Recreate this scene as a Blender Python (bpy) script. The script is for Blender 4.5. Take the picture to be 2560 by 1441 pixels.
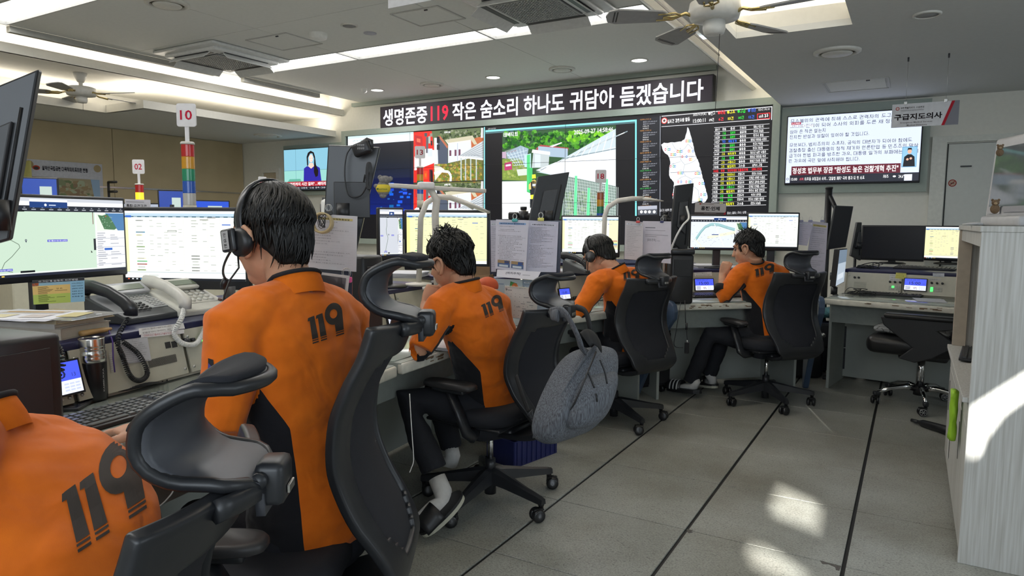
import bpy,bmesh,math,random
from mathutils import Vector,Matrix
from mathutils.bvhtree import BVHTree
R_=random.Random(7)
for o in list(bpy.data.objects): bpy.data.objects.remove(o)
SC=bpy.context.scene
COL=SC.collection
PI=math.pi
# ---------------------------------------------------------------- camera
YAW,PIT,ROL,FPX,CH=0.5261,-0.0969,0.0073,1719.4,1.29
_cy,_sy,_cp,_sp,_cr,_sr=math.cos(YAW),math.sin(YAW),math.cos(PIT),math.sin(PIT),math.cos(ROL),math.sin(ROL)
FWD=Vector((-_sy*_cp,_cy*_cp,_sp)); _r0=Vector((_cy,_sy,0)); _u0=_r0.cross(FWD)
RT=_r0*_cr + _u0*_sr; UP=_u0*_cr - _r0*_sr
CPOS=Vector((0,0,CH))
cam=bpy.data.cameras.new('camera'); camo=bpy.data.objects.new('camera',cam); COL.objects.link(camo)
cam.sensor_fit='HORIZONTAL'; cam.sensor_width=36; cam.lens=FPX/2560*36; cam.clip_start=0.02; cam.clip_end=100
_m=Matrix.Identity(4)
for i in range(3): _m[i][0]=RT[i]; _m[i][1]=UP[i]; _m[i][2]=-FWD[i]; _m[i][3]=CPOS[i]
camo.matrix_world=_m; SC.camera=camo
# ---------------------------------------------------------------- exposure, world, sun and large lights
SC.view_settings.view_transform='Standard'; SC.view_settings.look='None'
SC.view_settings.gamma=1; SC.view_settings.exposure=0.32; SC.view_settings.use_curve_mapping=False
wd=bpy.data.worlds.new('world'); SC.world=wd; wd.use_nodes=True
wd.node_tree.nodes['Background'].inputs[0].default_value=(0.62,0.74,0.9,1)
wd.node_tree.nodes['Background'].inputs[1].default_value=2.2
def light(name,kind,loc,energy,color=(1,1,1),size=1,size_y=None,direction=(0,0,-1),**k):
    l=bpy.data.lights.new(name,kind); l.energy=energy; l.color=color
    if kind == 'AREA':
        l.size=size
        if size_y: l.shape='RECTANGLE'; l.size_y=size_y
    o=bpy.data.objects.new(name,l); COL.objects.link(o); o.location=loc
    z=-Vector(direction).normalized(); y=Vector((0,1,0)) if abs(z.z) > 0.6 else Vector((0,0,1))
    x=y.cross(z).normalized(); y=z.cross(x); o.rotation_euler=Matrix((x,y,z)).transposed().to_euler()
    for a,b in k.items(): setattr(l,a,b)
    return o
SUN_DIR=Vector((-0.33,0.90,-0.25)).normalized()
light('sun','SUN',(3,-6,6),26.0,(1.0,0.98,0.92),direction=SUN_DIR,angle=0.010)
# daylight entering through the windows behind the camera
light('window_daylight','AREA',(0.6,-1.85,1.75),64,(0.80,0.90,1.0),4.2,1.3,(-0.15,1,-0.15))
light('side_fill','AREA',(3.3,2.6,1.7),34,(0.80,0.90,1.0),3.2,1.3,(-1,0.15,-0.2))  # pale blue area fill from the right, no opening in that wall
# ---------------------------------------------------------------- pixel <-> plane helpers (photo frame 2560x1441)
def ray(px,py): return FWD + RT*((px-1280)/FPX) - UP*((py-720.5)/FPX)
def pz(px,py,z): d=ray(px,py); return CPOS + d*((z-CH)/d.z)
def py_(px,py,y): d=ray(px,py); return CPOS + d*(y/d.y)
def px_(px,py,x): d=ray(px,py); return CPOS + d*(x/d.x)
def pd(px,py,D): return CPOS + ray(px,py)*D
def ppl(px,py,o,n): d=ray(px,py); return CPOS + d*((Vector(o)-CPOS).dot(n)/d.dot(n))
# ---------------------------------------------------------------- materials
MATS={}
def mat(name,color,rough=0.6,metal=0.0,noise=None,bump=0.0,bscale=200,emit=None,estr=1,alpha=1,trans=0,coat=0,sheen=0,spec=0.5,nscale=30,ndetail=4):
    if name in MATS: return MATS[name]
    m=bpy.data.materials.new(name); m.use_nodes=True; nt=m.node_tree; b=nt.nodes['Principled BSDF']
    b.inputs['Base Color'].default_value=(*color,1); b.inputs['Roughness'].default_value=rough
    b.inputs['Metallic'].default_value=metal; b.inputs['Specular IOR Level'].default_value=spec
    if alpha < 1: b.inputs['Alpha'].default_value=alpha
    if trans: b.inputs['Transmission Weight'].default_value=trans
    if coat: b.inputs['Coat Weight'].default_value=coat; b.inputs['Coat Roughness'].default_value=0.15
    if sheen: b.inputs['Sheen Weight'].default_value=sheen
    tc=None
    if noise or bump:
        tc=nt.nodes.new('ShaderNodeTexCoord')
    if noise is None: noise=0.06
    if noise:
        if not tc: tc=nt.nodes.new('ShaderNodeTexCoord')
        n=nt.nodes.new('ShaderNodeTexNoise'); n.inputs['Scale'].default_value=nscale; n.inputs['Detail'].default_value=ndetail
        nt.links.new(tc.outputs['Object'],n.inputs['Vector'])
        r=nt.nodes.new('ShaderNodeValToRGB'); r.color_ramp.elements[0].position=0.3; r.color_ramp.elements[1].position=0.7
        r.color_ramp.elements[0].color=(*[max(0,c*(1-noise)) for c in color],1)
        r.color_ramp.elements[1].color=(*[min(1,c*(1+noise)) for c in color],1)
        nt.links.new(n.outputs['Fac'],r.inputs['Fac']); nt.links.new(r.outputs['Color'],b.inputs['Base Color'])
    if bump:
        n2=nt.nodes.new('ShaderNodeTexNoise'); n2.inputs['Scale'].default_value=bscale; n2.inputs['Detail'].default_value=3
        nt.links.new(tc.outputs['Object'],n2.inputs['Vector'])
        bp=nt.nodes.new('ShaderNodeBump'); bp.inputs['Strength'].default_value=bump; bp.inputs['Distance'].default_value=0.002
        nt.links.new(n2.outputs['Fac'],bp.inputs['Height']); nt.links.new(bp.outputs['Normal'],b.inputs['Normal'])
    if emit:
        b.inputs['Emission Color'].default_value=(*emit,1); b.inputs['Emission Strength'].default_value=estr
    MATS[name]=m; return m
def colmat(name,emission=0.0,rough=0.6,grid=None,spec=0.3):
    """print or screen: colours come from the mesh's own colour attribute (flat artwork)"""
    if name in MATS: return MATS[name]
    m=bpy.data.materials.new(name); m.use_nodes=True; nt=m.node_tree; b=nt.nodes['Principled BSDF']
    a=nt.nodes.new('ShaderNodeAttribute'); a.attribute_name='Col'
    b.inputs['Roughness'].default_value=rough; b.inputs['Specular IOR Level'].default_value=spec
    if emission:
        b.inputs['Base Color'].default_value=(0.01,0.01,0.012,1)
        src=a.outputs['Color']
        if grid:
            tc=nt.nodes.new('ShaderNodeTexCoord'); w=nt.nodes.new('ShaderNodeTexVoronoi'); w.inputs['Scale'].default_value=grid
            w.inputs['Randomness'].default_value=0.0
            nt.links.new(tc.outputs['Object'],w.inputs['Vector'])
            r=nt.nodes.new('ShaderNodeMapRange'); r.inputs[1].default_value=0.30; r.inputs[2].default_value=0.75; r.inputs[3].default_value=1.25; r.inputs[4].default_value=0.35
            nt.links.new(w.outputs['Distance'],r.inputs[0])
            mx=nt.nodes.new('ShaderNodeVectorMath'); mx.operation='SCALE'
            nt.links.new(a.outputs['Color'],mx.inputs[0]); nt.links.new(r.outputs[0],mx.inputs['Scale']); src=mx.outputs[0]
        nt.links.new(src,b.inputs['Emission Color']); b.inputs['Emission Strength'].default_value=emission
    else:
        nt.links.new(a.outputs['Color'],b.inputs['Base Color'])
    MATS[name]=m; return m
# ---------------------------------------------------------------- object helpers
def tag(o,label=None,cat=None,group=None,kind=None):
    if label: o['label']=label
    if cat: o['category']=cat
    if group: o['group']=group
    if kind: o['kind']=kind
    return o
def empty(name,loc=(0,0,0),rz=0,label=None,cat=None,group=None):
    o=bpy.data.objects.new(name,None); COL.objects.link(o); o.location=loc; o.rotation_euler=(0,0,rz)
    o.empty_display_size=0.05
    return tag(o,label,cat,group)
class MB:
    def __init__(s): s.v=[]; s.f=[]; s.sm=[]; s.mi=[]; s.cur=0
    def add(s,vs,fs,smooth=False,M=None):
        b=len(s.v)
        s.v+=[tuple(M @ Vector(v)) if M else tuple(v) for v in vs]
        for f in fs: s.f.append(tuple(b+i for i in f)); s.sm.append(smooth); s.mi.append(s.cur)
        return s
    def box(s,c,d,M=None,bev=0.0,seg=1,rz=0):
        x,y,z=d[0]/2,d[1]/2,d[2]/2
        T=Matrix.Translation(c)
        if rz: T=T @ Matrix.Rotation(rz,4,'Z')
        if M: T=M @ T
        if bev <= 0:
            vs=[(a*x,b*y,e*z) for e in (-1,1) for b in (-1,1) for a in (-1,1)]
            return s.add(vs,[(0,2,3,1),(4,5,7,6),(0,1,5,4),(2,6,7,3),(0,4,6,2),(1,3,7,5)],False,T)
        bm=bmesh.new(); bmesh.ops.create_cube(bm,size=1)
        for v in bm.verts: v.co=Vector((v.co.x*2*x,v.co.y*2*y,v.co.z*2*z))
        bmesh.ops.bevel(bm,geom=list(bm.edges),offset=min(bev,x*.95,y*.95,z*.95),segments=seg,affect='EDGES',profile=0.5)
        return s.bm(bm,seg > 1,T)
    def bm(s,bm,smooth=False,M=None):
        bm.verts.index_update(); vs=[v.co.copy() for v in bm.verts]; fs=[[v.index for v in f.verts] for f in bm.faces]
        bm.free(); return s.add(vs,fs,smooth,M)
    def rings(s,R,smooth=True,caps=True,closed=False,M=None):
        n=len(R[0]); vs=[p for r in R for p in r]; fs=[]
        L=len(R)
        for i in range(L if closed else L-1):
            j=(i+1) % L
            for k in range(n): fs.append((i*n+k,i*n+(k+1) % n,j*n+(k+1) % n,j*n+k))
        if caps and not closed: fs.append(tuple(range(n))[::-1]); fs.append(tuple((L-1)*n+k for k in range(n)))
        return s.add(vs,fs,smooth,M)
    def tube(s,pts,r,n=8,caps=True,flat=1.0,M=None,up=None,closed=False):
        pts=[Vector(p) for p in pts]; rr=r if isinstance(r,(list,tuple)) else [r]*len(pts)
        R=[]; prev=None; L=len(pts)
        for i,p in enumerate(pts):
            a=pts[(i-1) % L] if closed else pts[max(i-1,0)]; b=pts[(i+1) % L] if closed else pts[min(i+1,L-1)]
            t=b-a
            if t.length < 1e-9: t=Vector((0,0,1))
            t.normalize()
            if prev is None:
                ref=Vector(up) if up else (Vector((0,0,1)) if abs(t.z) < 0.95 else Vector((1,0,0)))
                x=ref.cross(t)
                if x.length < 1e-6: x=Vector((1,0,0)).cross(t)
                x.normalize()
            else:
                x=prev - t*prev.dot(t)
                if x.length < 1e-6: x=Vector((1,0,0))
                x.normalize()
            prev=x; y=t.cross(x)
            rad=rr[i]; rx,ry=(rad if isinstance(rad,(tuple,list)) else (rad,rad*flat))
            R.append([p + x*math.cos(2*PI*k/n)*rx + y*math.sin(2*PI*k/n)*ry for k in range(n)])
        return s.rings(R,True,caps,closed,M)
    def cyl(s,a,b,r,n=16,r2=None,M=None,smooth=True):
        return s.tube([a,b],[r,r if r2 is None else r2],n,M=M)
    def lathe(s,prof,c=(0,0,0),n=24,M=None,smooth=True,caps=True):
        R=[[Vector((c[0]+r*math.cos(2*PI*k/n),c[1]+r*math.sin(2*PI*k/n),c[2]+z)) for k in range(n)] for r,z in prof]
        return s.rings(R,smooth,caps,False,M)
    def prism(s,poly,z0,z1,M=None,smooth=False):
        n=len(poly); a=sum(poly[i][0]*poly[(i+1) % n][1]-poly[(i+1) % n][0]*poly[i][1] for i in range(n))
        if a < 0: poly=poly[::-1]
        vs=[(x,y,z0) for x,y in poly]+[(x,y,z1) for x,y in poly]
        fs=[tuple(range(n))[::-1],tuple(range(n,2*n))]+[(i,(i+1) % n,n+(i+1) % n,n+i) for i in range(n)]
        return s.add(vs,fs,smooth,M)
    def quad(s,a,b,c,d): return s.add([a,b,c,d],[(0,1,2,3)])
    def slab(s,a,b,c,d,t):
        """quad with thickness t behind it (a,b,c,d counter-clockwise seen from the front)"""
        a,b,c,d=map(Vector,(a,b,c,d)); n=(b-a).cross(d-a).normalized()*t
        return s.add([a,b,c,d,a-n,b-n,c-n,d-n],[(0,1,2,3),(7,6,5,4),(0,4,5,1),(1,5,6,2),(2,6,7,3),(3,7,4,0)])
    def mesh(s,name):
        me=bpy.data.meshes.new(name); me.from_pydata(s.v,[],s.f); me.update()
        me.polygons.foreach_set('use_smooth',s.sm)
        return me
    def build(s,name,m,parent=None,label=None,cat=None,group=None,kind=None,local=False,bevel=0,fix=False):
        """vertices are in the parent's local space when local, else in world space"""
        vs=[Vector(v) for v in s.v]
        if parent is not None and not local:
            inv=world_matrix(parent).inverted(); vs=[inv @ v for v in vs]
        s2=MB(); s2.v=[tuple(v) for v in vs]; s2.f=s.f; s2.sm=s.sm
        me=s2.mesh(name)
        for mm in (m if isinstance(m,(list,tuple)) else [m]): me.materials.append(mm)
        if isinstance(m,(list,tuple)): me.polygons.foreach_set('material_index',s.mi)
        if fix:
            bm=bmesh.new(); bm.from_mesh(me); bmesh.ops.recalc_face_normals(bm,faces=bm.faces); bm.to_mesh(me); bm.free()
        o=bpy.data.objects.new(name,me); COL.objects.link(o)
        if parent is None:
            # put the origin at the base centre of the mesh
            xs=[v[0] for v in s2.v]; ys=[v[1] for v in s2.v]; zs=[v[2] for v in s2.v]
            c=Vector(((min(xs)+max(xs))/2,(min(ys)+max(ys))/2,min(zs)))
            me.transform(Matrix.Translation(-c)); o.location=c
        else: o.parent=parent
        if bevel:
            bv=o.modifiers.new('bevel','BEVEL'); bv.width=bevel; bv.segments=2; bv.limit_method='ANGLE'
        return tag(o,label,cat,group,kind)
def world_matrix(o):
    m=o.matrix_basis.copy() if not o.parent else world_matrix(o.parent) @ o.matrix_basis
    return m
KIDS={}
def copy_tree(o,parent=None):
    c=o.copy(); COL.objects.link(c)
    if parent: c.parent=parent
    for ch in [k for k in bpy.data.objects if k.parent == o]: copy_tree(ch,c)
    return c
# ---------------------------------------------------------------- text -> polygons
_TX={}
def text_mesh(s,bold=0.0,res=2):
    k=(s,bold,res)
    if k in _TX: return _TX[k]
    cu=bpy.data.curves.new('t','FONT'); cu.body=s; cu.size=1; cu.resolution_u=res; cu.offset=bold
    o=bpy.data.objects.new('t',cu); COL.objects.link(o)
    me=o.to_mesh(); vs=[(v.co.x,v.co.y) for v in me.vertices]; fs=[tuple(p.vertices) for p in me.polygons]
    o.to_mesh_clear(); bpy.data.objects.remove(o); bpy.data.curves.remove(cu)
    if vs:
        x0=min(v[0] for v in vs); x1=max(v[0] for v in vs); y0=min(v[1] for v in vs); y1=max(v[1] for v in vs)
    else: x0=x1=y0=y1=0
    _TX[k]=(vs,fs,x0,x1,y0,y1); return _TX[k]
# strokes for small Hangul lettering (unit box, y up)
_S={'ㄱ': [[(0,1),(1,1),(.85,0)]],'ㄴ': [[(0,1),(0,0),(1,0)]],'ㄷ': [[(1,1),(0,1),(0,0),(1,0)]],'ㄹ': [[(0,1),(1,1),(1,.5),(0,.5),(0,0),(1,0)]],
 'ㅁ': [[(0,0),(0,1),(1,1),(1,0),(0,0)]],'ㅂ': [[(0,1),(0,0),(1,0),(1,1)],[(0,.5),(1,.5)]],'ㅅ': [[(.5,1),(0,0)],[(.5,.75),(1,0)]],'ㅇ': [[(.5,1),(.12,.82),(0,.5),(.12,.18),(.5,0),(.88,.18),(1,.5),(.88,.82),(.5,1)]],
 'ㅈ': [[(0,1),(1,1)],[(.5,1),(0,0)],[(.5,.7),(1,0)]],'ㅊ': [[(.35,1),(.65,1)],[(0,.75),(1,.75)],[(.5,.75),(0,0)],[(.5,.5),(1,0)]],'ㅋ': [[(0,1),(1,1),(.85,0)],[(0,.55),(.93,.55)]],
 'ㅌ': [[(1,1),(0,1),(0,0),(1,0)],[(0,.5),(1,.5)]],'ㅍ': [[(0,1),(1,1)],[(.28,1),(.28,0)],[(.72,1),(.72,0)],[(0,0),(1,0)]],'ㅎ': [[(.35,1),(.65,1)],[(0,.78),(1,.78)],[(.5,.6),(.15,.45),(.15,.15),(.5,0),(.85,.15),(.85,.45),(.5,.6)]]}
def _two(a): return [[(x*.44,y) for x,y in l] for l in _S[a]]+[[(.56+x*.44,y) for x,y in l] for l in _S[a]]
def _mix(a,b): return [[(x*.44,y) for x,y in l] for l in _S[a]]+[[(.56+x*.44,y) for x,y in l] for l in _S[b]]
_INI=[_S['ㄱ'],_two('ㄱ'),_S['ㄴ'],_S['ㄷ'],_two('ㄷ'),_S['ㄹ'],_S['ㅁ'],_S['ㅂ'],_two('ㅂ'),_S['ㅅ'],_two('ㅅ'),_S['ㅇ'],_S['ㅈ'],_two('ㅈ'),_S['ㅊ'],_S['ㅋ'],_S['ㅌ'],_S['ㅍ'],_S['ㅎ']]
_FIN=[None,_S['ㄱ'],_two('ㄱ'),_mix('ㄱ','ㅅ'),_S['ㄴ'],_mix('ㄴ','ㅈ'),_mix('ㄴ','ㅎ'),_S['ㄷ'],_S['ㄹ'],_mix('ㄹ','ㄱ'),_mix('ㄹ','ㅁ'),_mix('ㄹ','ㅂ'),_mix('ㄹ','ㅅ'),_mix('ㄹ','ㅌ'),_mix('ㄹ','ㅍ'),_mix('ㄹ','ㅎ'),_S['ㅁ'],_S['ㅂ'],_mix('ㅂ','ㅅ'),_S['ㅅ'],_two('ㅅ'),_S['ㅇ'],_S['ㅈ'],_S['ㅊ'],_S['ㅋ'],_S['ㅌ'],_S['ㅍ'],_S['ㅎ']]
# vowels: kind (v right, h below, c both) and strokes: v part in x .62-1, h part in y 0-.35
def _v(ticks_r=(),ticks_l=(),bars=(.8,)): return [[(b,0),(b,1)] for b in bars]+[[(bars[0],y),(bars[0]+.2,y)] for y in ticks_r]+[[(bars[0]-.2,y),(bars[0],y)] for y in ticks_l]
def _h(up=(),dn=()): return [[(0,.5),(1,.5)]]+[[(x,.5),(x,1)] for x in up]+[[(x,.5),(x,0)] for x in dn]
_VOW=[('v',_v((.5,))),('v',[[(.7,0),(.7,1)],[(.7,.5),(.95,.5)],[(.95,0),(.95,1)]]),('v',_v((.35,.65))),('v',[[(.7,0),(.7,1)],[(.7,.38),(.95,.38)],[(.7,.62),(.95,.62)],[(.95,0),(.95,1)]]),('v',_v((),(.5,))),('v',[[(.78,0),(.78,1)],[(.6,.5),(.78,.5)],[(.97,0),(.97,1)]]),('v',_v((),(.35,.65))),('v',[[(.78,0),(.78,1)],[(.6,.38),(.78,.38)],[(.6,.62),(.78,.62)],[(.97,0),(.97,1)]]),
 ('h',_h((.5,))),('c',_h((.5,)),_v((.5,))),('c',_h((.5,)),[[(.78,0),(.78,1)],[(.78,.5),(.97,.5)],[(.97,0),(.97,1)]]),('c',_h((.5,)),_v()),('h',_h((.33,.67))),('h',_h((),(.5,))),('c',_h((),(.5,)),_v((),(.4,))),('c',_h((),(.5,)),[[(.78,0),(.78,1)],[(.62,.4),(.78,.4)],[(.97,0),(.97,1)]]),('c',_h((),(.5,)),_v()),('h',_h((),(.33,.67))),('h',_h()),('c',_h(),_v()),('v',_v())]
def _put(L,x0,y0,x1,y1): return [[(x0+(x1-x0)*x,y0+(y1-y0)*y) for x,y in l] for l in L]
def hangul_strokes(ch):
    k=ord(ch)-0xAC00; i,v,f=k//588,(k % 588)//28,k % 28; V=_VOW[v]; b=.38 if f else 0; out=[]
    if V[0] == 'v': out+=_put(_INI[i],.06,b+.10 if not f else b+.08,.50,.95); out+=_put(V[1],0,b,.97,1)
    elif V[0] == 'h': out+=_put(_INI[i],.2,b+(.42 if not f else .26),.8,1); out+=_put(V[1],.02,b+(.02 if not f else -.02),.98,b+(.38 if not f else .24))
    else: out+=_put(_INI[i],.08,b+(.45 if not f else .30),.52,.97); out+=_put(V[1],.02,b+.04,.62,b+(.38 if not f else .26)); out+=_put(V[2],.02,b,.98,1)
    if f: out+=_put(_FIN[f],.18,0,.85,.29)
    return out
def stroke_mesh(s,bold=0.0):
    k=('#',s,bold)
    if k in _TX: return _TX[k]
    V,F=[],[]; x=0.0; w=0.075+bold*2.2
    for ch in s:
        if '가' <= ch <= '힣':
            for l in hangul_strokes(ch):
                for (ax,ay),(bx,by) in zip(l,l[1:]):
                    ax_,ay_,bx_,by_=x+.06+ax*.84,ay*.88-.06,x+.06+bx*.84,by*.88-.06
                    dx,dy=bx_-ax_,by_-ay_; d=math.hypot(dx,dy) or 1; ux,uy=dx/d*w*.5,dy/d*w*.5; b=len(V)
                    V+=[(ax_-ux-uy,ay_-uy+ux),(ax_-ux+uy,ay_-uy-ux),(bx_+ux+uy,by_+uy-ux),(bx_+ux-uy,by_+uy+ux)]; F.append((b,b+1,b+2,b+3))
            x+=.97
        elif ch == ' ': x+=.32
        else:
            vs,fs,x0,x1,y0,y1=text_mesh(ch,bold); b=len(V)
            V+=[(x+vx-x0+.04,vy) for vx,vy in vs]; F+=[tuple(b+i for i in f) for f in fs]; x+=(x1-x0)+.11
    if V: r=(V,F,min(v[0] for v in V),max(v[0] for v in V),min(v[1] for v in V),max(v[1] for v in V))
    else: r=(V,F,0,0,0,0)
    _TX[k]=r; return r
def glyphs(t,bold,big): return stroke_mesh(t,bold) if (not big and any('가' <= c <= '힣' for c in t)) else text_mesh(t,bold)
def lin(c):
    if isinstance(c,str): c=tuple(int(c[i:i+2],16)/255 for i in (0,2,4))
    return tuple((x/12.92 if x <= 0.04045 else ((x+0.055)/1.055)**2.4) for x in c)
class Art:
    """flat artwork on a plane given by an origin, right and up vectors; layers stack by tiny steps towards the viewer"""
    def __init__(s,o,r,u,step=0.00025,tolayer=0.0006):
        s.o=Vector(o); s.r=Vector(r).normalized(); s.u=Vector(u).normalized(); s.n=s.r.cross(s.u).normalized(); s.u=s.n.cross(s.r)
        s.v=[]; s.f=[]; s.c=[]; s.step=step; s.L=1; s.base=tolayer
    def P(s,x,y): return s.o + s.r*x + s.u*y
    def px(s,a,b): p=ppl(a,b,s.o,s.n)-s.o; return (p.dot(s.r),p.dot(s.u))     # photo pixel -> plane coordinates
    def poly(s,pts,c,layer=None):
        L=s.L if layer is None else layer
        n=s.n*(s.base+L*s.step); b=len(s.v)
        s.v+=[s.P(x,y)+n for x,y in pts]; s.f.append(tuple(range(b,b+len(pts)))); s.c.append(lin(c)); return s
    def rect(s,x0,y0,x1,y1,c,layer=None): return s.poly([(x0,y0),(x1,y0),(x1,y1),(x0,y1)],c,layer)
    def ppoly(s,pts,c,layer=None): return s.poly([s.px(*p) for p in pts],c,layer)
    def line(s,a,b,w,c,layer=None):
        dx,dy=b[0]-a[0],b[1]-a[1]; l=math.hypot(dx,dy) or 1; nx,ny=-dy/l*w/2,dx/l*w/2
        return s.poly([(a[0]-nx,a[1]-ny),(b[0]-nx,b[1]-ny),(b[0]+nx,b[1]+ny),(a[0]+nx,a[1]+ny)],c,layer)
    def pline(s,pts,w,c,layer=None):
        q=[s.px(*p) for p in pts]
        for a,b in zip(q,q[1:]): s.line(a,b,w,c,layer)
        return s
    def disc(s,x,y,r,c,layer=None,n=14,ry=None):
        return s.poly([(x+r*math.cos(2*PI*k/n),y+(ry or r)*math.sin(2*PI*k/n)) for k in range(n)],c,layer)
    def ring(s,x,y,r,w,c,layer=None,n=14,ry=None):
        ry=ry or r; q=(r-w)/r
        for k in range(n):
            a,b=2*PI*k/n,2*PI*(k+1)/n
            s.poly([(x+r*math.cos(a),y+ry*math.sin(a)),(x+r*math.cos(b),y+ry*math.sin(b)),(x+q*r*math.cos(b),y+q*ry*math.sin(b)),(x+q*r*math.cos(a),y+q*ry*math.sin(a))],c,layer)
        return s
    def text(s,t,x,y,h,c,w=None,bold=0.0,layer=None,align='l',skew=0,rot=0,big=False):
        """h is the height of the glyphs, w (optional) the full width"""
        vs,fs,x0,x1,y0,y1=glyphs(t,bold,big)
        if not vs: return s
        sy=h/max(y1-y0,1e-6); sx=sy if w is None else w/max(x1-x0,1e-6)
        W=(x1-x0)*sx; ox={'l': 0,'c': -W/2,'r': -W}[align]
        L=s.L if layer is None else layer
        n=s.n*(s.base+L*s.step); b=len(s.v); cr,sr=math.cos(rot),math.sin(rot)
        for vx,vy in vs:
            X=(vx-x0)*sx+ox+skew*(vy-y0)*sy; Y=(vy-y0)*sy
            s.v.append(s.P(x+X*cr-Y*sr,y+X*sr+Y*cr)+n)
        for f in fs: s.f.append(tuple(b+i for i in f)); s.c.append(lin(c))
        return s
    def ptext(s,t,bl,br,tl,c,bold=0.0,layer=None,big=False):
        """text whose bottom-left, bottom-right and top-left corners are photo pixels"""
        vs,fs,x0,x1,y0,y1=glyphs(t,bold,big)
        if not vs: return s
        A=Vector(s.px(*bl)); B=Vector(s.px(*br)); C=Vector(s.px(*tl)); L=s.L if layer is None else layer
        n=s.n*(s.base+L*s.step); b=len(s.v)
        for vx,vy in vs:
            q=A + (B-A)*((vx-x0)/(x1-x0)) + (C-A)*((vy-y0)/(y1-y0)); s.v.append(s.P(q.x,q.y)+n)
        for f in fs: s.f.append(tuple(b+i for i in f)); s.c.append(lin(c))
        return s
    def build(s,name,m,parent=None,**k):
        vs=s.v
        if parent is not None: inv=world_matrix(parent).inverted(); vs=[inv @ v for v in vs]
        me=bpy.data.meshes.new(name); me.from_pydata([tuple(v) for v in vs],[],s.f); me.update()
        # every face looks towards the viewer side
        nn=s.n if parent is None else (world_matrix(parent).inverted().to_3x3() @ s.n)
        ca=me.color_attributes.new('Col','FLOAT_COLOR','CORNER'); buf=[]
        for p,c in zip(me.polygons,s.c): buf+=[c[0],c[1],c[2],1.0]*p.loop_total
        ca.data.foreach_set('color',buf)
        me.materials.append(m)
        bm=bmesh.new(); bm.from_mesh(me)
        fl=[f for f in bm.faces if f.normal.dot(nn) < 0]
        if fl: bmesh.ops.reverse_faces(bm,faces=fl)
        bm.to_mesh(me); bm.free()
        o=bpy.data.objects.new(name,me); COL.objects.link(o)
        if parent is not None: o.parent=parent
        return tag(o,k.get('label'),k.get('cat'),k.get('group'),k.get('kind'))
HG='가나다라마바사아자차카타파하고노도로모보소오조초코토포호구누두루무부수우주추그느드르므브스으즈기니디리미비시이지치키티피히강건경공관교국군근급남동면명문방법부산상생서선설성소속송수신실안양역연영용원위은의인일장재전정제조종주지진창천청출통특평하한합해현홍화환활황회'
def fake(n,rnd=R_): return ''.join(rnd.choice(HG) for _ in range(n))
# common materials
M_WHITE=mat('white_paint',(0.78,0.77,0.72),0.55)
M_BLACK=mat('black_plastic',(0.012,0.012,0.014),0.42)
M_BLACK2=mat('satin_black_plastic',(0.022,0.023,0.026),0.32)
M_DGREY=mat('dark_grey_plastic',(0.045,0.046,0.05),0.45)
M_CREAM=mat('beige_enamel',(0.52,0.50,0.42),0.45)
M_NAVY=mat('navy_trim',(0.012,0.014,0.06),0.35)
M_CHROME=mat('chrome',(0.75,0.75,0.76),0.12,1.0,noise=0)
M_STEEL=mat('brushed_steel',(0.55,0.54,0.52),0.28,1.0)
M_PLW=mat('white_plastic',(0.74,0.73,0.70),0.38)
M_SCR=colmat('screen_image',1.0,0.25)
M_PRINT=colmat('printed_paper',0,0.8,spec=0.1)
M_CABLE=mat('black_cable',(0.01,0.01,0.012),0.5,noise=0)
M_WCABLE=mat('white_cable',(0.7,0.69,0.66),0.45,noise=0)

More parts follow.
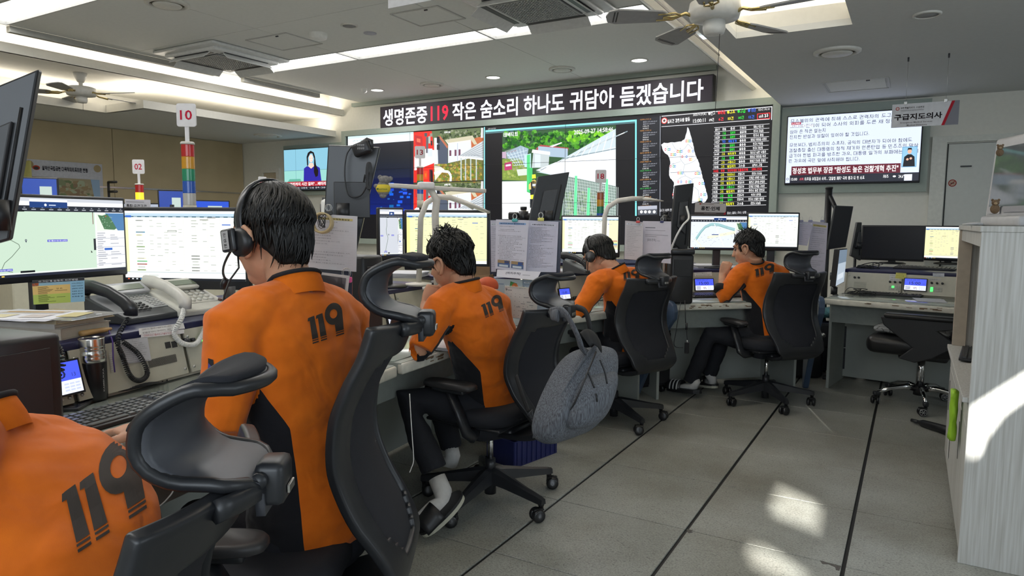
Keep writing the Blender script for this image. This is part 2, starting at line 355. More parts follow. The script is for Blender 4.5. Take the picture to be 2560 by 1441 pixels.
# ================================================================ ROOM
def floor_mat():
    m=bpy.data.materials.new('speckled_access_floor'); m.use_nodes=True; nt=m.node_tree; b=nt.nodes['Principled BSDF']; N=nt.nodes.new; K=nt.links.new
    g=N('ShaderNodeNewGeometry')
    n1=N('ShaderNodeTexNoise'); n1.inputs['Scale'].default_value=130; n1.inputs['Detail'].default_value=2
    n2=N('ShaderNodeTexNoise'); n2.inputs['Scale'].default_value=1.3; n2.inputs['Detail'].default_value=5; n2.inputs['Roughness'].default_value=0.65
    mp=N('ShaderNodeMapping'); mp.inputs['Scale'].default_value=(1,2.1,1); mp.inputs['Rotation'].default_value=(0,0,0.6)
    n3=N('ShaderNodeTexNoise'); n3.inputs['Scale'].default_value=95; n3.inputs['Detail'].default_value=1; n3.inputs['Distortion'].default_value=1.6
    K(g.outputs['Position'],n1.inputs['Vector']); K(g.outputs['Position'],n2.inputs['Vector']); K(g.outputs['Position'],mp.inputs['Vector']); K(mp.outputs['Vector'],n3.inputs['Vector'])
    r1=N('ShaderNodeValToRGB'); r1.color_ramp.elements[0].position=0.30; r1.color_ramp.elements[0].color=(0.25,0.255,0.235,1); r1.color_ramp.elements[1].position=0.60; r1.color_ramp.elements[1].color=(0.37,0.375,0.345,1)
    K(n1.outputs['Fac'],r1.inputs['Fac'])
    r3=N('ShaderNodeValToRGB'); r3.color_ramp.elements[0].position=0.29; r3.color_ramp.elements[0].color=(0.35,0.35,0.35,1); r3.color_ramp.elements[1].position=0.37; r3.color_ramp.elements[1].color=(1,1,1,1)
    K(n3.outputs['Fac'],r3.inputs['Fac'])
    r2=N('ShaderNodeValToRGB'); r2.color_ramp.elements[0].position=0.36; r2.color_ramp.elements[0].color=(0.74,0.71,0.66,1); r2.color_ramp.elements[1].position=0.62; r2.color_ramp.elements[1].color=(1.06,1.06,1.04,1)
    K(n2.outputs['Fac'],r2.inputs['Fac'])
    a=N('ShaderNodeMix'); a.data_type='RGBA'; a.blend_type='MULTIPLY'; a.inputs[0].default_value=1
    K(r1.outputs['Color'],a.inputs[6]); K(r2.outputs['Color'],a.inputs[7])
    c=N('ShaderNodeMix'); c.data_type='RGBA'; c.blend_type='MULTIPLY'; c.inputs[0].default_value=1
    K(a.outputs[2],c.inputs[6]); K(r3.outputs['Color'],c.inputs[7]); K(c.outputs[2],b.inputs['Base Color'])
    b.inputs['Roughness'].default_value=0.34; b.inputs['Specular IOR Level'].default_value=0.35
    return m
M_FLOOR=floor_mat()
M_GROUT=mat('black_joint',(0.008,0.008,0.009),0.6)
M_WALLW=mat('wall_cream_white',(0.74,0.73,0.66),0.8,noise=0.02)
M_CEIL=mat('ceiling_matt_grey_white',(0.76,0.77,0.74),0.85,noise=0.02)
M_CEIL2=mat('soffit_matt_white',(0.72,0.71,0.66),0.85,noise=0.02)
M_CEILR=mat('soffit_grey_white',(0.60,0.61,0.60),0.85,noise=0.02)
M_SAGE=mat('sage_green_trim',(0.33,0.385,0.34),0.6,noise=0.03)
M_BEIGE=mat('beige_wall_panel',(0.44,0.36,0.22),0.75,noise=0.05,nscale=3)
M_GLOW=mat('white_diffuser',(0.9,0.9,0.9),0.5,emit=(1.0,0.985,0.96),estr=2.2,noise=0)
M_COVE=mat('cove_tube',(0.9,0.9,0.9),0.5,emit=(1.0,0.93,0.82),estr=9,noise=0)
YB=7.8
TXS=[-0.1578+0.6*k for k in range(-5,4)]; TYS=[2.7834+0.584*j for j in range(-6,9)]
f=MB(); f.box((-3.5,2.4,-0.03),(14,11,0.044)); f.cur=1
f.box(((-10.5+TXS[0])/2,2.4,-0.004),(TXS[0]+10.5,11,0.008)); f.box(((TXS[-1]+3.5)/2,2.4,-0.004),(3.5-TXS[-1],11,0.008))
f.box(((TXS[0]+TXS[-1])/2,(TYS[-1]+8.0)/2,-0.004),(TXS[-1]-TXS[0],8.0-TYS[-1],0.008)); f.box(((TXS[0]+TXS[-1])/2,(TYS[0]-3.1)/2,-0.004),(TXS[-1]-TXS[0],TYS[0]+3.1,0.008))
floor=f.build('floor',[M_GROUT,M_FLOOR],kind='structure')
tile_src=None
for i in range(len(TXS)-1):
    for j in range(len(TYS)-1):
        c=Vector(((TXS[i]+TXS[i+1])/2,(TYS[j]+TYS[j+1])/2,-0.008))
        if tile_src is None:
            tile_src=MB().box((0,0,0.004),(0.6-0.015,0.584-0.005,0.008),bev=0.0012).build('floor_tile',M_FLOOR,floor,local=True); t=tile_src
        else: t=tile_src.copy(); COL.objects.link(t)
        t.location=world_matrix(floor).inverted() @ c
# chipped corners beside two joints
M_CHIP=mat('chipped_tile_core',(0.10,0.09,0.08),0.9,noise=0.3,nscale=200)
for k,pts in enumerate([[(1716,1324),(1733,1327),(1727,1329),(1732,1332),(1722,1334),(1718,1330)],[(2050,1403),(2103,1417),(2098,1428),(2090,1426),(2088,1419),(2072,1412),(2056,1411)]]):
    q=[pz(a,b,0.0) for a,b in pts]; MB().prism([(p.x,p.y) for p in q],0.0,0.0012).build('chipped_corner',M_CHIP,floor)
# walls
def wall(name,c,d,m): return MB().box(c,d).build(name,m,kind='structure')
wb=wall('wall_back',(-3.4,YB+0.06,1.55),(12.8,0.12,3.5),M_WALLW)
wl=wall('wall_left',(-9.81,2.4,1.55),(0.12,11,3.5),M_BEIGE)
wall('wall_right',(3.46,2.4,1.55),(0.12,11,3.5),M_WALLW)
# front wall behind the camera: unseen openings added, cut to shape the sun patches
YF=-2.1
def sunhit(p):   # where the sun ray reaching p crosses the front wall
    p=Vector(p); t=(p.y-YF)/SUN_DIR.y; q=p-SUN_DIR*t; return (q.x,q.z)
gaps=[]
gaps.append([sunhit(pz(a,b,0)) for a,b in [(1952,1218),(2052,1262),(2040,1326),(1922,1284)]])
gaps.append([sunhit(pz(a,b,0)) for a,b in [(1882,1368),(1925,1375),(2040,1450),(1960,1452),(1862,1400)]])
CABY=3.04
gaps.append([sunhit(py_(a,b,CABY)) for a,b in [(2434,1024),(2640,895),(2640,962),(2560,990),(2500,1035),(2455,1095),(2440,1135),(2426,1146)]])
def wall_with_holes(name,x0,x1,z0,z1,holes,m):
    from mathutils.geometry import delaunay_2d_cdt
    verts=[Vector((x0,z0)),Vector((x1,z0)),Vector((x1,z1)),Vector((x0,z1))]; edges=[(0,1),(1,2),(2,3),(3,0)]
    for h in holes:
        b=len(verts); verts+=[Vector(q) for q in h]; edges+=[(b+i,b+(i+1) % len(h)) for i in range(len(h))]
    vs,es,fs,_,_,_=delaunay_2d_cdt(verts,edges,[],1,1e-5)
    def inside(p,poly):
        c=False
        for i in range(len(poly)):
            a,b=poly[i],poly[i-1]
            if (a[1] > p[1]) != (b[1] > p[1]) and p[0] < (b[0]-a[0])*(p[1]-a[1])/(b[1]-a[1])+a[0]: c=not c
        return c
    mb=MB()
    F=[]
    for f in fs:
        cx=sum(vs[i].x for i in f)/len(f); cz=sum(vs[i].y for i in f)/len(f)
        if not any(inside((cx,cz),h) for h in holes): F.append(tuple(f))
    mb.add([(v.x,YF,v.y) for v in vs],F)
    return mb.build(name,m,kind='structure')
wall_with_holes('wall_front',-10,3.5,-0.1,3.4,gaps,M_WALLW)
# ---- ceiling
ceil=MB().box((-3.4,2.4,3.42),(13.4,11,0.1)).build('ceiling',M_CEIL2,kind='structure')
def cpart(name,x0,x1,y0,y1,z0,z1,m,bev=0): return MB().box(((x0+x1)/2,(y0+y1)/2,(z0+z1)/2),(x1-x0,y1-y0,z1-z0),bev=bev).build(name,m,ceil)
XM0,XM1=-7.08,-1.93
xs=[XM0,-5.22,-3.51,XM1]
for y0,y1 in ((-2.1,0.35),(0.7,2.85),(3.2,4.35),(4.35,5.35),(5.7,YB)):
    for a,b in zip(xs,xs[1:]): cpart('ceiling_panel',a+0.003,b-0.003,y0+0.003,y1-0.003,3.0,3.04,M_CEIL)
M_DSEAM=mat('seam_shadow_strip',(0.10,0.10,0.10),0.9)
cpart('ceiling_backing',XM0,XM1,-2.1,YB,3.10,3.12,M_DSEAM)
# recessed light panels
k=0
for y0,y1,nm in ((0.35,0.7,'nearest'),(2.85,3.2,'middle'),(5.35,5.7,'far')):
    for i,(a,b) in enumerate(zip(xs,xs[1:])):
        pos=['left','middle','right'][i]
        L=empty('ceiling_light',((a+b)/2,(y0+y1)/2,3.0),0,{'far': f'long white ceiling light panel, {pos} one of the far row across the ceiling','middle': f'long glowing ceiling light panel in the nearer row, {pos} one','nearest': f'ceiling light panel overhead beside the camera, {pos} one'}[nm],'ceiling light','recessed ceiling light panels')
        MB().box(((a+b)/2,(y0+y1)/2,3.03),(b-a-0.03,y1-y0-0.03,0.01)).build('diffuser',M_GLOW,L)
        fr=MB(); t=0.012
        fr.box(((a+b)/2,y0+t/2,3.02),(b-a,t,0.05)); fr.box(((a+b)/2,y1-t/2,3.02),(b-a,t,0.05)); fr.box((a+t/2,(y0+y1)/2,3.02),(t,y1-y0-2*t,0.05)); fr.box((b-t/2,(y0+y1)/2,3.02),(t,y1-y0-2*t,0.05))
        fr.build('frame',mat('light_frame',(0.55,0.55,0.53),0.5),L)
        light('panel_light','AREA',((a+b)/2,(y0+y1)/2,2.985),13,(1.0,0.98,0.95),b-a-0.1,0.3)
# left side: trim, first lip with its cove, then the lower soffit with a notch around the fan
M_TRIM=mat('grey_cove_trim',(0.40,0.40,0.37),0.7)  # the thin beam's own grey
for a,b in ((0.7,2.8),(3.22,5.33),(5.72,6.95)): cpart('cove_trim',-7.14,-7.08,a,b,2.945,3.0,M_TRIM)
cpart('cove_ledge',-8.9,-7.47,-2.1,YB,2.84,2.88,M_CEIL2)
cpart('cove_lip',-7.50,-7.46,-2.1,YB,2.84,2.93,M_CEIL2)
cpart('cove_back',-7.80,-7.76,-2.1,YB,2.88,3.37,M_CEIL2)
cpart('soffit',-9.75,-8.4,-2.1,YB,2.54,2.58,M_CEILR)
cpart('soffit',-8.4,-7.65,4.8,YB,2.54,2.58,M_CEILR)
cpart('soffit_lip',-8.42,-8.38,-2.1,4.8,2.54,2.63,M_CEIL2)
cpart('soffit_lip',-8.38,-7.63,4.78,4.82,2.54,2.63,M_CEIL2)
cpart('soffit_lip',-7.67,-7.63,4.82,YB,2.54,2.63,M_CEIL2)
cpart('cove_back',-8.92,-8.88,-2.1,YB,2.58,2.84,M_CEIL2)
for (x,y,L,w) in ((-7.62,2.85,9.8,9),): light('cove_light','AREA',(x,y,2.90),38,(1.0,0.9,0.76),0.1,L,(0,0,1))
light('cove_light','AREA',(-8.55,1.5,2.61),22,(1.0,0.9,0.76),0.08,6.4,(0,0,1))
light('cove_light','AREA',(-7.85,6.3,2.61),13,(1.0,0.9,0.76),0.08,2.8,(0,0,1))
light('cove_light','AREA',(-8.05,4.92,2.61),4,(1.0,0.9,0.76),0.7,0.08,(0,0,1))
# right side: sloping fascia, trough, lower soffit with a recess around the fan
fs=MB(); fs.add([(-1.93,-2.1,3.0),(-1.57,-2.1,2.70),(-1.57,YB,2.70),(-1.93,YB,3.0),(-1.93,-2.1,3.04),(-1.53,-2.1,2.72),(-1.53,YB,2.72),(-1.93,YB,3.04)],[(3,2,1,0),(4,5,6,7),(0,1,5,4),(2,3,7,6),(1,2,6,5),(3,0,4,7)])
fs.build('cove_fascia',M_CEIL2,ceil)
X0r,HX0,HX1,HY0,HY1=-1.25,-1.08,-0.39,2.3,4.78
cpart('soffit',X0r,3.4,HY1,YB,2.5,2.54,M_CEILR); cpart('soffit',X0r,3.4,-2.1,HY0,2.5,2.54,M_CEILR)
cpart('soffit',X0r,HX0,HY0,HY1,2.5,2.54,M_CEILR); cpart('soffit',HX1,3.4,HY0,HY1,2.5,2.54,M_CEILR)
cpart('soffit_lip',X0r,X0r+0.03,-2.1,YB,2.54,2.62,M_CEIL2)
cpart('cove_back',-0.98+0.0,-0.95,-2.1,HY0-0.4,2.54,3.37,M_CEIL2); cpart('cove_back',-0.98,-0.95,HY1+0.4,YB,2.54,3.37,M_CEIL2)
light('cove_light','AREA',(-1.16,2.9,2.57),95,(1.0,0.92,0.82),0.06,9.6,(-0.3,0,1))
# recess around the fan
cpart('recess_side',HX0-0.02,HX0,HY0,HY1,2.54,2.62,M_CEIL2); cpart('recess_side',HX1,HX1+0.02,HY0,HY1,2.54,2.64,M_CEIL2)
cpart('recess_side',HX0,HX1,HY1,HY1+0.02,2.54,2.64,M_CEIL2); cpart('recess_side',HX0,HX1,HY0-0.02,HY0,2.54,2.64,M_CEIL2)
cpart('recess_cap',HX0-0.02,HX1+0.35,HY0-0.35,HY1+0.35,2.9,2.93,M_CEIL2)
cpart('recess_wall',HX1+0.35,HX1+0.37,HY0-0.35,HY1+0.35,2.54,2.93,M_CEIL2); cpart('recess_wall',HX0,HX1+0.35,HY1+0.35,HY1+0.37,2.54,2.93,M_CEIL2)
light('recess_light','AREA',(HX1+0.16,3.5,2.68),9,(1.0,0.93,0.82),0.1,2.6,(-0.2,0,1)); light('recess_light','AREA',((HX0+HX1)/2,HY1+0.16,2.68),4,(1.0,0.93,0.82),0.8,0.1,(0,-0.2,1))
# sage trim where the main ceiling meets the back wall, and the jog beside the cove
MB().box((-4.6,YB-0.03,2.975),(5.3,0.06,0.05)).build('trim_1',M_SAGE,kind='structure')
# left beige wall panels, chrome rail
for a,b in ((-2,1.4),(1.4,3.3),(3.3,5.62),(5.62,7.79)):
    MB().box((-9.74,(a+b)/2,2.13),(0.02,b-a-0.008,0.80)).build('wall_panel',M_BEIGE,wl)
    MB().box((-9.74,(a+b)/2,1.32),(0.02,b-a-0.008,0.78)).build('wall_panel',M_BEIGE,wl)
    MB().box((-9.74,(a+b)/2,0.46),(0.02,b-a-0.008,0.90)).build('wall_panel',M_BEIGE,wl)
MB().box((-9.722,2.85,1.72),(0.016,9.8,0.022)).build('metal_rail',mat('rail_metal',(0.5,0.49,0.45),0.25,0.9),wl)
# ---- door on the right of the back wall
M_DOOR=mat('grey_white_door',(0.60,0.62,0.58),0.55,noise=0.02)
yb=YB-0.001
dx0=0.24; dx1=1.24; dtop=2.05
dr=MB().box(((dx0+dx1)/2,yb-0.012,dtop/2),(dx1-dx0-0.012,0.022,dtop-0.01),bev=0.002).build('door_1',M_DOOR,kind='structure')
fr=MB();
fr.box((dx0-0.07,yb-0.02,(dtop+0.07)/2),(0.12,0.04,dtop+0.07)); fr.box((dx1+0.07,yb-0.02,(dtop+0.07)/2),(0.12,0.04,dtop+0.07)); fr.box(((dx0+dx1)/2,yb-0.02,dtop+0.04),(dx1-dx0+0.02,0.04,0.06))
fr.build('door_frame',mat('door_frame_paint',(0.68,0.69,0.63),0.6),dr)
MB().box(((dx0+dx1)/2,yb-0.002,1.02),(dx1-dx0+0.004,0.004,2.06)).build('door_gap',M_GROUT,dr)
p=py_(2415,416,yb-0.03); MB().box((p.x,yb-0.03,p.z),(0.09,0.014,0.014),bev=0.003).build('door_slot',M_DGREY,dr)
p=py_(2381,458,yb-0.025)
A=Art((p.x,yb-0.0235,p.z),(1,0,0),(0,0,1)); A.disc(0,0,0.034,'b9a090',n=20); A.L=2; A.ring(0,0,0.034,0.007,'a03c38',n=20); A.line((-0.02,-0.02),(0.02,0.02),0.006,'a03c38'); A.rect(-0.016,-0.004,0.014,0.002,'403030',3)
A.build('no_smoking_sticker',M_PRINT,dr)
# doors in the far left corner
def small_door(n,xa,xb):
    d=MB().box(((xa+xb)/2,YB-0.012,1.02),(xb-xa,0.022,2.04),bev=0.002).build(n,mat('tan_door',(0.50,0.42,0.30),0.6),kind='structure')
    q=MB()
    for x in (xa-0.04,xb+0.04): q.box((x,YB-0.02,1.06),(0.07,0.04,2.12))
    q.box(((xa+xb)/2,YB-0.02,2.08),(xb-xa+0.01,0.04,0.07)); q.build('door_frame',mat('door_frame_white',(0.72,0.70,0.64),0.6),d)
    MB().cyl((xa+0.06,YB-0.06,1.0),(xa+0.06,YB-0.02,1.0),0.02).build('door_handle',M_STEEL,d)
small_door('door_2',-9.22,-8.92)

# ================================================================ DISPLAYS ON THE BACK WALL
YW=7.70
def wall_art(): return Art((0,YW,0),(1,0,0),(0,0,1),step=0.0008)
M_LED=colmat('led_matrix',1.25,0.5,grid=90)
M_VW=colmat('video_wall_image',1.15,0.3)
# ---- scrolling message board
a=py_(950,268,YW); b=py_(1785,185,YW); a2=py_(950,325,YW)
lx0,lx1,lz0,lz1=a.x,b.x,a2.z,(a.z+b.z)/2
led=empty('led_message_board',((lx0+lx1)/2,YW,lz0),0,'long black dot matrix message board with white Korean text above the video wall','message board')
MB().box(((lx0+lx1)/2,YW+0.049,(lz0+lz1)/2),(lx1-lx0,0.098,lz1-lz0),bev=0.004).build('housing',M_BLACK,led)
A=wall_art(); A.rect(lx0+0.015,lz0+0.012,lx1-0.015,lz1-0.012,'241f24'); A.L=2
for t,x0,x1,c in (('생명존중',958,1068,'f4f4ff'),('119',1077,1121,'e01c3c'),('작은',1131,1190,'f4f4ff'),('숨소리',1201,1295,'f4f4ff'),('하나도',1309,1411,'f4f4ff'),('귀담아',1424,1535,'f4f4ff'),('듣겠습니다',1549,1758,'f4f4ff')):
    X0=A.px(x0,290)[0]; X1=A.px(x1,240)[0]; A.text(t,X0,lz0+0.045+(0.015 if t == '119' else 0),lz1-lz0-0.085-(0.03 if t == '119' else 0),c,w=X1-X0,bold=0.022,big=True)
A.build('message',M_LED,led)
# ---- video wall
vx0,vx1=A.px(866,340)[0],A.px(1934,262)[0]; vz1=A.px(1934,262)[1]; vz0=1.02
vw=empty('video_wall',((vx0+vx1)/2,YW,vz0),0,'large video wall showing fire scene footage, a map and an incident table','video wall')
nx,nz=5,3
for i in range(nx):
    for j in range(nz):
        w=(vx1-vx0)/nx; h=(vz1-vz0)/nz
        MB().box((vx0+w*(i+.5),YW+0.045,vz0+h*(j+.5)),(w-0.003,0.09,h-0.003)).build('display_panel',M_BLACK,vw)
fr=MB(); t=0.075
for c,d in ((((vx0+vx1)/2,YW+0.03,vz1+t/2),(vx1-vx0+2*t,0.12,t)),((vx0-t/2,YW+0.03,(vz0+vz1)/2),(t,0.12,vz1-vz0)),((vx1+t/2,YW+0.03,(vz0+vz1)/2),(t,0.12,vz1-vz0)),(((vx0+vx1)/2,YW+0.03,vz0-t/2),(vx1-vx0+2*t,0.12,t))): fr.box(c,d)
fr.build('surround',M_SAGE,vw)
A=wall_art(); r=random.Random(3)
A.rect(vx0+0.01,vz0+0.01,vx1-0.01,vz1-0.01,'0c0c10',1)
# browser window on the left
A.ppoly([(870,342),(1034,330),(1034,352),(870,364)],'dfeef0',2)
A.ppoly([(870,342),(1034,330),(1034,335),(870,348)],'c4dede',3)
A.ptext('강원소방 관제',(882,355),(905,353),(882,351),'556066',layer=4)
nb=26
for k in range(nb):
    z0,z1=352+(k)*(183/nb),352+(k+1)*(183/nb)+0.3; q=k/(nb-1)
    c=(0.13*(1-q)+0.03*q,0.13*(1-q)+0.10*q,0.16*(1-q)+0.62*q*q) if q < .5 else (0.02,0.06+0.1*(q-.5),0.22+0.42*(q-.5))
    A.ppoly([(870,z0+12-q*10),(1034,z0),(1034,z1),(870,z1+12-q*10)],tuple(min(1,max(0,x)) for x in c),2)
for k in range(26):
    x,y=r.uniform(950,1030),r.uniform(455,530); s=r.uniform(2,12); A.ppoly([(x,y),(x+s,y-.2),(x+s,y+s*.6),(x,y+s*.6+.2)],(0.05+r.random()*.1,0.2+r.random()*.25,0.6+r.random()*.3),3)
# fire engine footage, shown twice
def leafy(A,reg,n,cols,s0,s1,lay,rnd=r):
    for _ in range(n):
        x,y=rnd.uniform(reg[0],reg[2]),rnd.uniform(reg[1],reg[3]); s=rnd.uniform(s0,s1)
        A.ppoly([(x+s*math.cos(q*1.05+rnd.random()*.5)*rnd.uniform(.6,1),y+s*math.sin(q*1.05+rnd.random()*.5)*rnd.uniform(.6,1)) for q in range(6)][::-1],rnd.choice(cols),lay)
def engine(dy,ymax):
    def P(pts): return [(x,min(y+dy,ymax)) for x,y in pts]
    A.ppoly(P([(1034,331),(1209,319),(1209,458),(1034,460)]),'5c6a4a',2)
    leafy(A,(1100,326+dy,1203,min(352+dy,ymax)),150,['3c4a30','2c3826','56663e','6a7a50','8a9078','44523a'],2,5,3)
    A.ppoly(P([(1100,380),(1209,345),(1209,458),(1090,458)]),'6c6c3c',3)
    if dy == 0: leafy(A,(1085,408,1204,454),330,['a08a3a','8c7c30','6c8a34','b09a50','5a6e2c','8a6a34','b49c5c','547024'],2,5,4)
    A.ppoly(P([(1172,350),(1209,340),(1209,372),(1180,380)]),'b4643c',4)
    A.ppoly(P([(1087,350),(1098,345),(1120,372),(1120,410),(1086,410)]),'4c5464',5)
    A.ppoly(P([(1086,345),(1094,345),(1096,410),(1086,412)]),'d4dce4',6)
    A.ppoly(P([(1095,340),(1101,340),(1121,366),(1119,372)]),'b06a50',6)
    A.ppoly(P([(1121,358),(1178,352),(1180,395),(1121,408)]),'d4dbe8',6)       # white container
    for x in (1124,1137,1147): A.ppoly(P([(x,376-(x-1124)*.1),(x+5,376-(x-1124)*.1),(x+5,390),(x,390.5)]),'6c4456',7)
    A.ppoly(P([(1144,356),(1145,356),(1145,404),(1144,404)]),'9aa4b4',7)
    A.ppoly(P([(1113,350),(1182,339),(1194,361),(1186,362),(1178,350),(1121,358)]),'c2bca2',7)
    A.ppoly(P([(1113,350),(1121,358),(1178,350),(1178,353),(1121,361)]),'f0efe4',8)
    A.ppoly(P([(1146,391),(1209,352),(1209,398),(1190,397)]),'c2c8cc',8)             # solar roof
    for q in range(7): A.pline(P([(1150+q*7,391-(q)*.3),(1209,358+q*6)]),0.008,'8c949c',9)
    A.pline(P([(1146,392),(1209,399)]),0.02,'f4f4f4',9)
    for x in (1152,1163,1176,1190): A.ppoly(P([(x,394),(x+3,394),(x+3,452),(x,450)]),'b4c0bc',8)
    if dy == 0:
        A.pline([(1086,434),(1105,428),(1122,430),(1128,440),(1127,455)],0.035,'e8e8e4',8)
        A.ppoly([(1086,414),(1100,416),(1112,424),(1098,440),(1088,452)],'dcd6c8',5)
    # fire engine side
    A.ppoly(P([(1035,331),(1080,328),(1086,372),(1086,410),(1084,458),(1035,459)]),'e02c24',9)
    A.ppoly(P([(1037,392),(1066,372),(1088,376),(1086,408),(1037,423)]),'f2eaea',10)
    A.ppoly(P([(1037,405),(1058,402),(1058,424),(1037,426)]),'ececf4',10)
    A.pline(P([(1038,424),(1084,406)]),0.03,'f8e8e8',11)
    A.ppoly(P([(1038,338),(1057,342),(1058,366),(1040,362)]),'b02c30',10)
    A.ppoly(P([(1043,346),(1052,348),(1052,357),(1043,355)]),'f06850',11)
    for x,y,w,h,c in ((1062,333,7,9,'4a5258'),(1066,343,6,40,'5c5c60'),(1072,341,5,18,'a8b0a8'),(1076,334,6,8,'8a8a80'),(1078,352,4,12,'2c2c30'),(1093,342,7,16,'1e2026'),(1093,362,7,13,'2a2c34'),(1070,372,12,20,'ccd4ea'),(1060,428,10,20,'e84828'),(1063,434,4,9,'f0a030'),(1074,424,9,30,'70282c')):
        A.ppoly(P([(x,y),(x+w,y),(x+w,y+h),(x,y+h)]),c,11)
    A.ppoly(P([(1077,425),(1083,428),(1084,455),(1078,457)]),'241c20',12)
    A.ptext('태백소방',(1112,334+dy),(1127,333+dy),(1112,329+dy),'f4f4f4',bold=.02,layer=12)
    A.ppoly(P([(1204,320),(1209,320),(1209,345),(1203,345)]),'ece8ea',12)
engine(0,460); engine(131,540)
A.pline([(1034,458),(1211,452)],0.012,'1a1c22',13)
for d in (0,130): pass
A.ppoly([(1211,318),(1213.5,318),(1213.5,540),(1211,540)],'8fd6e0',13)
# command footage window
A.ppoly([(1214,326),(1592,299),(1592,303.5),(1214,330.5)],'86e0dc',3)
A.ppoly([(1214,330.5),(1592,303.5),(1592,308),(1214,335)],'4a6a70',3)
A.ppoly([(1588,300),(1592,300),(1592,540),(1588,540)],'7fdce0',4)
A.ptext('강원소방 영상',(1220,325),(1240,323),(1220,321),'d0d0d0',layer=4)
A.ppoly([(1256,333),(1540,313),(1540,548),(1256,548)],'2e5230',3)
leafy(A,(1260,330,1536,372),520,['2c5a2c','1e4422','3c7434','4c9034','244a2a','62a83a','1a3a20','56a02c','356a30'],3,8,4)
leafy(A,(1420,330,1536,352),70,['76c02c','5aa028','88cc38'],3,8,5)
A.ppoly([(1262,378),(1300,366),(1320,378),(1318,400),(1262,398)],'7c8c80',5)
A.ppoly([(1272,380),(1292,374),(1292,378),(1272,384)],'a2665c',6)
A.ppoly([(1266,382),(1302,364),(1322,372),(1314,416),(1306,422),(1270,396)],'94a8b8',6)     # left solar array
for q in range(6): A.pline([(1268+q*8,384-q*3),(1290+q*5,412)],0.007,'c8d6e0',7)
for q in range(5): A.pline([(1268+q*4,390+q*6),(1318,376+q*9)],0.006,'c8d6e0',7)
A.ppoly([(1340,372),(1352,362),(1422,370),(1420,380),(1344,376)],'a04848',7)
A.ppoly([(1346,366),(1420,372),(1420,395),(1346,390)],'a0b4c6',8)
A.ppoly([(1374,366),(1404,356),(1406,358),(1382,368)],'e4e8ea',8)
A.ppoly([(1332,374),(1376,380),(1376,388),(1330,382)],'f4f4f0',10)                        # cabin roof
A.ppoly([(1334,382),(1374,386),(1372,420),(1330,420)],'b8c2c4',9); A.ppoly([(1338,386),(1352,387),(1352,418),(1338,418)],'ccd8e6',10)
A.ppoly([(1312,388),(1328,384),(1328,420),(1312,418)],'b8d4e8',9)
A.ppoly([(1318,388),(1326,386),(1326,478),(1318,478)],'54c87c',10)
A.ppoly([(1318,420),(1332,420),(1332,486),(1318,480)],'44b868',10)
# big solar slope
A.ppoly([(1350,430),(1540,322),(1540,470),(1340,430)],'c2d0d6',8)
A.ppoly([(1405,400),(1540,368),(1540,478),(1340,426)],'e0e6ee',9)
for q in range(22):
    y=426-q*3.4; A.pline([(1352+q*7.5,y),(1352+q*7.5+60,y-26)],0.011,['8c9ca4','6c8088','f0f4f4'][q % 3],10)
for q in range(9): A.pline([(1360+q*20,424-q*3),(1400+q*17,404-q*9)],0.009,'f6f8fa',11)
A.pline([(1405,398),(1540,372)],0.012,'7c9098',11)
A.ppoly([(1256,398),(1300,396),(1322,428),(1318,452),(1256,450)],'7a9040',6)
leafy(A,(1262,402,1312,446),60,['8aa048','6c8638','a0ac5c','94986c'],2,5,7)
A.ppoly([(1262,408),(1280,404),(1281,424),(1262,427)],'b03868',8); A.ppoly([(1265,412),(1278,410),(1278,415),(1265,417)],'e8ccdc',9); A.ppoly([(1256,380),(1266,380),(1266,396),(1256,396)],'b8a0b4',8)
A.ppoly([(1292,424),(1318,422),(1318,438),(1296,440)],'ccd4c8',8)
A.ppoly([(1256,454),(1318,453),(1330,480),(1330,548),(1256,548)],'dfe4e2',8)
A.ppoly([(1256,456),(1300,455),(1318,468),(1290,500),(1256,520)],'eef0ee',9)
# mesh fence on the right with green posts
A.ppoly([(1412,440),(1540,466),(1540,548),(1404,548)],'6c8078',10)
leafy(A,(1410,480,1500,545),130,['4c6c40','3c5a3c','64805c','88a078'],3,7,10)
for q in range(34): A.pline([(1414+q*4,442+q*.8),(1406+q*4.2,548)],0.005,'d0dcd8',11)
for q in range(14): A.pline([(1412,446+q*8),(1540,470+q*7)],0.004,'c0ccc8',11)
for x,y in ((1438,440),(1515,448),(1470,470)): A.ppoly([(x,y),(x+6,y),(x+5,548),(x-3,548)],'6adc9c',12)
# firefighter seen from behind
A.ppoly([(1330,452),(1337,449),(1341,452),(1342,472),(1334,470)],'c8b060',13); A.ppoly([(1331,437),(1340,436),(1341,446),(1331,447)],'d8e040',14); A.ppoly([(1324,458),(1334,452),(1345,456),(1344,486),(1327,488)],'22262c',13)
A.ppoly([(1332,460),(1343,460),(1343,466),(1332,466)],'c8ccd0',14); A.ppoly([(1323,462),(1328,456),(1329,474),(1323,474)],'d8c070',14); A.ppoly([(1327,488),(1344,486),(1340,498),(1328,498)],'dcec40',14); A.ppoly([(1326,498),(1338,498),(1334,520),(1326,520)],'1c2024',13)
A.ptext('태백지휘',(1260,343.5),(1295,341),(1260,332.5),'f2f2f2',bold=.02,layer=14)
A.ptext('2025-09-27 14:58:46',(1436,337),(1534,329),(1436,326),'f4f4f4',bold=.015,layer=14)
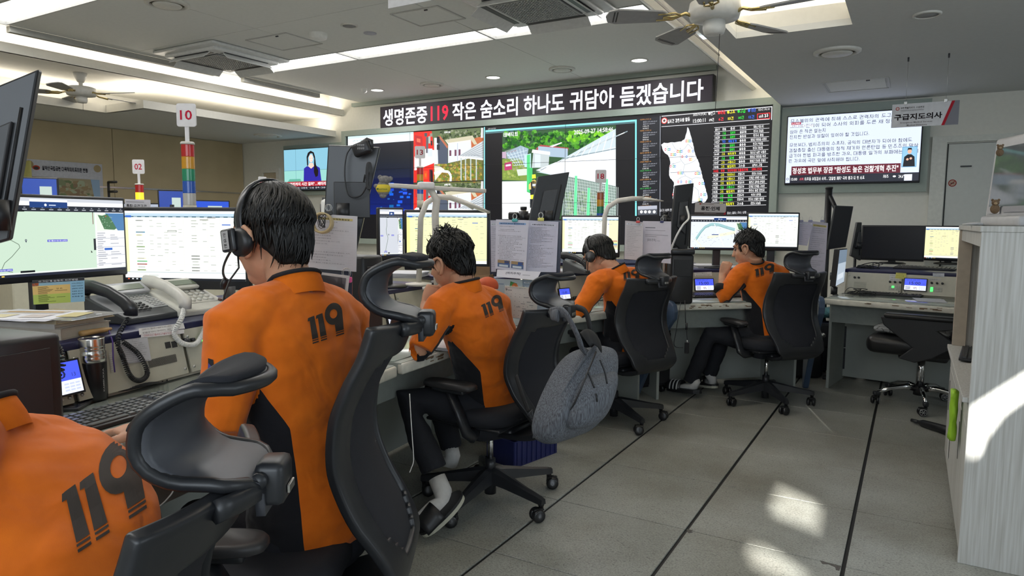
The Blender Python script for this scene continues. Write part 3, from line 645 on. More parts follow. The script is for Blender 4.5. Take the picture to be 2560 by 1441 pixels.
# activity log column
A.ppoly([(1593,297),(1652,292),(1652,540),(1593,540)],'181a20',3)
A.pline([(1651,290),(1650,540)],0.008,'8a8e98',4)
y=298
for q in range(10):
    c='4cd060' if q in (5,7) else 'd89a50'
    A.ptext('▸'+fake(3,r)+' '+fake(3,r)+' 4'+str(q),(1600,y+3.5),(1628,y+1.5),(1600,y),c,layer=5); y+=5.5
    for w in (35,30): A.ptext('출동대 '+fake(2,r)+' 2025-09-27',(1608,y+3.5),(1608+w,y+1.2),(1608,y),'b4b8c4',layer=5); y+=5.5
    for _ in range(2 if q < 3 else 1): A.ptext(fake(4,r),(1607,y+3.5),(1622,y+2.5),(1607,y),'f0f0f0',layer=5); y+=5.7
A.ppoly([(1595,516),(1643,514),(1643,523),(1595,525)],'a8acb8',6); A.ppoly([(1595,524),(1643,522),(1643,536),(1595,538)],'50545c',6)
for x in (1604,1614,1624,1636): A.disc(*A.px(x,530),0.018,'f4f4f4',7,8)
# incident board
A.ppoly([(1653,290),(1930,265),(1930,300),(1653,317)],'1c1a1e',3)
A.pline([(1654,291),(1930,267)],0.008,'d8d8dc',4); A.pline([(1654,317),(1924,298)],0.006,'d8d8dc',4); A.pline([(1930,266),(1929,300)],0.008,'d8d8dc',4)
A.disc(*A.px(1661,302),0.036,'c83430',4,18); A.disc(*A.px(1661,302),0.027,'e8dcd8',5,16); A.disc(*A.px(1661,302),0.014,'50302c',6,8)
A.ptext('실시간 강원소방 활동',(1669,309),(1725,303),(1669,299),'f4f4f4',bold=.02,layer=5)
A.ptext('2025-9-27(토)',(1733,292),(1766,289),(1733,284),'f4f4f4',bold=.01,layer=5); A.ptext('15:00:11',(1733,308),(1764,305),(1733,298.5),'f4f4f4',bold=.01,layer=5)
for t,n,x0,x1,c in (('신고','690건',1771,1789,'f4f4f4'),('화재','6건',1795,1813,'e83038'),('구조','113건',1818,1838,'f0e030'),('구급','145건',1844,1864,'30d840'),('기타','12건',1870,1890,'3c6ce8')):
    dy=-(x0-1771)*.075
    A.ptext('●'+t,(x0,289+dy),(x1,287.5+dy),(x0,279+dy),c,bold=.02,layer=5); A.ptext(n,(x0+2,304.5+dy),(x1-4,303.5+dy),(x0+2,296+dy),c,bold=.02,layer=5)
A.ptext('최종 10건 교육수 88',(1896,278),(1924,275.5),(1896,272),'f0f0f0',layer=5)
A.ppoly([(1893,284.5),(1926,281.5),(1926,297),(1893,299.5)],'d02830',5); A.ppoly([(1895,286.3),(1924,283.6),(1924,295.2),(1895,297.7)],'241c20',6); A.ptext('60초 경과',(1898,296),(1921,293),(1898,287.5),'f4f4f4',bold=.02,layer=7)
# province map
mp=[(1719,318),(1722,322),(1726,336),(1728,342),(1730,350),(1733,363),(1736,378),(1741,392),(1746,404),(1751,420),(1756,440),(1760,456),(1765,474),(1768,486),(1769,496),(1764,505),(1758,508),(1752,502),(1740,506),(1734,508),(1690,508),(1683,500),(1682,486),(1685,470),(1685,456),(1676,446),(1673,438),(1673,428),(1676,410),(1674,396),(1670,388),(1660,380),(1656,372),(1653,362),(1660,357),(1670,358),(1682,356),(1694,355),(1704,354),(1711,349),(1716,334)]
rm=random.Random(5); mj=[]
for p,q in zip(mp,mp[1:]+mp[:1]):
    n=max(1,int(math.hypot(q[0]-p[0],q[1]-p[1])/4))
    for k in range(n): mj.append((p[0]+(q[0]-p[0])*k/n+(rm.uniform(-.9,.9) if k else 0),p[1]+(q[1]-p[1])*k/n+(rm.uniform(-.9,.9) if k else 0)))
A.ppoly(mj,'f0f4fb',4)
for pl in ([(1680,357),(1688,372),(1700,378),(1712,372),(1720,360)],[(1700,378),(1702,400),(1712,412),(1726,408),(1734,404),(1742,398)],[(1702,404),(1690,408),(1678,412)],[(1712,412),(1708,428),(1714,440),(1702,444),(1692,452)],[(1714,440),(1730,448),(1740,444),(1756,446)],[(1730,448),(1734,466),(1746,476),(1748,496)],[(1720,360),(1732,372)],[(1710,474),(1706,490),(1712,506)]): A.pline(pl,0.006,'aab0b4',5)
A.pline([(1676,432),(1754,428)],0.006,'7c8088',5)
for x,y,cs in ((1716,353,'rygb'),(1664,374,'r gb'),(1678,387,'rygb'),(1694,379,'rygb'),(1722,378,'ry b'),(1706,392,'r  b'),(1725,399,'ry'),(1677,416,'r gb'),(1696,433,'rygb'),(1739,434,'rygb'),(1716,455,'r gb'),(1749,459,'r gb'),(1753,487,'r gb'),(1744,500,' ygb'),(1696,455,'r b'),(1683,487,'r')):
    for k,ch in enumerate(cs):
        if ch != ' ': X,Z=A.px(x+k*3.6,y); A.ring(X,Z,0.011,0.005,{'r': 'd82c2c','y': 'e0b020','g': '18a058','b': '2070d0'}[ch],6,8,ry=0.016)
    A.ptext(fake(2,r),(x+3,y-4.5),(x+9,y-4.9),(x+3,y-8.5),'3a4060',layer=6)
# table
rows=[('14:59','구급','질병외','출동지령','원주시 무실동','g'),('14:59','구급','질병외','출동중','원주시 흥업','g'),('14:57','기타','예방경계','출동중','평창군 평창읍 시문리','b'),('14:55','구급','질병외','출동중','원주시 학성동','g'),('14:53','구급','질병외','출동중','원주시 흥산동','g'),('14:49','구조','벌집제거','출동중','정선군 남면 낙동리','y'),('14:47','구급','질병','출동중','평창군 평창읍 여리','g'),('14:47','구조','교통사고','출동중','평창군 진부면 호명리','y'),('14:46','구조','벌집제거','귀소중','삼척시 교동','y'),('14:42','화재','기타화재','추가출동지령','태백시 문곡동','r'),('14:39','구조','기타안전사고','현장도착','춘천시 우두동','y'),('14:39','구조','교통사고','현장도착','인제군 서화면 서흥리','y'),('14:36','구조','벌집제거','현장도착','철원군 김화읍 운장리','y'),('14:35','구급','교통사고','현장도착','인제군 인제읍 고사리','g'),('14:35','구조','벌집제거','출동지령','춘천시 동면 만천리','y'),('14:33','구급','질병','현장도착','속초시 성덕동','g'),('14:33','구급','질병외','현장도착','원주시 신림면 황둔리','g'),('14:32','구조','벌집제거','귀소중','춘천시 서능동','y')]
C={'g': '30e040','b': '3474f0','y': 'ecec30','r': 'f02c38','w': 'f4f4f4'}
def yrow(i,x): return 319.5+i*10.36-(x-1786)*(.070-.0022*i)
for i in range(20):
    A.pline([(1786-i*.42,yrow(i,1786)),(1924-i*.45,yrow(i,1924))],0.005,'c8c8cc',4)
A_cols=((1788,1800),(1806,1815),(1826,1838),(1850,1866),(1884,1909))
for k,t in enumerate(('출동시각','종별','종류','진행상황','재난위치')):
    x0,x1=A_cols[k]; A.ptext(t,(x0,yrow(1,x0)-2),(x1,yrow(1,x1)-2),(x0,yrow(0,x0)+2),C['w'],bold=.01,layer=5)
for i,rw in enumerate(rows):
    for k in range(5):
        x0,x1=A_cols[k]; x0 -= i*.42; x1 -= i*.43
        n=len(rw[k]); ext={3: 4,4: 6}.get(n-0,0)
        if k == 2 and n >= 4: x0 -= 4; x1+=4
        if k == 3 and n > 4: x0 -= 8; x1+=8
        if k == 4 and n > 8: x0 -= 6; x1+=8
        c=C[rw[5]] if (k in (1,2) or rw[5] == 'r') else C['w']
        A.ptext(rw[k],(x0,yrow(i+2,x0)-2),(x1,yrow(i+2,x1)-2),(x0,yrow(i+1,x0)+2),c,bold=.015,layer=5)
A.ptext('금시각 소방력 운영현황',(1649,530),(1690,528),(1649,523),'e8e8ec',layer=5)
A.ptext('중상 | 출동 | 조치 | 상황',(1818,537),(1866,535),(1818,530),'e8e8ec',layer=5)
A.build('display_image',M_VW,vw)
# thin dark joints between the display panels
jm=MB()
for i in range(1,nx): x=vx0+(vx1-vx0)*i/nx; jm.box((x,YW-0.012,(vz0+vz1)/2),(0.004,0.002,vz1-vz0-.02))
for j in range(1,nz): z=vz0+(vz1-vz0)*j/nz; jm.box(((vx0+vx1)/2,YW-0.012,z),(vx1-vx0-.02,0.002,0.004))
jm.build('panel_joints',M_BLACK,vw)
# ---- television on the right
def tv(x0,x1,z0,z1,label,mt=0.055,fname='trim_2',fr=(0.06,0.085)):
    T=empty('television',((x0+x1)/2,YW,z0),0,label,'television')
    MB().box(((x0+x1)/2,YW+0.035,(z0+z1)/2),(x1-x0,0.06,z1-z0),bev=0.006,seg=2).build('bezel',M_BLACK,T)
    q=MB(); a,b=fr
    for c,d in ((((x0+x1)/2,YB-0.03,z1+b/2),(x1-x0+2*a,0.06,b)),(((x0+x1)/2,YB-0.03,z0-b/2),(x1-x0+2*a,0.06,b)),((x0-a/2,YB-0.03,(z0+z1)/2),(a,0.06,z1-z0)),((x1+a/2,YB-0.03,(z0+z1)/2),(a,0.06,z1-z0))): q.box(c,d)
    q.build(fname,M_SAGE,kind='structure')
    return T
W=wall_art()
x0,x1=W.px(1964,380)[0],W.px(2304,380)[0]; z0,z1=W.px(1957,463)[1],W.px(1964,291)[1]
T=tv(x0,x1,z0,z1,'large wall television showing black Korean text and a red news banner')
A=wall_art(); A.base=0.006
A.rect(x0+0.012,z0+0.02,x1-0.012,z1-0.012,'ccd6f0',1)
W_,H_=x1-x0-0.024,z1-z0-0.032; ox,oz=x0+0.012,z0+0.02
def tx(t,u,v,w,h,c,lay=3,bold=0.0,big=False): A.text(t,ox+u*W_,oz+v*H_,h*H_,c,w=w*W_,bold=bold,layer=lay,big=big)
for t,v,w in (('무소불위의 권력에 취해 스스로 권력자의 도구가 되었던',.905,.92),('스스로 권력이 되어 수사의 외피를 두른 채 정적 사냥을',.825,.92),('삼아 온 적은 없는지',.745,.28),('진지한 반성과 성찰이 있어야 할 것입니다.',.665,.61),('무엇보다, 법치주의의 수호자, 공익의 대변자가 되어야 함에도',.545,.92),('검찰총장 출신 대통령의 정적 제거와 언론탄압 등 민주주의 말살',.465,.965),('급기야 헌법 파괴를 방조한 과오, 대통령 일가의 부패에는 철저히',.385,.965),('린 과오에 국민 앞에 사죄해야 합니다.',.305,.55)):
    tx(t,.02,v,w,.058,'16161e',3,.004)
A.rect(ox,oz,ox+W_,oz+.115*H_,'20222c',2); A.rect(ox,oz,ox+.035*W_,oz+.27*H_,'ccd6f0',3); A.rect(ox+.9*W_,oz,ox+.955*W_,oz+.09*H_,'d8e0f0',4)
A.rect(ox+.045*W_,oz+.115*H_,ox+.87*W_,oz+.25*H_,'5c1a28',3)
tx('정성호 법무부 장관 "완성도 높은 검찰개혁 추진"',.055,.135,.80,.095,'f8f6f6',4,.02,True)
tx('15:00',.045,.035,.05,.04,'f0f0f0',4,.01); tx('사회',.115,.035,.03,.04,'e06070',4,.01); tx("차호동 부장검사 사의…'검찰청 폐지' 국회 통과 뒤 첫 사표",.155,.03,.46,.052,'f4f4f4',4,.01)
tx('제주',.75,.045,.04,.045,'f4f4f4',4,.01); A.disc(ox+.83*W_,oz+.065*H_,.014,'f4f4f4',4,10,ry=.009); tx('24.6℃',.86,.04,.055,.045,'f4f4f4',5,.01)
A.ring(ox+.017*W_,oz+.06*H_,.012,.004,'303848',4)
A.rect(ox+.028*W_,oz+.878*H_,ox+.105*W_,oz+.915*H_,'a03c50',4); tx('뉴스특보',.034,.883,.062,.028,'f4e8ea',5,.01); A.rect(ox+.028*W_,oz+.84*H_,ox+.205*W_,oz+.876*H_,'dfe4f2',4); tx('방통위 해체법 무제한토론',.034,.843,.165,.03,'2c2430',5)
# sign language interpreter inset
ix,iz,iw,ih=ox+.875*W_,oz+.19*H_,.105*W_,.29*H_
A.rect(ix,iz,ix+iw,iz+ih,'6c9cc0',5); A.rect(ix+.006,iz+.006,ix+iw-.006,iz+ih-.006,'88b8d4',6)
A.poly([(ix+.1*iw,iz+.006),(ix+.16*iw,iz+.5*ih),(ix+.38*iw,iz+.62*ih),(ix+.62*iw,iz+.62*ih),(ix+.84*iw,iz+.5*ih),(ix+.9*iw,iz+.006)],'16161c',7)
A.disc(ix+.5*iw,iz+.76*ih,.017,'dca890',8,ry=.022); A.poly([(ix+.34*iw,iz+.78*ih),(ix+.38*iw,iz+.93*ih),(ix+.62*iw,iz+.93*ih),(ix+.66*iw,iz+.78*ih),(ix+.6*iw,iz+.85*ih),(ix+.4*iw,iz+.85*ih)],'181416',9)
A.disc(ix+.38*iw,iz+.38*ih,.011,'dca890',8); A.disc(ix+.6*iw,iz+.42*ih,.011,'dca890',8)
A.build('screen_image',M_VW,T)
# ---- television on the left with the newsreader
x0,x1=W.px(710,420)[0],W.px(852,420)[0]; z0,z1=W.px(716,479)[1],W.px(711,374)[1]
T=tv(x0,x1,z0,z1,'wall television showing a newsreader in a blue dress against pale blue',fname='trim_3',fr=(.05,.06))
A=wall_art(); A.base=0.006; ox,oz,W_,H_=x0+.012,z0+.02,x1-x0-.024,z1-z0-.032
A.rect(ox,oz,ox+W_,oz+H_,'7fb4c8',1); A.rect(ox,oz+.2*H_,ox+W_,oz+.48*H_,'8cc4bc',2); A.line((ox,oz+.48*H_),(ox+W_,oz+.48*H_),.006,'5c8898',3); A.line((ox+.22*W_,oz),(ox+.22*W_,oz+H_),.006,'5c8898',3)
A.poly([(ox+.06*W_,oz+.2*H_),(ox+.1*W_,oz+.27*H_),(ox+.3*W_,oz+.27*H_),(ox+.32*W_,oz+.2*H_)],'5aa08c',3)
def q(u,v): return (ox+u*W_,oz+v*H_)
A.poly([q(.36,.2),q(.37,.52),q(.42,.57),q(.60,.57),q(.655,.52),q(.68,.2)],'2c2694',5)
A.poly([q(.45,.57),q(.475,.65),q(.53,.65),q(.555,.57),q(.5,.51)],'e6c0b0',6); A.disc(*q(.503,.76),.042,'ecccc0',7,18,ry=.06)
A.poly([q(.43,.60),q(.425,.8),q(.45,.9),q(.5,.945),q(.555,.9),q(.575,.8),q(.59,.6),q(.63,.45),q(.62,.33),q(.58,.30),q(.55,.42),q(.555,.6),q(.56,.75),q(.53,.88),q(.49,.88),q(.45,.78),q(.452,.62),q(.44,.56)],'1c1416',8)
A.disc(*q(.488,.765),.005,'302020',9,6); A.disc(*q(.525,.765),.005,'302020',9,6); A.disc(*q(.506,.70),.008,'b85060',9,6,ry=.004)
A.rect(ox,oz+.05*H_,ox+W_,oz+.205*H_,'a02430',9); A.rect(ox,oz,ox+W_,oz+.085*H_,'181a24',10)
A.text('"완진까지 시간 걸려"…배터리 냉각 작업',ox+.09*W_,oz+.1*H_,.085*H_,'f8f2f2',w=1.05*W_*.86,bold=.02,layer=11,big=True)
A.text('16:00 이재명 대통령 "소방 총력 대응" 지시',ox+.06*W_,oz+.025*H_,.04*H_,'c8ccd4',w=.8*W_,layer=11)
A.build('screen_image',M_VW,T)
# ================================================================ CEILING FIXTURES
def cassette(cx,cy,label,s=0.95,rz=0.0):
    T=empty('ceiling_air_conditioner',(cx,cy,2.99),rz,label,'air conditioner','ceiling cassette air conditioners')
    MP=mat('cassette_plastic',(0.66,0.67,0.66),0.4)
    h=s/2; g=s*0.27
    b=MB(); b.box((0,0,-0.008),(s,s,0.03),bev=0.012,seg=2); b.box((0,0,-0.035),(s*0.84,s*0.84,0.05),bev=0.03,seg=3)
    b.build('panel',MP,T,local=True)
    MB().box((0,0,-0.061),(2*g+0.03,2*g+0.03,0.006),bev=0.002).build('grille_backing',M_DGREY,T,local=True)
    gr=MB()
    for k in range(19):
        u=-g+2*g*k/18; gr.box((u,0,-0.068),(0.011,2*g,0.008)); gr.box((0,u,-0.068),(2*g,0.011,0.008))
    gr.build('intake_grille',mat('grille_grey',(0.42,0.43,0.43),0.5),T,local=True)
    for k in range(4):
        M=Matrix.Rotation(k*PI/2,4,'Z')
        MB().box((0,s*0.36,-0.055),(s*0.56,0.075,0.016),M=M).build('outlet_slot',M_BLACK,T,local=True)
        M2=M @ Matrix.Translation((0,s*0.375,-0.062)) @ Matrix.Rotation(math.radians(-38),4,'X')
        MB().box((0,0.045,0),(s*0.58,0.10,0.008),M=M2,bev=0.003).build('outlet_flap',MP,T,local=True)
    return T
cassette(-6.35,4.87,'white ceiling cassette air conditioner at the left with all four flaps open')
cassette(-2.62,4.86,'white ceiling cassette air conditioner cut by the top edge, near the ceiling fan')
def disc_fixture(name,p,r,label,cat,kind,group=None,rz=0):
    T=empty(name,(p.x,p.y,p.z),0,label,cat,group); PW=mat('fixture_white',(0.66,0.65,0.60),0.5)
    if kind == 'down':
        MB().lathe([(r,0),(r*1.02,-0.006),(r*0.86,-0.010),(r*0.84,0.002)],caps=False,n=28).build('ring',PW,T,local=True)
        MB().lathe([(r*0.85,-0.002),(r*0.85,0.001)],n=28).build('lens',mat('downlight_lens',(1,1,1),0.4,emit=(1,1,1),estr=6,noise=0),T,local=True)
    elif kind == 'diff':
        MB().lathe([(r,0),(r*1.0,-0.012),(r*0.80,-0.022),(r*0.78,-0.004)],caps=False,n=32).build('outer_ring',PW,T,local=True)
        MB().lathe([(r*0.80,-0.004),(r*0.80,-0.002)],n=32).build('dark_throat',mat('throat',(0.10,0.085,0.05),0.6),T,local=True)
        MB().lathe([(0.001,-0.026),(r*0.62,-0.024),(r*0.66,-0.018),(r*0.60,-0.010)],caps=False,n=32).build('centre_plate',PW,T,local=True)
    elif kind == 'det':
        MB().lathe([(r,0),(r,-0.02),(r*.9,-0.045),(r*.4,-0.06),(0.001,-0.062)],caps=False,n=24).build('dome',mat('detector_white',(.8,.8,.76),.4),T,local=True)
        MB().lathe([(r*.72,0),(r*.72,-0.006)],n=20).build('base',M_DGREY,T,local=True)
    else:
        MB().lathe([(r,0),(r,-0.008),(r*.82,-0.012),(r*.8,-0.004)],caps=False,n=24).build('ring',PW,T,local=True)
        MB().lathe([(r*.8,-0.007),(r*.8,-0.003)],n=24).build('grille',mat('speaker_mesh',(0.30,0.30,0.30),0.6),T,local=True)
    return T
for (x,y),nm in (((943,225),'left'),((1233,193),'middle'),((1598,150),'right')):
    p=pz(x,y,3.0); disc_fixture('downlight',p,0.095,f'small round glowing ceiling downlight over the message board, {nm} of three','downlight','down','downlights over the message board')
    light('downlight_beam','AREA',(p.x,p.y,2.97),7,(1,1,1),0.15)
disc_fixture('air_diffuser',pz(1080,210,3.0),0.15,'round white ceiling air diffuser between the left and middle downlights','diffuser','diff','round ceiling diffusers')
disc_fixture('air_diffuser',pz(1405,172,3.0),0.15,'round white ceiling air diffuser between the middle and right downlights','diffuser','diff','round ceiling diffusers')
disc_fixture('air_diffuser',pz(418,8,3.0),0.165,'round ceiling air diffuser with a tan ring at the top left edge','diffuser','diff','round ceiling diffusers')
disc_fixture('air_diffuser',pz(2093,128,2.5),0.155,'round diffuser with a dark ring in the low ceiling on the right','diffuser','diff','round ceiling diffusers')
disc_fixture('air_diffuser',pz(670,338,2.54),0.20,'flat round diffuser in the low soffit before the left television','diffuser','diff','round ceiling diffusers')
disc_fixture('smoke_detector',pz(795,84,3.0),0.085,'round domed smoke detector on the ceiling right of the left air conditioner','detector','det')
disc_fixture('smoke_detector',pz(910,221,3.0),0.04,'tiny detector beside the leftmost downlight','detector','det')
disc_fixture('ceiling_speaker',pz(873,63,3.0),0.075,'round ceiling speaker with grey grille beyond the domed smoke detector','speaker','spk')
disc_fixture('ceiling_speaker',pz(2318,35,2.5),0.075,'round grey ceiling speaker at the top right in the low ceiling','speaker','spk')
p=pz(925,83,3.0); MB().lathe([(0.06,0),(0.06,-0.004)],c=p,n=20).build('ceiling_cover_plate',mat('bluish_plate',(0.45,0.46,0.52),.5),label='flat bluish round blanking plate on the ceiling beside the speaker',cat='cover plate')
# access hatches
def hatch(c,sx,sy,label):
    T=empty('ceiling_hatch',c,0,label,'hatch','ceiling access hatches'); q=MB(); t=.012
    for a,b in (((0,sy/2),(sx,t)),((0,-sy/2),(sx,t)),((sx/2,0),(t,sy)),((-sx/2,0),(t,sy))): q.box((a[0],a[1],-0.003),(b[0],b[1],0.006))
    q.build('frame',mat('hatch_frame',(0.5,0.5,0.48),.6),T,local=True)
    MB().box((0,0,-0.001),(sx-.05,sy-.05,.002)).build('door_leaf',M_CEIL,T,local=True)
    MB().box((sx*.2,-sy/2+.04,-0.006),(.03,.01,.01)).build('latch',M_DGREY,T,local=True)
hatch((-5.35,4.80,3.0),.55,.45,'square ceiling access hatch right of the left air conditioner')
hatch((-3.62,4.80,3.0),.48,.40,'square ceiling access hatch left of the right air conditioner')
hatch((-0.50,6.85,2.5),.50,.50,'square access hatch in the low ceiling above the right television')
# ---- ceiling fans
def fan(loc,R,a0,top,label,cord,hub='white'):
    T=empty('ceiling_fan',loc,0,label,'ceiling fan','ceiling fans')
    MW=mat('fan_white_enamel',(0.62,0.61,0.57),0.35); MG=mat('fan_brass',(0.62,0.50,0.24),0.25,1.0); MBL=mat('fan_blade',(0.30,0.30,0.30) if hub == 'brass' else (0.46,0.45,0.41),0.5)
    MB().lathe([(0.10*R/.55,0.03),(0.125*R/.55,0.02),(0.13*R/.55,-0.02),(0.12*R/.55,-0.06),(0.06,-0.07)],n=28).build('motor_housing',MW,T,local=True)
    MB().lathe([(0.055,-0.07),(0.058,-0.11),(0.05,-0.135),(0.02,-0.14)],n=20).build('switch_housing',MW,T,local=True)
    q=MB(); q.lathe([(0.02,0.03),(0.02,top-0.06)],n=12); q.lathe([(0.03,top-0.10),(0.055,top-0.05),(0.07,top)],n=20); q.build('mount',MW,T,local=True)
    for k in range(5):
        M=Matrix.Rotation(a0+k*2*PI/5,4,'Z') @ Matrix.Translation((0,0,-0.045)) @ Matrix.Rotation(math.radians(11),4,'X')
        w0,w1=0.055,0.075; r0=0.24*R/.55
        pts=[(r0,-w0*.7),(r0+.03,-w0),(R*.9,-w1),(R-.015,-w1*.75),(R,0),(R-.015,w1*.75),(R*.9,w1),(r0+.03,w0),(r0,w0*.7)]
        bl=MB().prism(pts,-0.004,0.004,M=M).build('blade',MBL,T,local=True)
        br=MB(); br.tube([(0.10,0,0.0),(0.15,0,0.015),(0.19,0,0.0),(r0+.02,0,-0.006)],[.012,.009,.009,.012],8,M=M)
        for s in (-1,1): br.tube([(0.17,0,0.004),(0.21,s*.035,0),(r0+.05,s*.03,-0.006)],.005,6,M=M)
        br.build('blade_arm',MG,T,local=True)
        if hub == 'brass':
            st=MB()
            for d in (.04,.055): st.prism([(R-d-.006,-w1*.7),(R-d,-w1*.7),(R-d,w1*.7),(R-d-.006,w1*.7)],-0.0052,0.0052,M=M)
            st.build('blade_stripe',M_BLACK,bl,local=True)
    if cord:
        MB().tube([(0.03,0,-0.13),(0.028,0,-cord*.45),(0.02,0.0,-cord)],0.0016,5).build('pull_cord',M_CABLE,T,local=True)
    return T
c=pd(1787,18,3.55); fan((c.x,c.y,c.z),0.56,math.radians(-8),2.9-c.z,'near ceiling fan with brass arms and striped blades hanging at the top',0.55,'brass')
c=pd(203,232,7.4); fan((c.x,c.y,c.z+.03),0.62,math.radians(20),2.84-c.z-.03,'white ceiling fan over the far left corner beneath the cove light',0.22)
# ---- hanging signs
def sign(x,y,z0,w,h,label,art,strings,M_=None):
    T=empty('hanging_sign',(x,y,z0),0,label,'sign'); MB().box((x,y,z0+h/2),(w,0.004,h),bev=0.001).build('board',mat('sign_board_white',(0.62,0.62,0.64),.5),T)
    A=Art((x-w/2,y-0.002,z0),(1,0,0),(0,0,1)); art(A,w,h); A.build('print',M_PRINT,T)
    for sx,zt in strings:
        MB().tube([(sx,y,z0+h),(sx,y,zt)],0.0012,5).build('suspension_wire',M_STEEL,T)
        MB().box((sx,y,z0+h+.004),(.02,.012,.024),bev=.002).build('wire_clamp',M_STEEL,T); MB().cyl((sx,y,zt-.03),(sx,y,zt),.006,8).build('ceiling_hook',M_DGREY,T)
ys=5.9; a=py_(2231,262,ys); b=py_(2400,243,ys); c=py_(2231,320,ys); w=b.x-a.x; h=a.z-c.z
def art_ems(A,w,h):
    A.poly([(.80*w,0),(w,0),(w,h),(.92*w,h)],'84848c'); A.L=2
    A.poly([(.755*w,0),(.80*w,0),(.935*w,h),(.89*w,h)],'b02c38')
    A.disc(.085*w,.80*h,.03*w,'a83c38',n=18); A.L=3; A.disc(.085*w,.80*h,.02*w,'d8c8c4'); A.L=2
    A.text('강원특별자치도 소방본부',.13*w,.78*h,.085*h,'3c3434',w=.36*w,bold=.015); A.rect(.13*w,.72*h,.49*w,.73*h,'3c3434'); A.text('GANGWON STATE FIRE HEADQUARTERS',.14*w,.67*h,.035*h,'5c5454',w=.34*w)
    A.text('구급지도의사',.04*w,.30*h,.27*h,'262024',w=.72*w,bold=.03,big=True)
    A.text('Emergency Medical Services',.14*w,.15*h,.075*h,'605a5c',w=.48*w,bold=.01); A.text('Medical Directors',.24*w,.04*h,.07*h,'605a5c',w=.30*w,bold=.01)
sign((a.x+b.x)/2,ys,c.z,w,h,'white hanging sign with large Korean lettering and a red stripe',art_ems,[(py_(2265,250,ys).x,2.5),(py_(2366,240,ys).x,2.5)])
ys=3.0; a=py_(968,28,ys); b=py_(1200,0,ys); w=(b.x-a.x)*1.02
def art_top(A,w,h):
    A.poly([(.67*w,0),(.74*w,0),(.90*w,h),(.83*w,h)],'b83038'); A.text('The Respected',.155*w,.055,.03,'606068',w=.34*w,bold=.01); A.text('상황팀장',.12*w,.12,.09,'302c30',w=.5*w,bold=.02)
sign(a.x+w/2+.02,ys,a.z+.012,w*1.04,.30,'white hanging sign cut off by the top edge, before the right air conditioner',art_top,[(a.x+.12,3.0),(a.x+w-.1,3.0)])

# ================================================================ DESKS AND CONSOLES
M_TOP=mat('worktop_grey_green_laminate',(0.33,0.35,0.31),0.35,noise=0.1,nscale=8)
M_EDGE=mat('worktop_edge_cream',(0.60,0.58,0.50),0.45,noise=0.12,nscale=25)
M_PANEL=mat('desk_panel_grey',(0.34,0.36,0.33),0.55,noise=0.05,nscale=5)
M_APRON=mat('desk_apron_grey',(0.24,0.26,0.24),0.55)
M_CHIPW=mat('worn_chipboard',(0.20,0.13,0.08),0.9,noise=0.4,nscale=60)
M_RACK=mat('console_beige_metal',(0.50,0.48,0.38),0.4,noise=0.04)
M_RACK2=mat('console_unit_face',(0.46,0.445,0.365),0.38,noise=0.04)
M_HOLE=mat('vent_hole_dark',(0.03,0.03,0.03),0.8)
M_GREENL=mat('lit_green_key',(0.1,0.5,0.1),0.4,emit=(0.05,1.0,0.12),estr=1.8,noise=0)
M_BLUEG=mat('blue_grey_end_panel',(0.055,0.085,0.14),0.35)
HT,RT0,RTZ=0.73,0.60,0.92
class Station:
    def __init__(s,A,B):
        s.O=Vector((*A,0)); d=Vector((B[0]-A[0],B[1]-A[1],0)); s.L=d.length; s.x=d.normalized(); s.y=Vector((-s.x.y,s.x.x,0))
        s.M=Matrix(((s.x.x,s.y.x,0,s.O.x),(s.x.y,s.y.y,0,s.O.y),(0,0,1,0),(0,0,0,1)))
        s.rz=math.atan2(s.x.y,s.x.x)
        # front face of the console leans back a little
        s.fo=s.P(0,RT0-.01,HT); up=(s.P(0,RT0+.035,RTZ)-s.fo); s.fu=up.normalized(); s.fn=s.x.cross(s.fu)
    def P(s,u,v,z): return s.O + s.x*u + s.y*v + Vector((0,0,z))
    def uv(s,p): d=Vector(p)-s.O; return d.dot(s.x),d.dot(s.y)
    def art(s): return Art(s.fo,s.x,s.fu)
ST=[Station((-1.22,-0.75),(-1.46,0.70)),Station((-1.47,0.74),(-1.71,2.06)),Station((-1.715,2.10),(-1.83,3.36)),Station((-1.83,3.40),(-1.45,4.60)),Station((-1.42,4.64),(-0.58,5.42)),Station((-0.56,5.66),(1.9,5.30))]
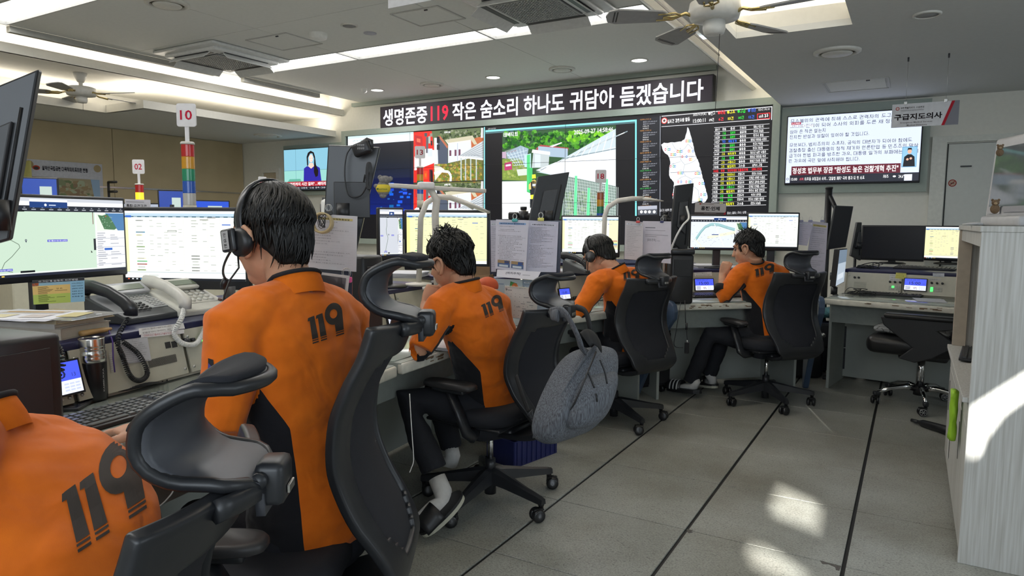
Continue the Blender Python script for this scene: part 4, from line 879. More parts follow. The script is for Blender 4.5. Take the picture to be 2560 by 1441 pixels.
def desk(i,label,label2,chips=False,feet=True):
    s=ST[i]; L=s.L
    D=empty('dispatch_desk',s.O,s.rz,label,'desk','curved row of dispatch desks'); inv=s.M
    def B(name,u0,u1,v0,v1,z0,z1,m,bev=0): return MB().box(((u0+u1)/2,(v0+v1)/2,(z0+z1)/2),(u1-u0,v1-v0,z1-z0),bev=bev,seg=2).build(name,m,D,local=True)
    B('worktop',0.002,L-.002,0.012,1.22,HT-.035,HT-.004,M_TOP)
    B('edge_band',0,L,0,.03,HT-.05,HT-.006,M_EDGE,.008)
    B('glass_sheet',.01,L-.01,.05,RT0-.03,HT-.004,HT,mat('desk_glass',(0.36,0.40,0.36),0.12,coat=.6,noise=.03),.001)
    B('apron',0.02,L-.02,0.16,.18,HT-.20,HT-.035,M_APRON)
    n=2 if L < 2 else 3
    for k in range(n): B('modesty_panel',L*k/n+.006,L*(k+1)/n-.006,.64,.665,.02,HT-.035,M_PANEL)
    for u in (0.0,L-.02): B('side_panel',u,u+.02,.20,1.20,0,HT-.035,M_PANEL)
    if chips:
        r=random.Random(i); q=MB()
        for _ in range(26):
            u=L*r.uniform(.12,.62); w=r.uniform(.008,.05); q.box((u,-.0005,HT-.015-r.random()*.02),(w,.002,r.uniform(.003,.009)))
            u=L*r.uniform(.12,.62); q.box((u,r.uniform(.006,.03),HT-.0058),(r.uniform(.01,.06),r.uniform(.004,.012),.0008))
        o=q.build('worn_edge_chips',M_CHIPW,D,local=True); o['kind']='stuff'
    # raised console on the back half of the desk
    K=empty('radio_console',s.P(0,0,HT),s.rz,label2,'console','raised beige radio consoles')
    T=s.M @ Matrix.Translation((0,0,0))
    q=MB(); a0,a1,zb=RT0,RT0+.045,RTZ-.03
    q.add([(0.01,a0,HT),(L-.01,a0,HT),(L-.01,1.16,HT),(0.01,1.16,HT),(0.01,a1,zb),(L-.01,a1,zb),(L-.01,1.16,zb),(0.01,1.16,zb)],[(3,2,1,0),(4,5,6,7),(0,1,5,4),(1,2,6,5),(2,3,7,6),(3,0,4,7)],M=T)
    q.build('body',M_RACK,K)
    MB().box((L/2,(a1+1.18)/2-.01,RTZ-.0145),(L,1.18-a1+.03,.029),M=T,bev=.006,seg=2).build('navy_top',M_NAVY,K)
    # rack units: raised faces with screws and knobs
    n=max(2,round(L/.45)); up=s.fu
    for k in range(n):
        u0,u1=.02+(L-.04)*k/n+.008,.02+(L-.04)*(k+1)/n-.008; h=.155
        c=[s.fo+s.x*u0+up*.012,s.fo+s.x*u1+up*.012,s.fo+s.x*u1+up*(.012+h),s.fo+s.x*u0+up*(.012+h)]
        c=[p+s.fn*.014 for p in c]
        f=MB().slab(*c,.006).build('rack_face',M_RACK2,K)
        sc=MB()
        for (uu,hh) in ((u0+.012,.03),(u1-.012,.03),(u0+.012,.14),(u1-.012,.14)):
            p=s.fo+s.x*uu+up*hh+s.fn*.014; sc.cyl(p,p+s.fn*.003,.005,10)
        sc.build('screws',M_STEEL,f)
    return D,K
LAB=['desk at the near left, mostly behind the cropped orange back','curved dispatch desk with black steel thermos and grey keyboard on it','curved dispatch desk with frosted cup and flip calendar on it','curved dispatch desk before the man bowing his head','curved dispatch desk with chipped cream edge before the curly haired man','straight unoccupied dispatch desk at the right end beside the white cabinet']
LAK=['beige console behind the black speaker box at the left edge','beige radio console under the two desk telephones','beige radio console behind the man resting cheek on fist','beige radio console behind the bowing headset man','beige radio console with blue clock display left of the curly haired man','beige radio console with blue clock and green keys under the blank monitor']
def surf_z(x,y):
    z=None
    for s in ST:
        u,v=s.uv((x,y,0))
        if -.02 <= u <= s.L+.02 and 0 < v < 1.18: z=max(z or 0,RTZ if v > RT0+.03 else HT)
    return z if z is not None else 0.0
DK=[desk(i,LAB[i],LAK[i],chips=(i in (2,4,5))) for i in range(6)]
# ---- details on console faces (placed where the photo shows them on each face plane)
def lcd(i,px4,time='15:00'):
    s=ST[i]; A=s.art(); q=[A.px(*p) for p in px4]   # bl, br, tr, tl on the face plane
    x0=(q[0][0]+q[3][0])/2; x1=(q[1][0]+q[2][0])/2; y0=(q[0][1]+q[1][1])/2; y1=(q[2][1]+q[3][1])/2
    m=.006; pts=[s.fo+s.x*x+s.fu*y+s.fn*.026 for x,y in ((x0-m,y0-m),(x1+m,y0-m),(x1+m,y1+m),(x0-m,y1+m))]
    b=MB().slab(*pts,.018).build('clock_display_bezel',M_BLACK,DK[i][1])
    A=Art(s.fo+s.fn*.026,s.x,s.fu); w,h=x1-x0,y1-y0
    A.rect(x0,y0,x1,y1,'e4e8fa'); A.L=2; A.rect(x0,y0+.42*h,x1,y1,'4a5cf0'); A.L=3
    A.text('2025-09-27',x0+.08*w,y0+.84*h,.11*h,'2c347c',w=.62*w); A.text(time,x0+.22*w,y0+.50*h,.26*h,'20264c',w=.52*w,bold=.01); A.text('13',x0+.85*w,y0+.52*h,.12*h,'2c347c')
    for k in range(4): A.rect(x0+.05*w,y0+(.08+.075*k)*h,x0+.28*w,y0+(.11+.075*k)*h,'303a58')
    for k in range(2): A.rect(x0+.42*w,y0+(.26-.08*k)*h,x0+.58*w,y0+(.285-.08*k)*h,'803040')
    for k in range(2): A.rect(x0+(.44+.1*k)*w,y0+.1*h,x0+(.5+.1*k)*w,y0+.13*h,'205030')
    for r in range(3):
        for c in range(3): A.rect(x0+(.68+.1*c)*w,y0+(.08+.1*r)*h,x0+(.76+.1*c)*w,y0+(.13+.1*r)*h,'c4cdf0')
    A.build('clock_display_image',M_SCR,b)
def keys(i,cx,cy,cols,rows,lit,du=.017,dv=.017):
    s=ST[i]; A=s.art(); x,y=A.px(cx,cy); K=DK[i][1]
    for r in range(rows):
        for c in range(cols):
            p=s.fo+s.x*(x+c*du)+s.fu*(y-r*dv)+s.fn*.018
            q=MB(); X,U=s.x*(du*.42),s.fu*(dv*.42); q.slab(p-X-U,p+X-U,p+X+U,p-X+U,.007); q.build('push_key',M_GREENL if (r,c) in lit else mat('grey_key',(.36,.36,.31),.4),K)
def knobs(i,cx,cy,n,du=.03,r=.009):
    s=ST[i]; A=s.art(); x,y=A.px(cx,cy)
    for k in range(n):
        p=s.fo+s.x*(x+k*du)+s.fu*y+s.fn*.014; MB().cyl(p,p+s.fn*.016,r,14,r*.85).build('knob',M_BLACK2,DK[i][1])
def vent(i,px0,px1,nu,nv,slots=False):
    s=ST[i]; A=s.art(); a,b=A.px(*px0),A.px(*px1); q=MB(); X=s.x; U=s.fu
    for r in range(nv):
        for c in range(nu):
            x=a[0]+(b[0]-a[0])*(c+(.5 if r % 2 else 0))/nu; y=a[1]+(b[1]-a[1])*r/nv; p=s.fo+X*x+U*y+s.fn*.0148
            e=abs(b[0]-a[0])/nu*.3; q.add([p+X*(e*math.cos(t))+U*(e*math.sin(t)) for t in (0,1.05,2.09,3.14,4.19,5.24)],[(0,1,2,3,4,5)])
    o=q.build('speaker_holes',M_HOLE,DK[i][1]); o['kind']='stuff'
def sticker(i,px4,col,lines,name='paper_label',lc='606060',seed=1,off=.017):
    s=ST[i]; A=Art(s.fo+s.fn*off,s.x,s.fu); q=[A.px(*p) for p in px4]; A.poly(q,col); A.L=2; r=random.Random(seed)
    (ax,ay),(bx,by),(cx,cy),(dx,dy)=q      # bl br tr tl
    for k in range(lines):
        t=1-(k+.75)/lines; x0=ax+(dx-ax)*t; y0=ay+(dy-ay)*t; x1=bx+(cx-bx)*t; y1=by+(cy-by)*t; h=math.hypot(dx-ax,dy-ay)/lines*.5
        W=(x1-x0)*.86*r.uniform(.7,1); n=max(2,int(W/h/1.05)); A.text(''.join(r.choice('가나다라마바사아자 현장출동신고대응 ') for _ in range(n)),x0+(x1-x0)*.07,y0+(y1-y0)*.07,h,lc,w=W,rot=math.atan2(y1-y0,x1-x0))
    return A.build(name,M_PRINT,DK[i][1])
lcd(1,[(40,1018),(193,978),(178,902),(40,932)],'5:00')
vent(1,(366,922),(432,886),20,13)
sticker(1,[(304,912),(378,902),(368,843),(296,852)],'b8b8bc',12,'notice_sheet')
sticker(1,[(348,838),(462,822),(458,808),(346,822)],'e0dedc',2,'notice_strip','402828')
sticker(1,[(352,846),(460,834),(460,824),(352,836)],'d8d4d4',1,'notice_strip','b03030')
sticker(1,[(278,930),(286,928),(280,880),(272,882)],'c8c4bc',9,'notice_strip')
sticker(1,[(100,874),(147,864),(145,860),(99,868)],'9c9080',1,'notice_strip')
sticker(1,[(96,1020),(160,1002),(152,990),(96,1006)],'d8d2d0',2,'notice_strip','b05050')
s1=ST[1]; A=s1.art()
for (x,y) in ((412,865),(428,863)):
    u,v=A.px(x,y); p=s1.fo+s1.x*u+s1.fu*v+s1.fn*.0155; X,U=s1.x*.011,s1.fu*.011; MB().slab(p-X-U,p+X-U,p+X+U,p-X+U,.004).build('square_socket',M_HOLE,DK[1][1])
knobs(1,455,856,1,r=.012); knobs(1,470,852,1,r=.007)
keys(1,500,850,3,2,[(0,0)])
lcd(2,[(962,815),(996,808),(988,772),(958,778)])
keys(2,1000,797,1,2,[(0,0),(1,0)],du=.02,dv=.024)
vent(2,(1076,770),(1112,752),16,8)
knobs(2,1120,765,1)
lcd(3,[(1395,752),(1420,746),(1416,722),(1392,726)]); knobs(3,1430,745,2)
lcd(4,[(1736,727),(1782,727),(1777,699),(1733,700)]); keys(4,1727,722,1,2,[(0,0)],du=.012)
sticker(4,[(1737,692),(1780,690),(1779,680),(1736,682)],'d8d6d2',2,'notice_strip','303030')
vent(4,(1795,715),(1830,700),12,6)
lcd(5,[(2262,727),(2316,728),(2317,700),(2263,699)])
knobs(5,2226,706,3,.035,.009); knobs(5,2330,709,3,.035,.009)
keys(5,2226,718,4,2,[(0,1)],du=.02,dv=.018); keys(5,2330,722,4,2,[(0,0),(1,0)],du=.02,dv=.018)
vent(5,(2135,721),(2168,706),18,9); knobs(5,2138,695,2,.03,.009)
sticker(5,[(2224,702),(2249,704),(2248,686),(2224,686)],'c4c4c4',3,'paper_label'); sticker(5,[(2238,696),(2265,699),(2266,684),(2240,682)],'c8c470',3,'yellow_note','706830',off=.02)
sticker(5,[(2332,692),(2361,693),(2361,684),(2332,683)],'c0c4cc',2,'paper_label'); sticker(5,[(2323,702),(2352,703),(2352,697),(2323,696)],'b8b8b4',1,'paper_label')
# ---- blue grey curved end panels between stations
def endpanel(P0,d,label):
    """tapered slab with a rounded nose standing at a desk joint; d = direction into the desk"""
    P0=Vector((*P0,0)); d=Vector((*d,0)).normalized(); n=Vector((-d.y,d.x,0)); prof=[(-.05,.60),(-.075,.63),(-.08,.68),(-.07,.725),(-.04,.75),(.0,.755),(.30,.755),(.30,.0),(.26,.0),(.05,.45)]
    q=MB(); k=len(prof); vs=[P0+d*a+n*w+Vector((0,0,z)) for w in (-.022,.022) for a,z in prof]
    q.add(vs,[tuple(range(k))[::-1],tuple(range(k,2*k))]+[(i,(i+1) % k,k+(i+1) % k,k+i) for i in range(k)])
    o=q.build('desk_end_panel',M_BLUEG,label=label,cat='end panel',group='blue grey panels between desks',bevel=.008,fix=True); return o
endpanel((-1.44,4.615),(-.93,.37),'blue grey curved end panel at the joint left of the chipped desk')
endpanel((-.57,5.50),(-.35,.93),'blue grey curved end panel between the chipped desk and the rightmost desk')
# ---- low counters far behind that carry the far signal towers
def counter(c,d,rz,label):
    K=empty('far_counter',c,rz,label,'counter','low counters of the far desk rows')
    MB().box((0,0,.45),(d[0],d[1],.90),bev=.01).build('body',M_RACK,K,local=True); MB().box((0,0,.915),(d[0]+.04,d[1]+.04,.03),bev=.006).build('worktop',M_NAVY,K,local=True)
    return K
counter((-3.95,4.85,0),(1.3,.5),math.radians(60),'low counter before the blue browser window of the video wall')
counter((-2.5,5.95,0),(1.6,.5),math.radians(30),'low counter before the mesh fence footage')
counter((-5.9,3.55,0),(2.0,.8),math.radians(80),'low counter in front of the wall map poster')
counter((-6.3,5.35,0),(1.4,.6),math.radians(80),'low counter before the newsreader television')
# ================================================================ MONITORS
def sheet_art(A,x0,y0,x1,y1,bg='eef3ea',seed=1,legend=False,yellow='f4f0b8',n=1.0):
    r=random.Random(seed); W,H=x1-x0,y1-y0
    A.rect(x0,y0,x1,y1,bg,1); A.rect(x0,y1-.035*H,x1,y1,'f2f4f6',2); A.rect(x0,y1-.075*H,x1,y1-.035*H,'bcd4e4',2); A.rect(x0,y1-.09*H,x1,y1-.075*H,'2c5870',2); A.rect(x0+.02*W,y1-.095*H,x0+.07*W,y1-.065*H,'3c6cc8',3)
    for k in range(14): A.rect(x0+(.09+.065*k)*W,y1-.087*H,x0+(.12+.065*k)*W,y1-.08*H,'c8d8e0',3)
    A.rect(x0,y0,x1,y0+.035*H,'161a20',2); A.rect(x0,y0+.035*H,x1,y0+.09*H,'f0f2ee',2); A.rect(x0,y0+.115*H,x1,y0+.12*H,'8ca8b8',2)
    for k in range(7): A.rect(x0+(.02+.035*k)*W,y0+.01*H,x0+(.035+.035*k)*W,y0+.026*H,r.choice(['e0e8f0','d86040','50a0d8','e0c050','f0f0f0']),3)
    A.rect(x0+.2*W,y0+.055*H,x0+.28*W,y0+.085*H,'d8dcd8',3)
    A.rect(x0,y0+.12*H,x0+.04*W,y1-.09*H,yellow,2)
    for k in range(22): A.rect(x0+.04*W,y0+(.13+.035*k)*H,x0+.8*W,y0+(.132+.035*k)*H,'dde3d8',2)
    for c in (.1,.2,.36,.5,.6,.7,.8,.9): A.rect(x0+c*W,y0+.12*H,x0+(c+.0015)*W,y1-.09*H,'d8ded4',2)
    for cx,cols in ((.105,['f0ecb0','4c84a8','e8e4b8','88a868','b04040','e4e0c4','58c878','b0b0b0','d8d4a0']),(.56,['c83c3c','3c68c8','8c8c8c','f0f0e8','3c68c8','e0d8b0','9c9c9c'])):
        for k in range(18):
            if r.random() < .35: continue
            y=y1-(.13+.042*k)*H; w=r.uniform(.05,.085)*W; c=r.choice(cols) if r.random() < .55 else None
            if c: A.rect(x0+cx*W,y-.016*H,x0+cx*W+w,y,c,3)
            A.rect(x0+cx*W+.008*W,y-.011*H,x0+cx*W+w*.8,y-.005*H,'7c8478',4)
    for k in range(int(64*n)):
        x=x0+r.choice([.22,.28,.34,.40,.46,.66,.72,.86,.92])*W; y=y1-(.13+.042*r.randrange(18))*H
        A.rect(x,y-.010*H,x+r.uniform(.025,.045)*W,y-.004*H,r.choice(['a4aca0','8c948c','b4b8b0']),3)
    for x,y,c in ((.82,.80,'3c68c8'),(.64,.87,'9c9c94'),(.70,.90,'8c8c8c')): A.rect(x0+x*W,y0+y*H,x0+(x+.07)*W,y0+(y+.014)*H,c,4)
    A.rect(x0+.37*W,y0+.70*H,x0+.445*W,y0+.725*H,'404840',4); A.rect(x0+.373*W,y0+.705*H,x0+.442*W,y0+.72*H,bg,5)
    if legend:
        A.rect(x0+.84*W,y0+.12*H,x0+W,y1-.09*H,'f2efc0',4)
        for k,c in enumerate(('b84848','e0e0a0','c8dc88','60a8c8','4060a8','e0c8a0','b09888')): A.rect(x0+.86*W,y0+(.34-.026*k)*H,x0+.99*W,y0+(.36-.026*k)*H,c,5)
def map_art(A,x0,y0,x1,y1,seed=1,land='c2d8c4',river=False):
    r=random.Random(seed); W,H=x1-x0,y1-y0
    A.rect(x0,y0,x1,y1,land,1); A.rect(x0,y1-.045*H,x1,y1,'c4c8d0',2); A.rect(x0,y1-.10*H,x1,y1-.045*H,'f2f2f6',2); A.rect(x0,y1-.175*H,x1,y1-.10*H,'20242e',2)
    for k in range(20): A.rect(x0+(.02+.05*k)*W,y1-.155*H,x0+(.045+.05*k)*W,y1-.143*H,'a8acb4',3); A.rect(x0+(.027+.05*k)*W,y1-.13*H,x0+(.037+.05*k)*W,y1-.118*H,'8c9098',3)
    A.rect(x0+.41*W,y1-.125*H,x0+.63*W,y1-.03*H,'1c3c78',4); A.rect(x0+.41*W,y1-.05*H,x0+.63*W,y1-.02*H,'e8ecf2',5); A.disc(x0+.5*W,y1-.09*H,.018*H,'e0e8f4',5,8); A.rect(x0+.52*W,y1-.098*H,x0+.56*W,y1-.085*H,'c8d4e8',5)
    A.rect(x0,y0,x1,y0+.035*H,'202434',2); A.rect(x0,y0+.035*H,x1,y0+.055*H,'dfe4e0',2)
    for k in range(7): A.rect(x0+(.03+.035*k)*W,y0+.01*H,x0+(.045+.035*k)*W,y0+.026*H,r.choice(['e0e8f0','d86040','50a0d8','e0c050']),3)
    px=.80
    A.rect(x0+px*W,y0+.055*H,x1,y1-.175*H,'e4e6ea',3)
    A.rect(x0+(px+.01)*W,y1-.43*H,x1,y1-.185*H,'dce4d8',4); A.poly([(x0+.87*W,y1-.185*H),(x1,y1-.185*H),(x1,y1-.43*H),(x0+.955*W,y1-.43*H)],'4878a8',5)
    A.poly([(x0+.82*W,y1-.21*H),(x0+.85*W,y1-.22*H),(x0+.885*W,y1-.195*H),(x0+.92*W,y1-.30*H),(x0+.945*W,y1-.40*H),(x0+.93*W,y1-.42*H),(x0+.86*W,y1-.41*H),(x0+.835*W,y1-.28*H)],'44704c',6)
    for _ in range(14): A.disc(x0+r.uniform(.85,.92)*W,y1-r.uniform(.24,.40)*H,.008*H,'84a488',7,6)
    A.disc(x0+.873*W,y1-.23*H,.009*H,'c04030',8,6)
    for k in range(16):
        y=y0+(.08+.03*k)*H; A.rect(x0+(px+.012)*W,y,x0+(px+r.uniform(.03,.08))*W,y+.01*H,'9a9ca4',4)
        if r.random() < .6: A.rect(x0+(px+.10)*W,y,x0+(px+r.uniform(.13,.18))*W,y+.01*H,'a4a6ae',4)
        if k % 4 == 0: A.rect(x0+px*W,y+.016*H,x1,y+.024*H,'b8bac2',4)
    A.rect(x0+(px+.05)*W,y0+.285*H,x0+(px+.19)*W,y0+.33*H,'f8f8fc',5); A.rect(x0+(px+.055)*W,y0+.292*H,x0+(px+.11)*W,y0+.325*H,'3464b8',6)
    A.rect(x0+(px-.015)*W,y0+.30*H,x0+px*W,y0+.46*H,'20242c',4)
    if not river:
        pts=[(.30,.87),(.305,.70),(.27,.62),(.28,.53),(.34,.44),(.345,.40),(.30,.28),(.26,.20),(.24,.10)]
        for a,b in zip(pts,pts[1:]): A.line((x0+a[0]*W,y0+a[1]*H*.93),(x0+b[0]*W,y0+b[1]*H*.93),.0022,'687868',3)
        A.line((x0+.24*W,y0+.10*H),(x0+.30*W,y0+.065*H),.002,'687868',3); A.line((x0+.24*W,y0+.10*H),(x0+.17*W,y0+.065*H),.002,'687868',3)
        for x,y,t in ((.50,.43,'원통119안전센터'),(.02,.42,'119안전센터'),(.18,.08,'인제119안전센터')):
            A.rect(x0+x*W,y0+y*H,x0+(x+.12)*W,y0+(y+.03)*H,'4c50c0',3); A.text(t,x0+(x+.005)*W,y0+(y+.005)*H,.018*H,'f0f0ff',w=.11*W,bold=.01,layer=4)
        A.disc(x0+.38*W,y0+.46*H,.014*H,'404858',4,10); A.poly([(x0+.375*W,y0+.452*H),(x0+.385*W,y0+.452*H),(x0+.38*W,y0+.425*H)],'404858',4); A.disc(x0+.38*W,y0+.46*H,.006*H,'d8e4dc',5,6)
        A.rect(x0+.30*W,y0+.83*H-.01*H,x0+.38*W,y0+.855*H-.01*H,'101418',4); A.rect(x0+.34*W,y0+.05*H,x0+.42*W,y0+.075*H,'101418',4)
        A.poly([(x0+.765*W,y0+.30*H),(x0+.765*W,y0+.265*H),(x0+.775*W,y0+.27*H)],'101010',5)
        A.rect(x0+.785*W,y0+.66*H,x0+.79*W,y0+.82*H,'805850',4); A.disc(x0+.7875*W,y0+.82*H,.008*H,'404040',5,8)
    else:
        A.rect(x0,y0+.055*H,x0+px*W,y1-.175*H,'dfe5ee',2)
        pts=[(.10,.30),(.18,.52),(.26,.68),(.36,.76),(.50,.75),(.66,.66),(.79,.60)]
        for a,b in zip(pts,pts[1:]): A.line((x0+a[0]*W,y0+a[1]*H),(x0+b[0]*W,y0+b[1]*H),.018,'9cc4c8',3)
        for a,b in zip(pts,pts[1:]): A.line((x0+a[0]*W,y0+a[1]*H-.012),(x0+b[0]*W,y0+b[1]*H-.012),.004,'5c9c98',4)
        A.poly([(x0+.3*W,y0+.38*H),(x0+.8*W,y0+.56*H),(x0+.8*W,y0+.46*H),(x0+.3*W,y0+.30*H)],'e8e6d0',3)
        A.line((x0+.42*W,y0+.76*H),(x0+.60*W,y0+.07*H),.006,'f4f4f8',4); A.line((x0+.08*W,y0+.3*H),(x0+.2*W,y0+.07*H),.005,'e8e4c8',4)
        for _ in range(46): x,y=r.uniform(.02,.76),r.uniform(.08,.74); A.rect(x0+x*W,y0+y*H,x0+(x+.02)*W,y0+(y+.008)*H,r.choice(['8c98b0','a4a8b4']),4)
        A.rect(x0+.38*W,y0+.42*H,x0+.50*W,y0+.445*H,'3c548c',5)
def off_art(A,x0,y0,x1,y1): A.rect(x0,y0,x1,y1,'07080a',1)
def monitor(name,cpx,D,rz,pxl,pxr,pyt,pyb,art,label,m=.012,mb=.02,stand=0,seed=1,tint=1.0,group='desktop monitors',zt=RTZ,logo=None,depth=.03,**k):
    """screen plane through the depth D at pixel cpx, its horizontal axis at world angle rz; picture area between the given pixel columns/rows"""
    c=pd(*cpx,D); X=Vector((math.cos(rz),math.sin(rz),0)); n=X.cross(Vector((0,0,1)))
    A=Art(c,X,(0,0,1),step=.0003)
    x0=A.px(pxl,cpx[1])[0]; x1=A.px(pxr,cpx[1])[0]; y1=A.px(cpx[0],pyt)[1]; y0=A.px(cpx[0],pyb)[1]
    mid=c+X*(x0+x1)/2; zc=c.z
    T=empty(name,(mid.x-n.x*.05,mid.y-n.y*.05,zt if stand else c.z+y0-mb),rz,label,'monitor',group)
    B=Matrix(((X.x,-n.x,0,mid.x),(X.y,-n.y,0,mid.y),(0,0,1,zc),(0,0,0,1)))
    w,h=x1-x0,y1-y0
    print('MON',label[:40],'w %.2f h %.2f c %s' % (w,h,[round(v,2) for v in mid]))
    MB().box((0,depth/2+.0005,(y0+y1)/2-(mb-m)/2),(w+2*m,depth,h+m+mb),M=B,bev=.006,seg=2).build('housing',M_BLACK,T)
    MB().box((0,depth+.014,(y0+y1)/2),(w*.55,.03,h*.55),M=B,bev=.012,seg=2).build('rear_cover',M_BLACK2,T)
    art(A,x0,y0,x1,y1,**k); sc=A.build('screen_image',M_SCR,T)
    if logo: A2=Art(c+n*.0,X,(0,0,1)); A2.text(logo,x0+.50*w,y0-mb*.62,mb*.32,'a8a8ac',bold=.02); A2.ring(x0+.485*w,y0-mb*.48,mb*.17,.0012,'a8a8ac'); A2.build('maker_mark',M_PRINT,T)
    if stand:
        sx=stand*w*.0
        MB().box((sx,depth+.03,(zt-zc+y0+.05)/2-(-.0)),(.06,.03,(y0+h*.5)-(zt-zc)),M=B @ Matrix.Translation((0,0,((y0+h*.5)-(y0+.05))/2)),bev=.006).build('stand_column',M_BLACK2,T)
        MB().lathe([(.115,0),(.115,.008),(.10,.014),(.02,.02)],c=(0,depth+.04,zt-zc),n=28,M=B).build('stand_base',M_BLACK,T)
    return T
monitor('monitor',(160,590),2.55,math.radians(101),-130,310,497,685,map_art,'monitor showing a pale green map, left edge cut by the frame',mb=.022,stand=1)
monitor('monitor',(450,615),2.80,math.radians(24),311,612,528,702,sheet_art,'monitor with a pale spreadsheet behind the headset man on the left',mb=.035,m=.016,stand=1,seed=2,logo='LG')
monitor('monitor',(975,590),3.75,math.radians(65),950,1006,524,640,map_art,'narrow slice of a grey map monitor right of the tall dark back',m=.01,stand=1,seed=4,land='c8ccd4')
monitor('monitor',(1120,600),4.0,math.radians(25),1017,1217,532,664,sheet_art,'monitor with a yellow tinted spreadsheet above the man resting on his fist',mb=.03,m=.016,stand=1,seed=5,bg='f1eeb8',yellow='f0ec98')
monitor('monitor',(1478,590),5.15,math.radians(15),1406,1545,543,634,sheet_art,'spreadsheet monitor directly over the bowing headset man',mb=.028,stand=1,seed=6,legend=True)
monitor('monitor',(1797,582),5.55,math.radians(25),1727,1866,541,622,map_art,'map monitor with a teal river left of the curly haired man',mb=.014,stand=1,seed=7,river=True)
monitor('monitor',(1935,582),5.5,math.radians(18),1870,1994,535,620,sheet_art,'spreadsheet monitor to the right above the curly haired man',mb=.024,stand=1,seed=8)
monitor('monitor',(2228,607),6.35,math.radians(-5),2156,2308,567,647,off_art,'blank black monitor standing on the rightmost console',mb=.02,stand=1)
monitor('monitor',(2365,612),6.35,math.radians(-9),2312,2430,568,648,sheet_art,'yellowish form monitor partly hidden by the white cabinet',mb=.02,stand=1,seed=9,bg='ece6b4')
def corner_monitor(px4,D0,rz,label,hold=None,thick=.022,rear=True,art=None,pitch=0,zt=None,margin=.01):
    """monitor given by its four outer photo corners (bl, br, tr, tl) on a tilted plane"""
    cx=sum(p[0] for p in px4)/4; cy=sum(p[1] for p in px4)/4; c=pd(cx,cy,D0)
    X=Vector((math.cos(rz),math.sin(rz),0)); U=Vector((0,0,1)); n=X.cross(U)
    if pitch: R=Matrix.Rotation(pitch,3,X); U=R @ U; n=R @ n
    A=Art(c,X,U); q=[A.px(*p) for p in px4]; P=[c+X*a+U*b for a,b in q]
    T=empty('monitor',c-Vector((0,0,.1)),0,label,'monitor','tilted monitors between the desks')
    print('CM',label[:30],[round((P[0]-P[1]).length,2),round((P[1]-P[2]).length,2)])
    MB().slab(*P,thick).build('housing',M_BLACK2 if rear else M_BLACK,T,bevel=.004)
    g=sum(P,Vector())/4
    if hold:
        tp=pd(*hold[:3]); r_=hold[3] if len(hold) > 3 else .016; zb=surf_z(tp.x,tp.y); pm=hold[4] if len(hold) > 4 else M_STEEL
        MB().cyl((tp.x,tp.y,zb),tp,r_,16).build('support_pole',pm,T); MB().box((tp.x,tp.y,zb+.012),(.10,.10,.024),bev=.006,seg=2).build('pole_clamp',M_BLACK,T)
        MB().cyl(tp-Vector((0,0,.012)),tp+Vector((0,0,.004)),r_*1.1,16).build('pole_cap',M_BLACK,T)
        a=tp-Vector((0,0,.05)); e=g+n*(.012 if rear else -thick-.02); e=Vector((e.x,e.y,min(max(a.z,min(p.z for p in P)+.08),max(p.z for p in P)-.08)))+(Vector() if rear else Vector());
        MB().tube([a,(a+e)/2+Vector((0,0,.004)),e],.018,10).build('clamp_arm',M_BLACK,T)
        for p in (a,e): MB().cyl(p-Vector((0,0,.03)),p+Vector((0,0,.03)),.026,16).build('arm_joint',M_BLACK,T)
    if rear:
        Q=[g+(p-g)*.45+n*.012 for p in P]; MB().slab(*Q,.012).build('rear_cover',M_DGREY,T,bevel=.003)
        q=MB(); a,b=P[1]+(P[0]-P[1])*.18+n*.001,P[2]+(P[3]-P[2])*.18+n*.001; q.tube([a+(b-a)*.12,a+(b-a)*.8],.003,6); q.build('rear_groove',M_GROUT,T)
    else:
        A2=Art(c,X,U); ins=[]
        G=Vector((sum(a for a,b in q)/4,sum(b for a,b in q)/4))
        k=[(G.x+(a-G.x)*.94,G.y+(b-G.y)*.96) for a,b in q]
        if art: art(A2,k)
        else: A2.poly(k,'08090b')
        A2.build('screen_image',M_SCR,T)
    return T,c,X,U,n,P
# tall dark monitor cut by the left edge, seen from behind
corner_monitor([(-120,640),(22,600),(96,172),(-60,236)],1.35,math.radians(45),'tall tilted dark monitor back at the left edge of the photo',hold=(-70,480,1.42))
TB=corner_monitor([(800,712),(872,712),(950,368),(820,362)],2.35,math.radians(35),'tall dark monitor back with a webcam hanging over its top edge',hold=(818,497,2.50,.017))
TC=corner_monitor([(1318,575),(1392,580),(1424,430),(1345,442)],3.6,math.radians(40),'tilted dark monitor back before the video wall, on a clamp arm',hold=(1309,519,3.70))
TD=corner_monitor([(1676,600),(1718,640),(1735,458),(1690,464)],4.75,math.radians(52),'narrow dark monitor back with a white cable, left of the river map screen',hold=(1665,532,4.84))
TE=corner_monitor([(2068,625),(2115,618),(2134,516),(2088,514)],5.75,math.radians(35),'tall reflective black monitor on a thick pole, right of the papers',hold=(2073,469,5.9,.028,M_BLACK),rear=False)
def tel_art(A,k): A.poly(k,'a8b4c0'); A.L=2; g=[Vector(p) for p in k]; a,b,c,d=g; A.poly([tuple(a+(d-a)*.62),tuple(b+(c-b)*.62),tuple(c),tuple(d)],'6c7c8c'); A.poly([tuple(a+(d-a)*.15+(b-a)*.1),tuple(a+(d-a)*.15+(b-a)*.8),tuple(a+(d-a)*.3+(b-a)*.8),tuple(a+(d-a)*.3+(b-a)*.1)],'c8d0d8')
TF=corner_monitor([(2088,718),(2110,706),(2119,622),(2099,624)],5.6,math.radians(62),'small slanted touch screen edge-on beside the rightmost keyboard',hold=(2086,712,5.66,.012),rear=False,art=tel_art,thick=.05)
corner_monitor([(2128,640),(2152,652),(2155,556),(2144,556)],6.2,math.radians(60),'thin dark monitor edge-on left of the blank monitor',hold=(2140,600,6.25,.012,M_BLACK))
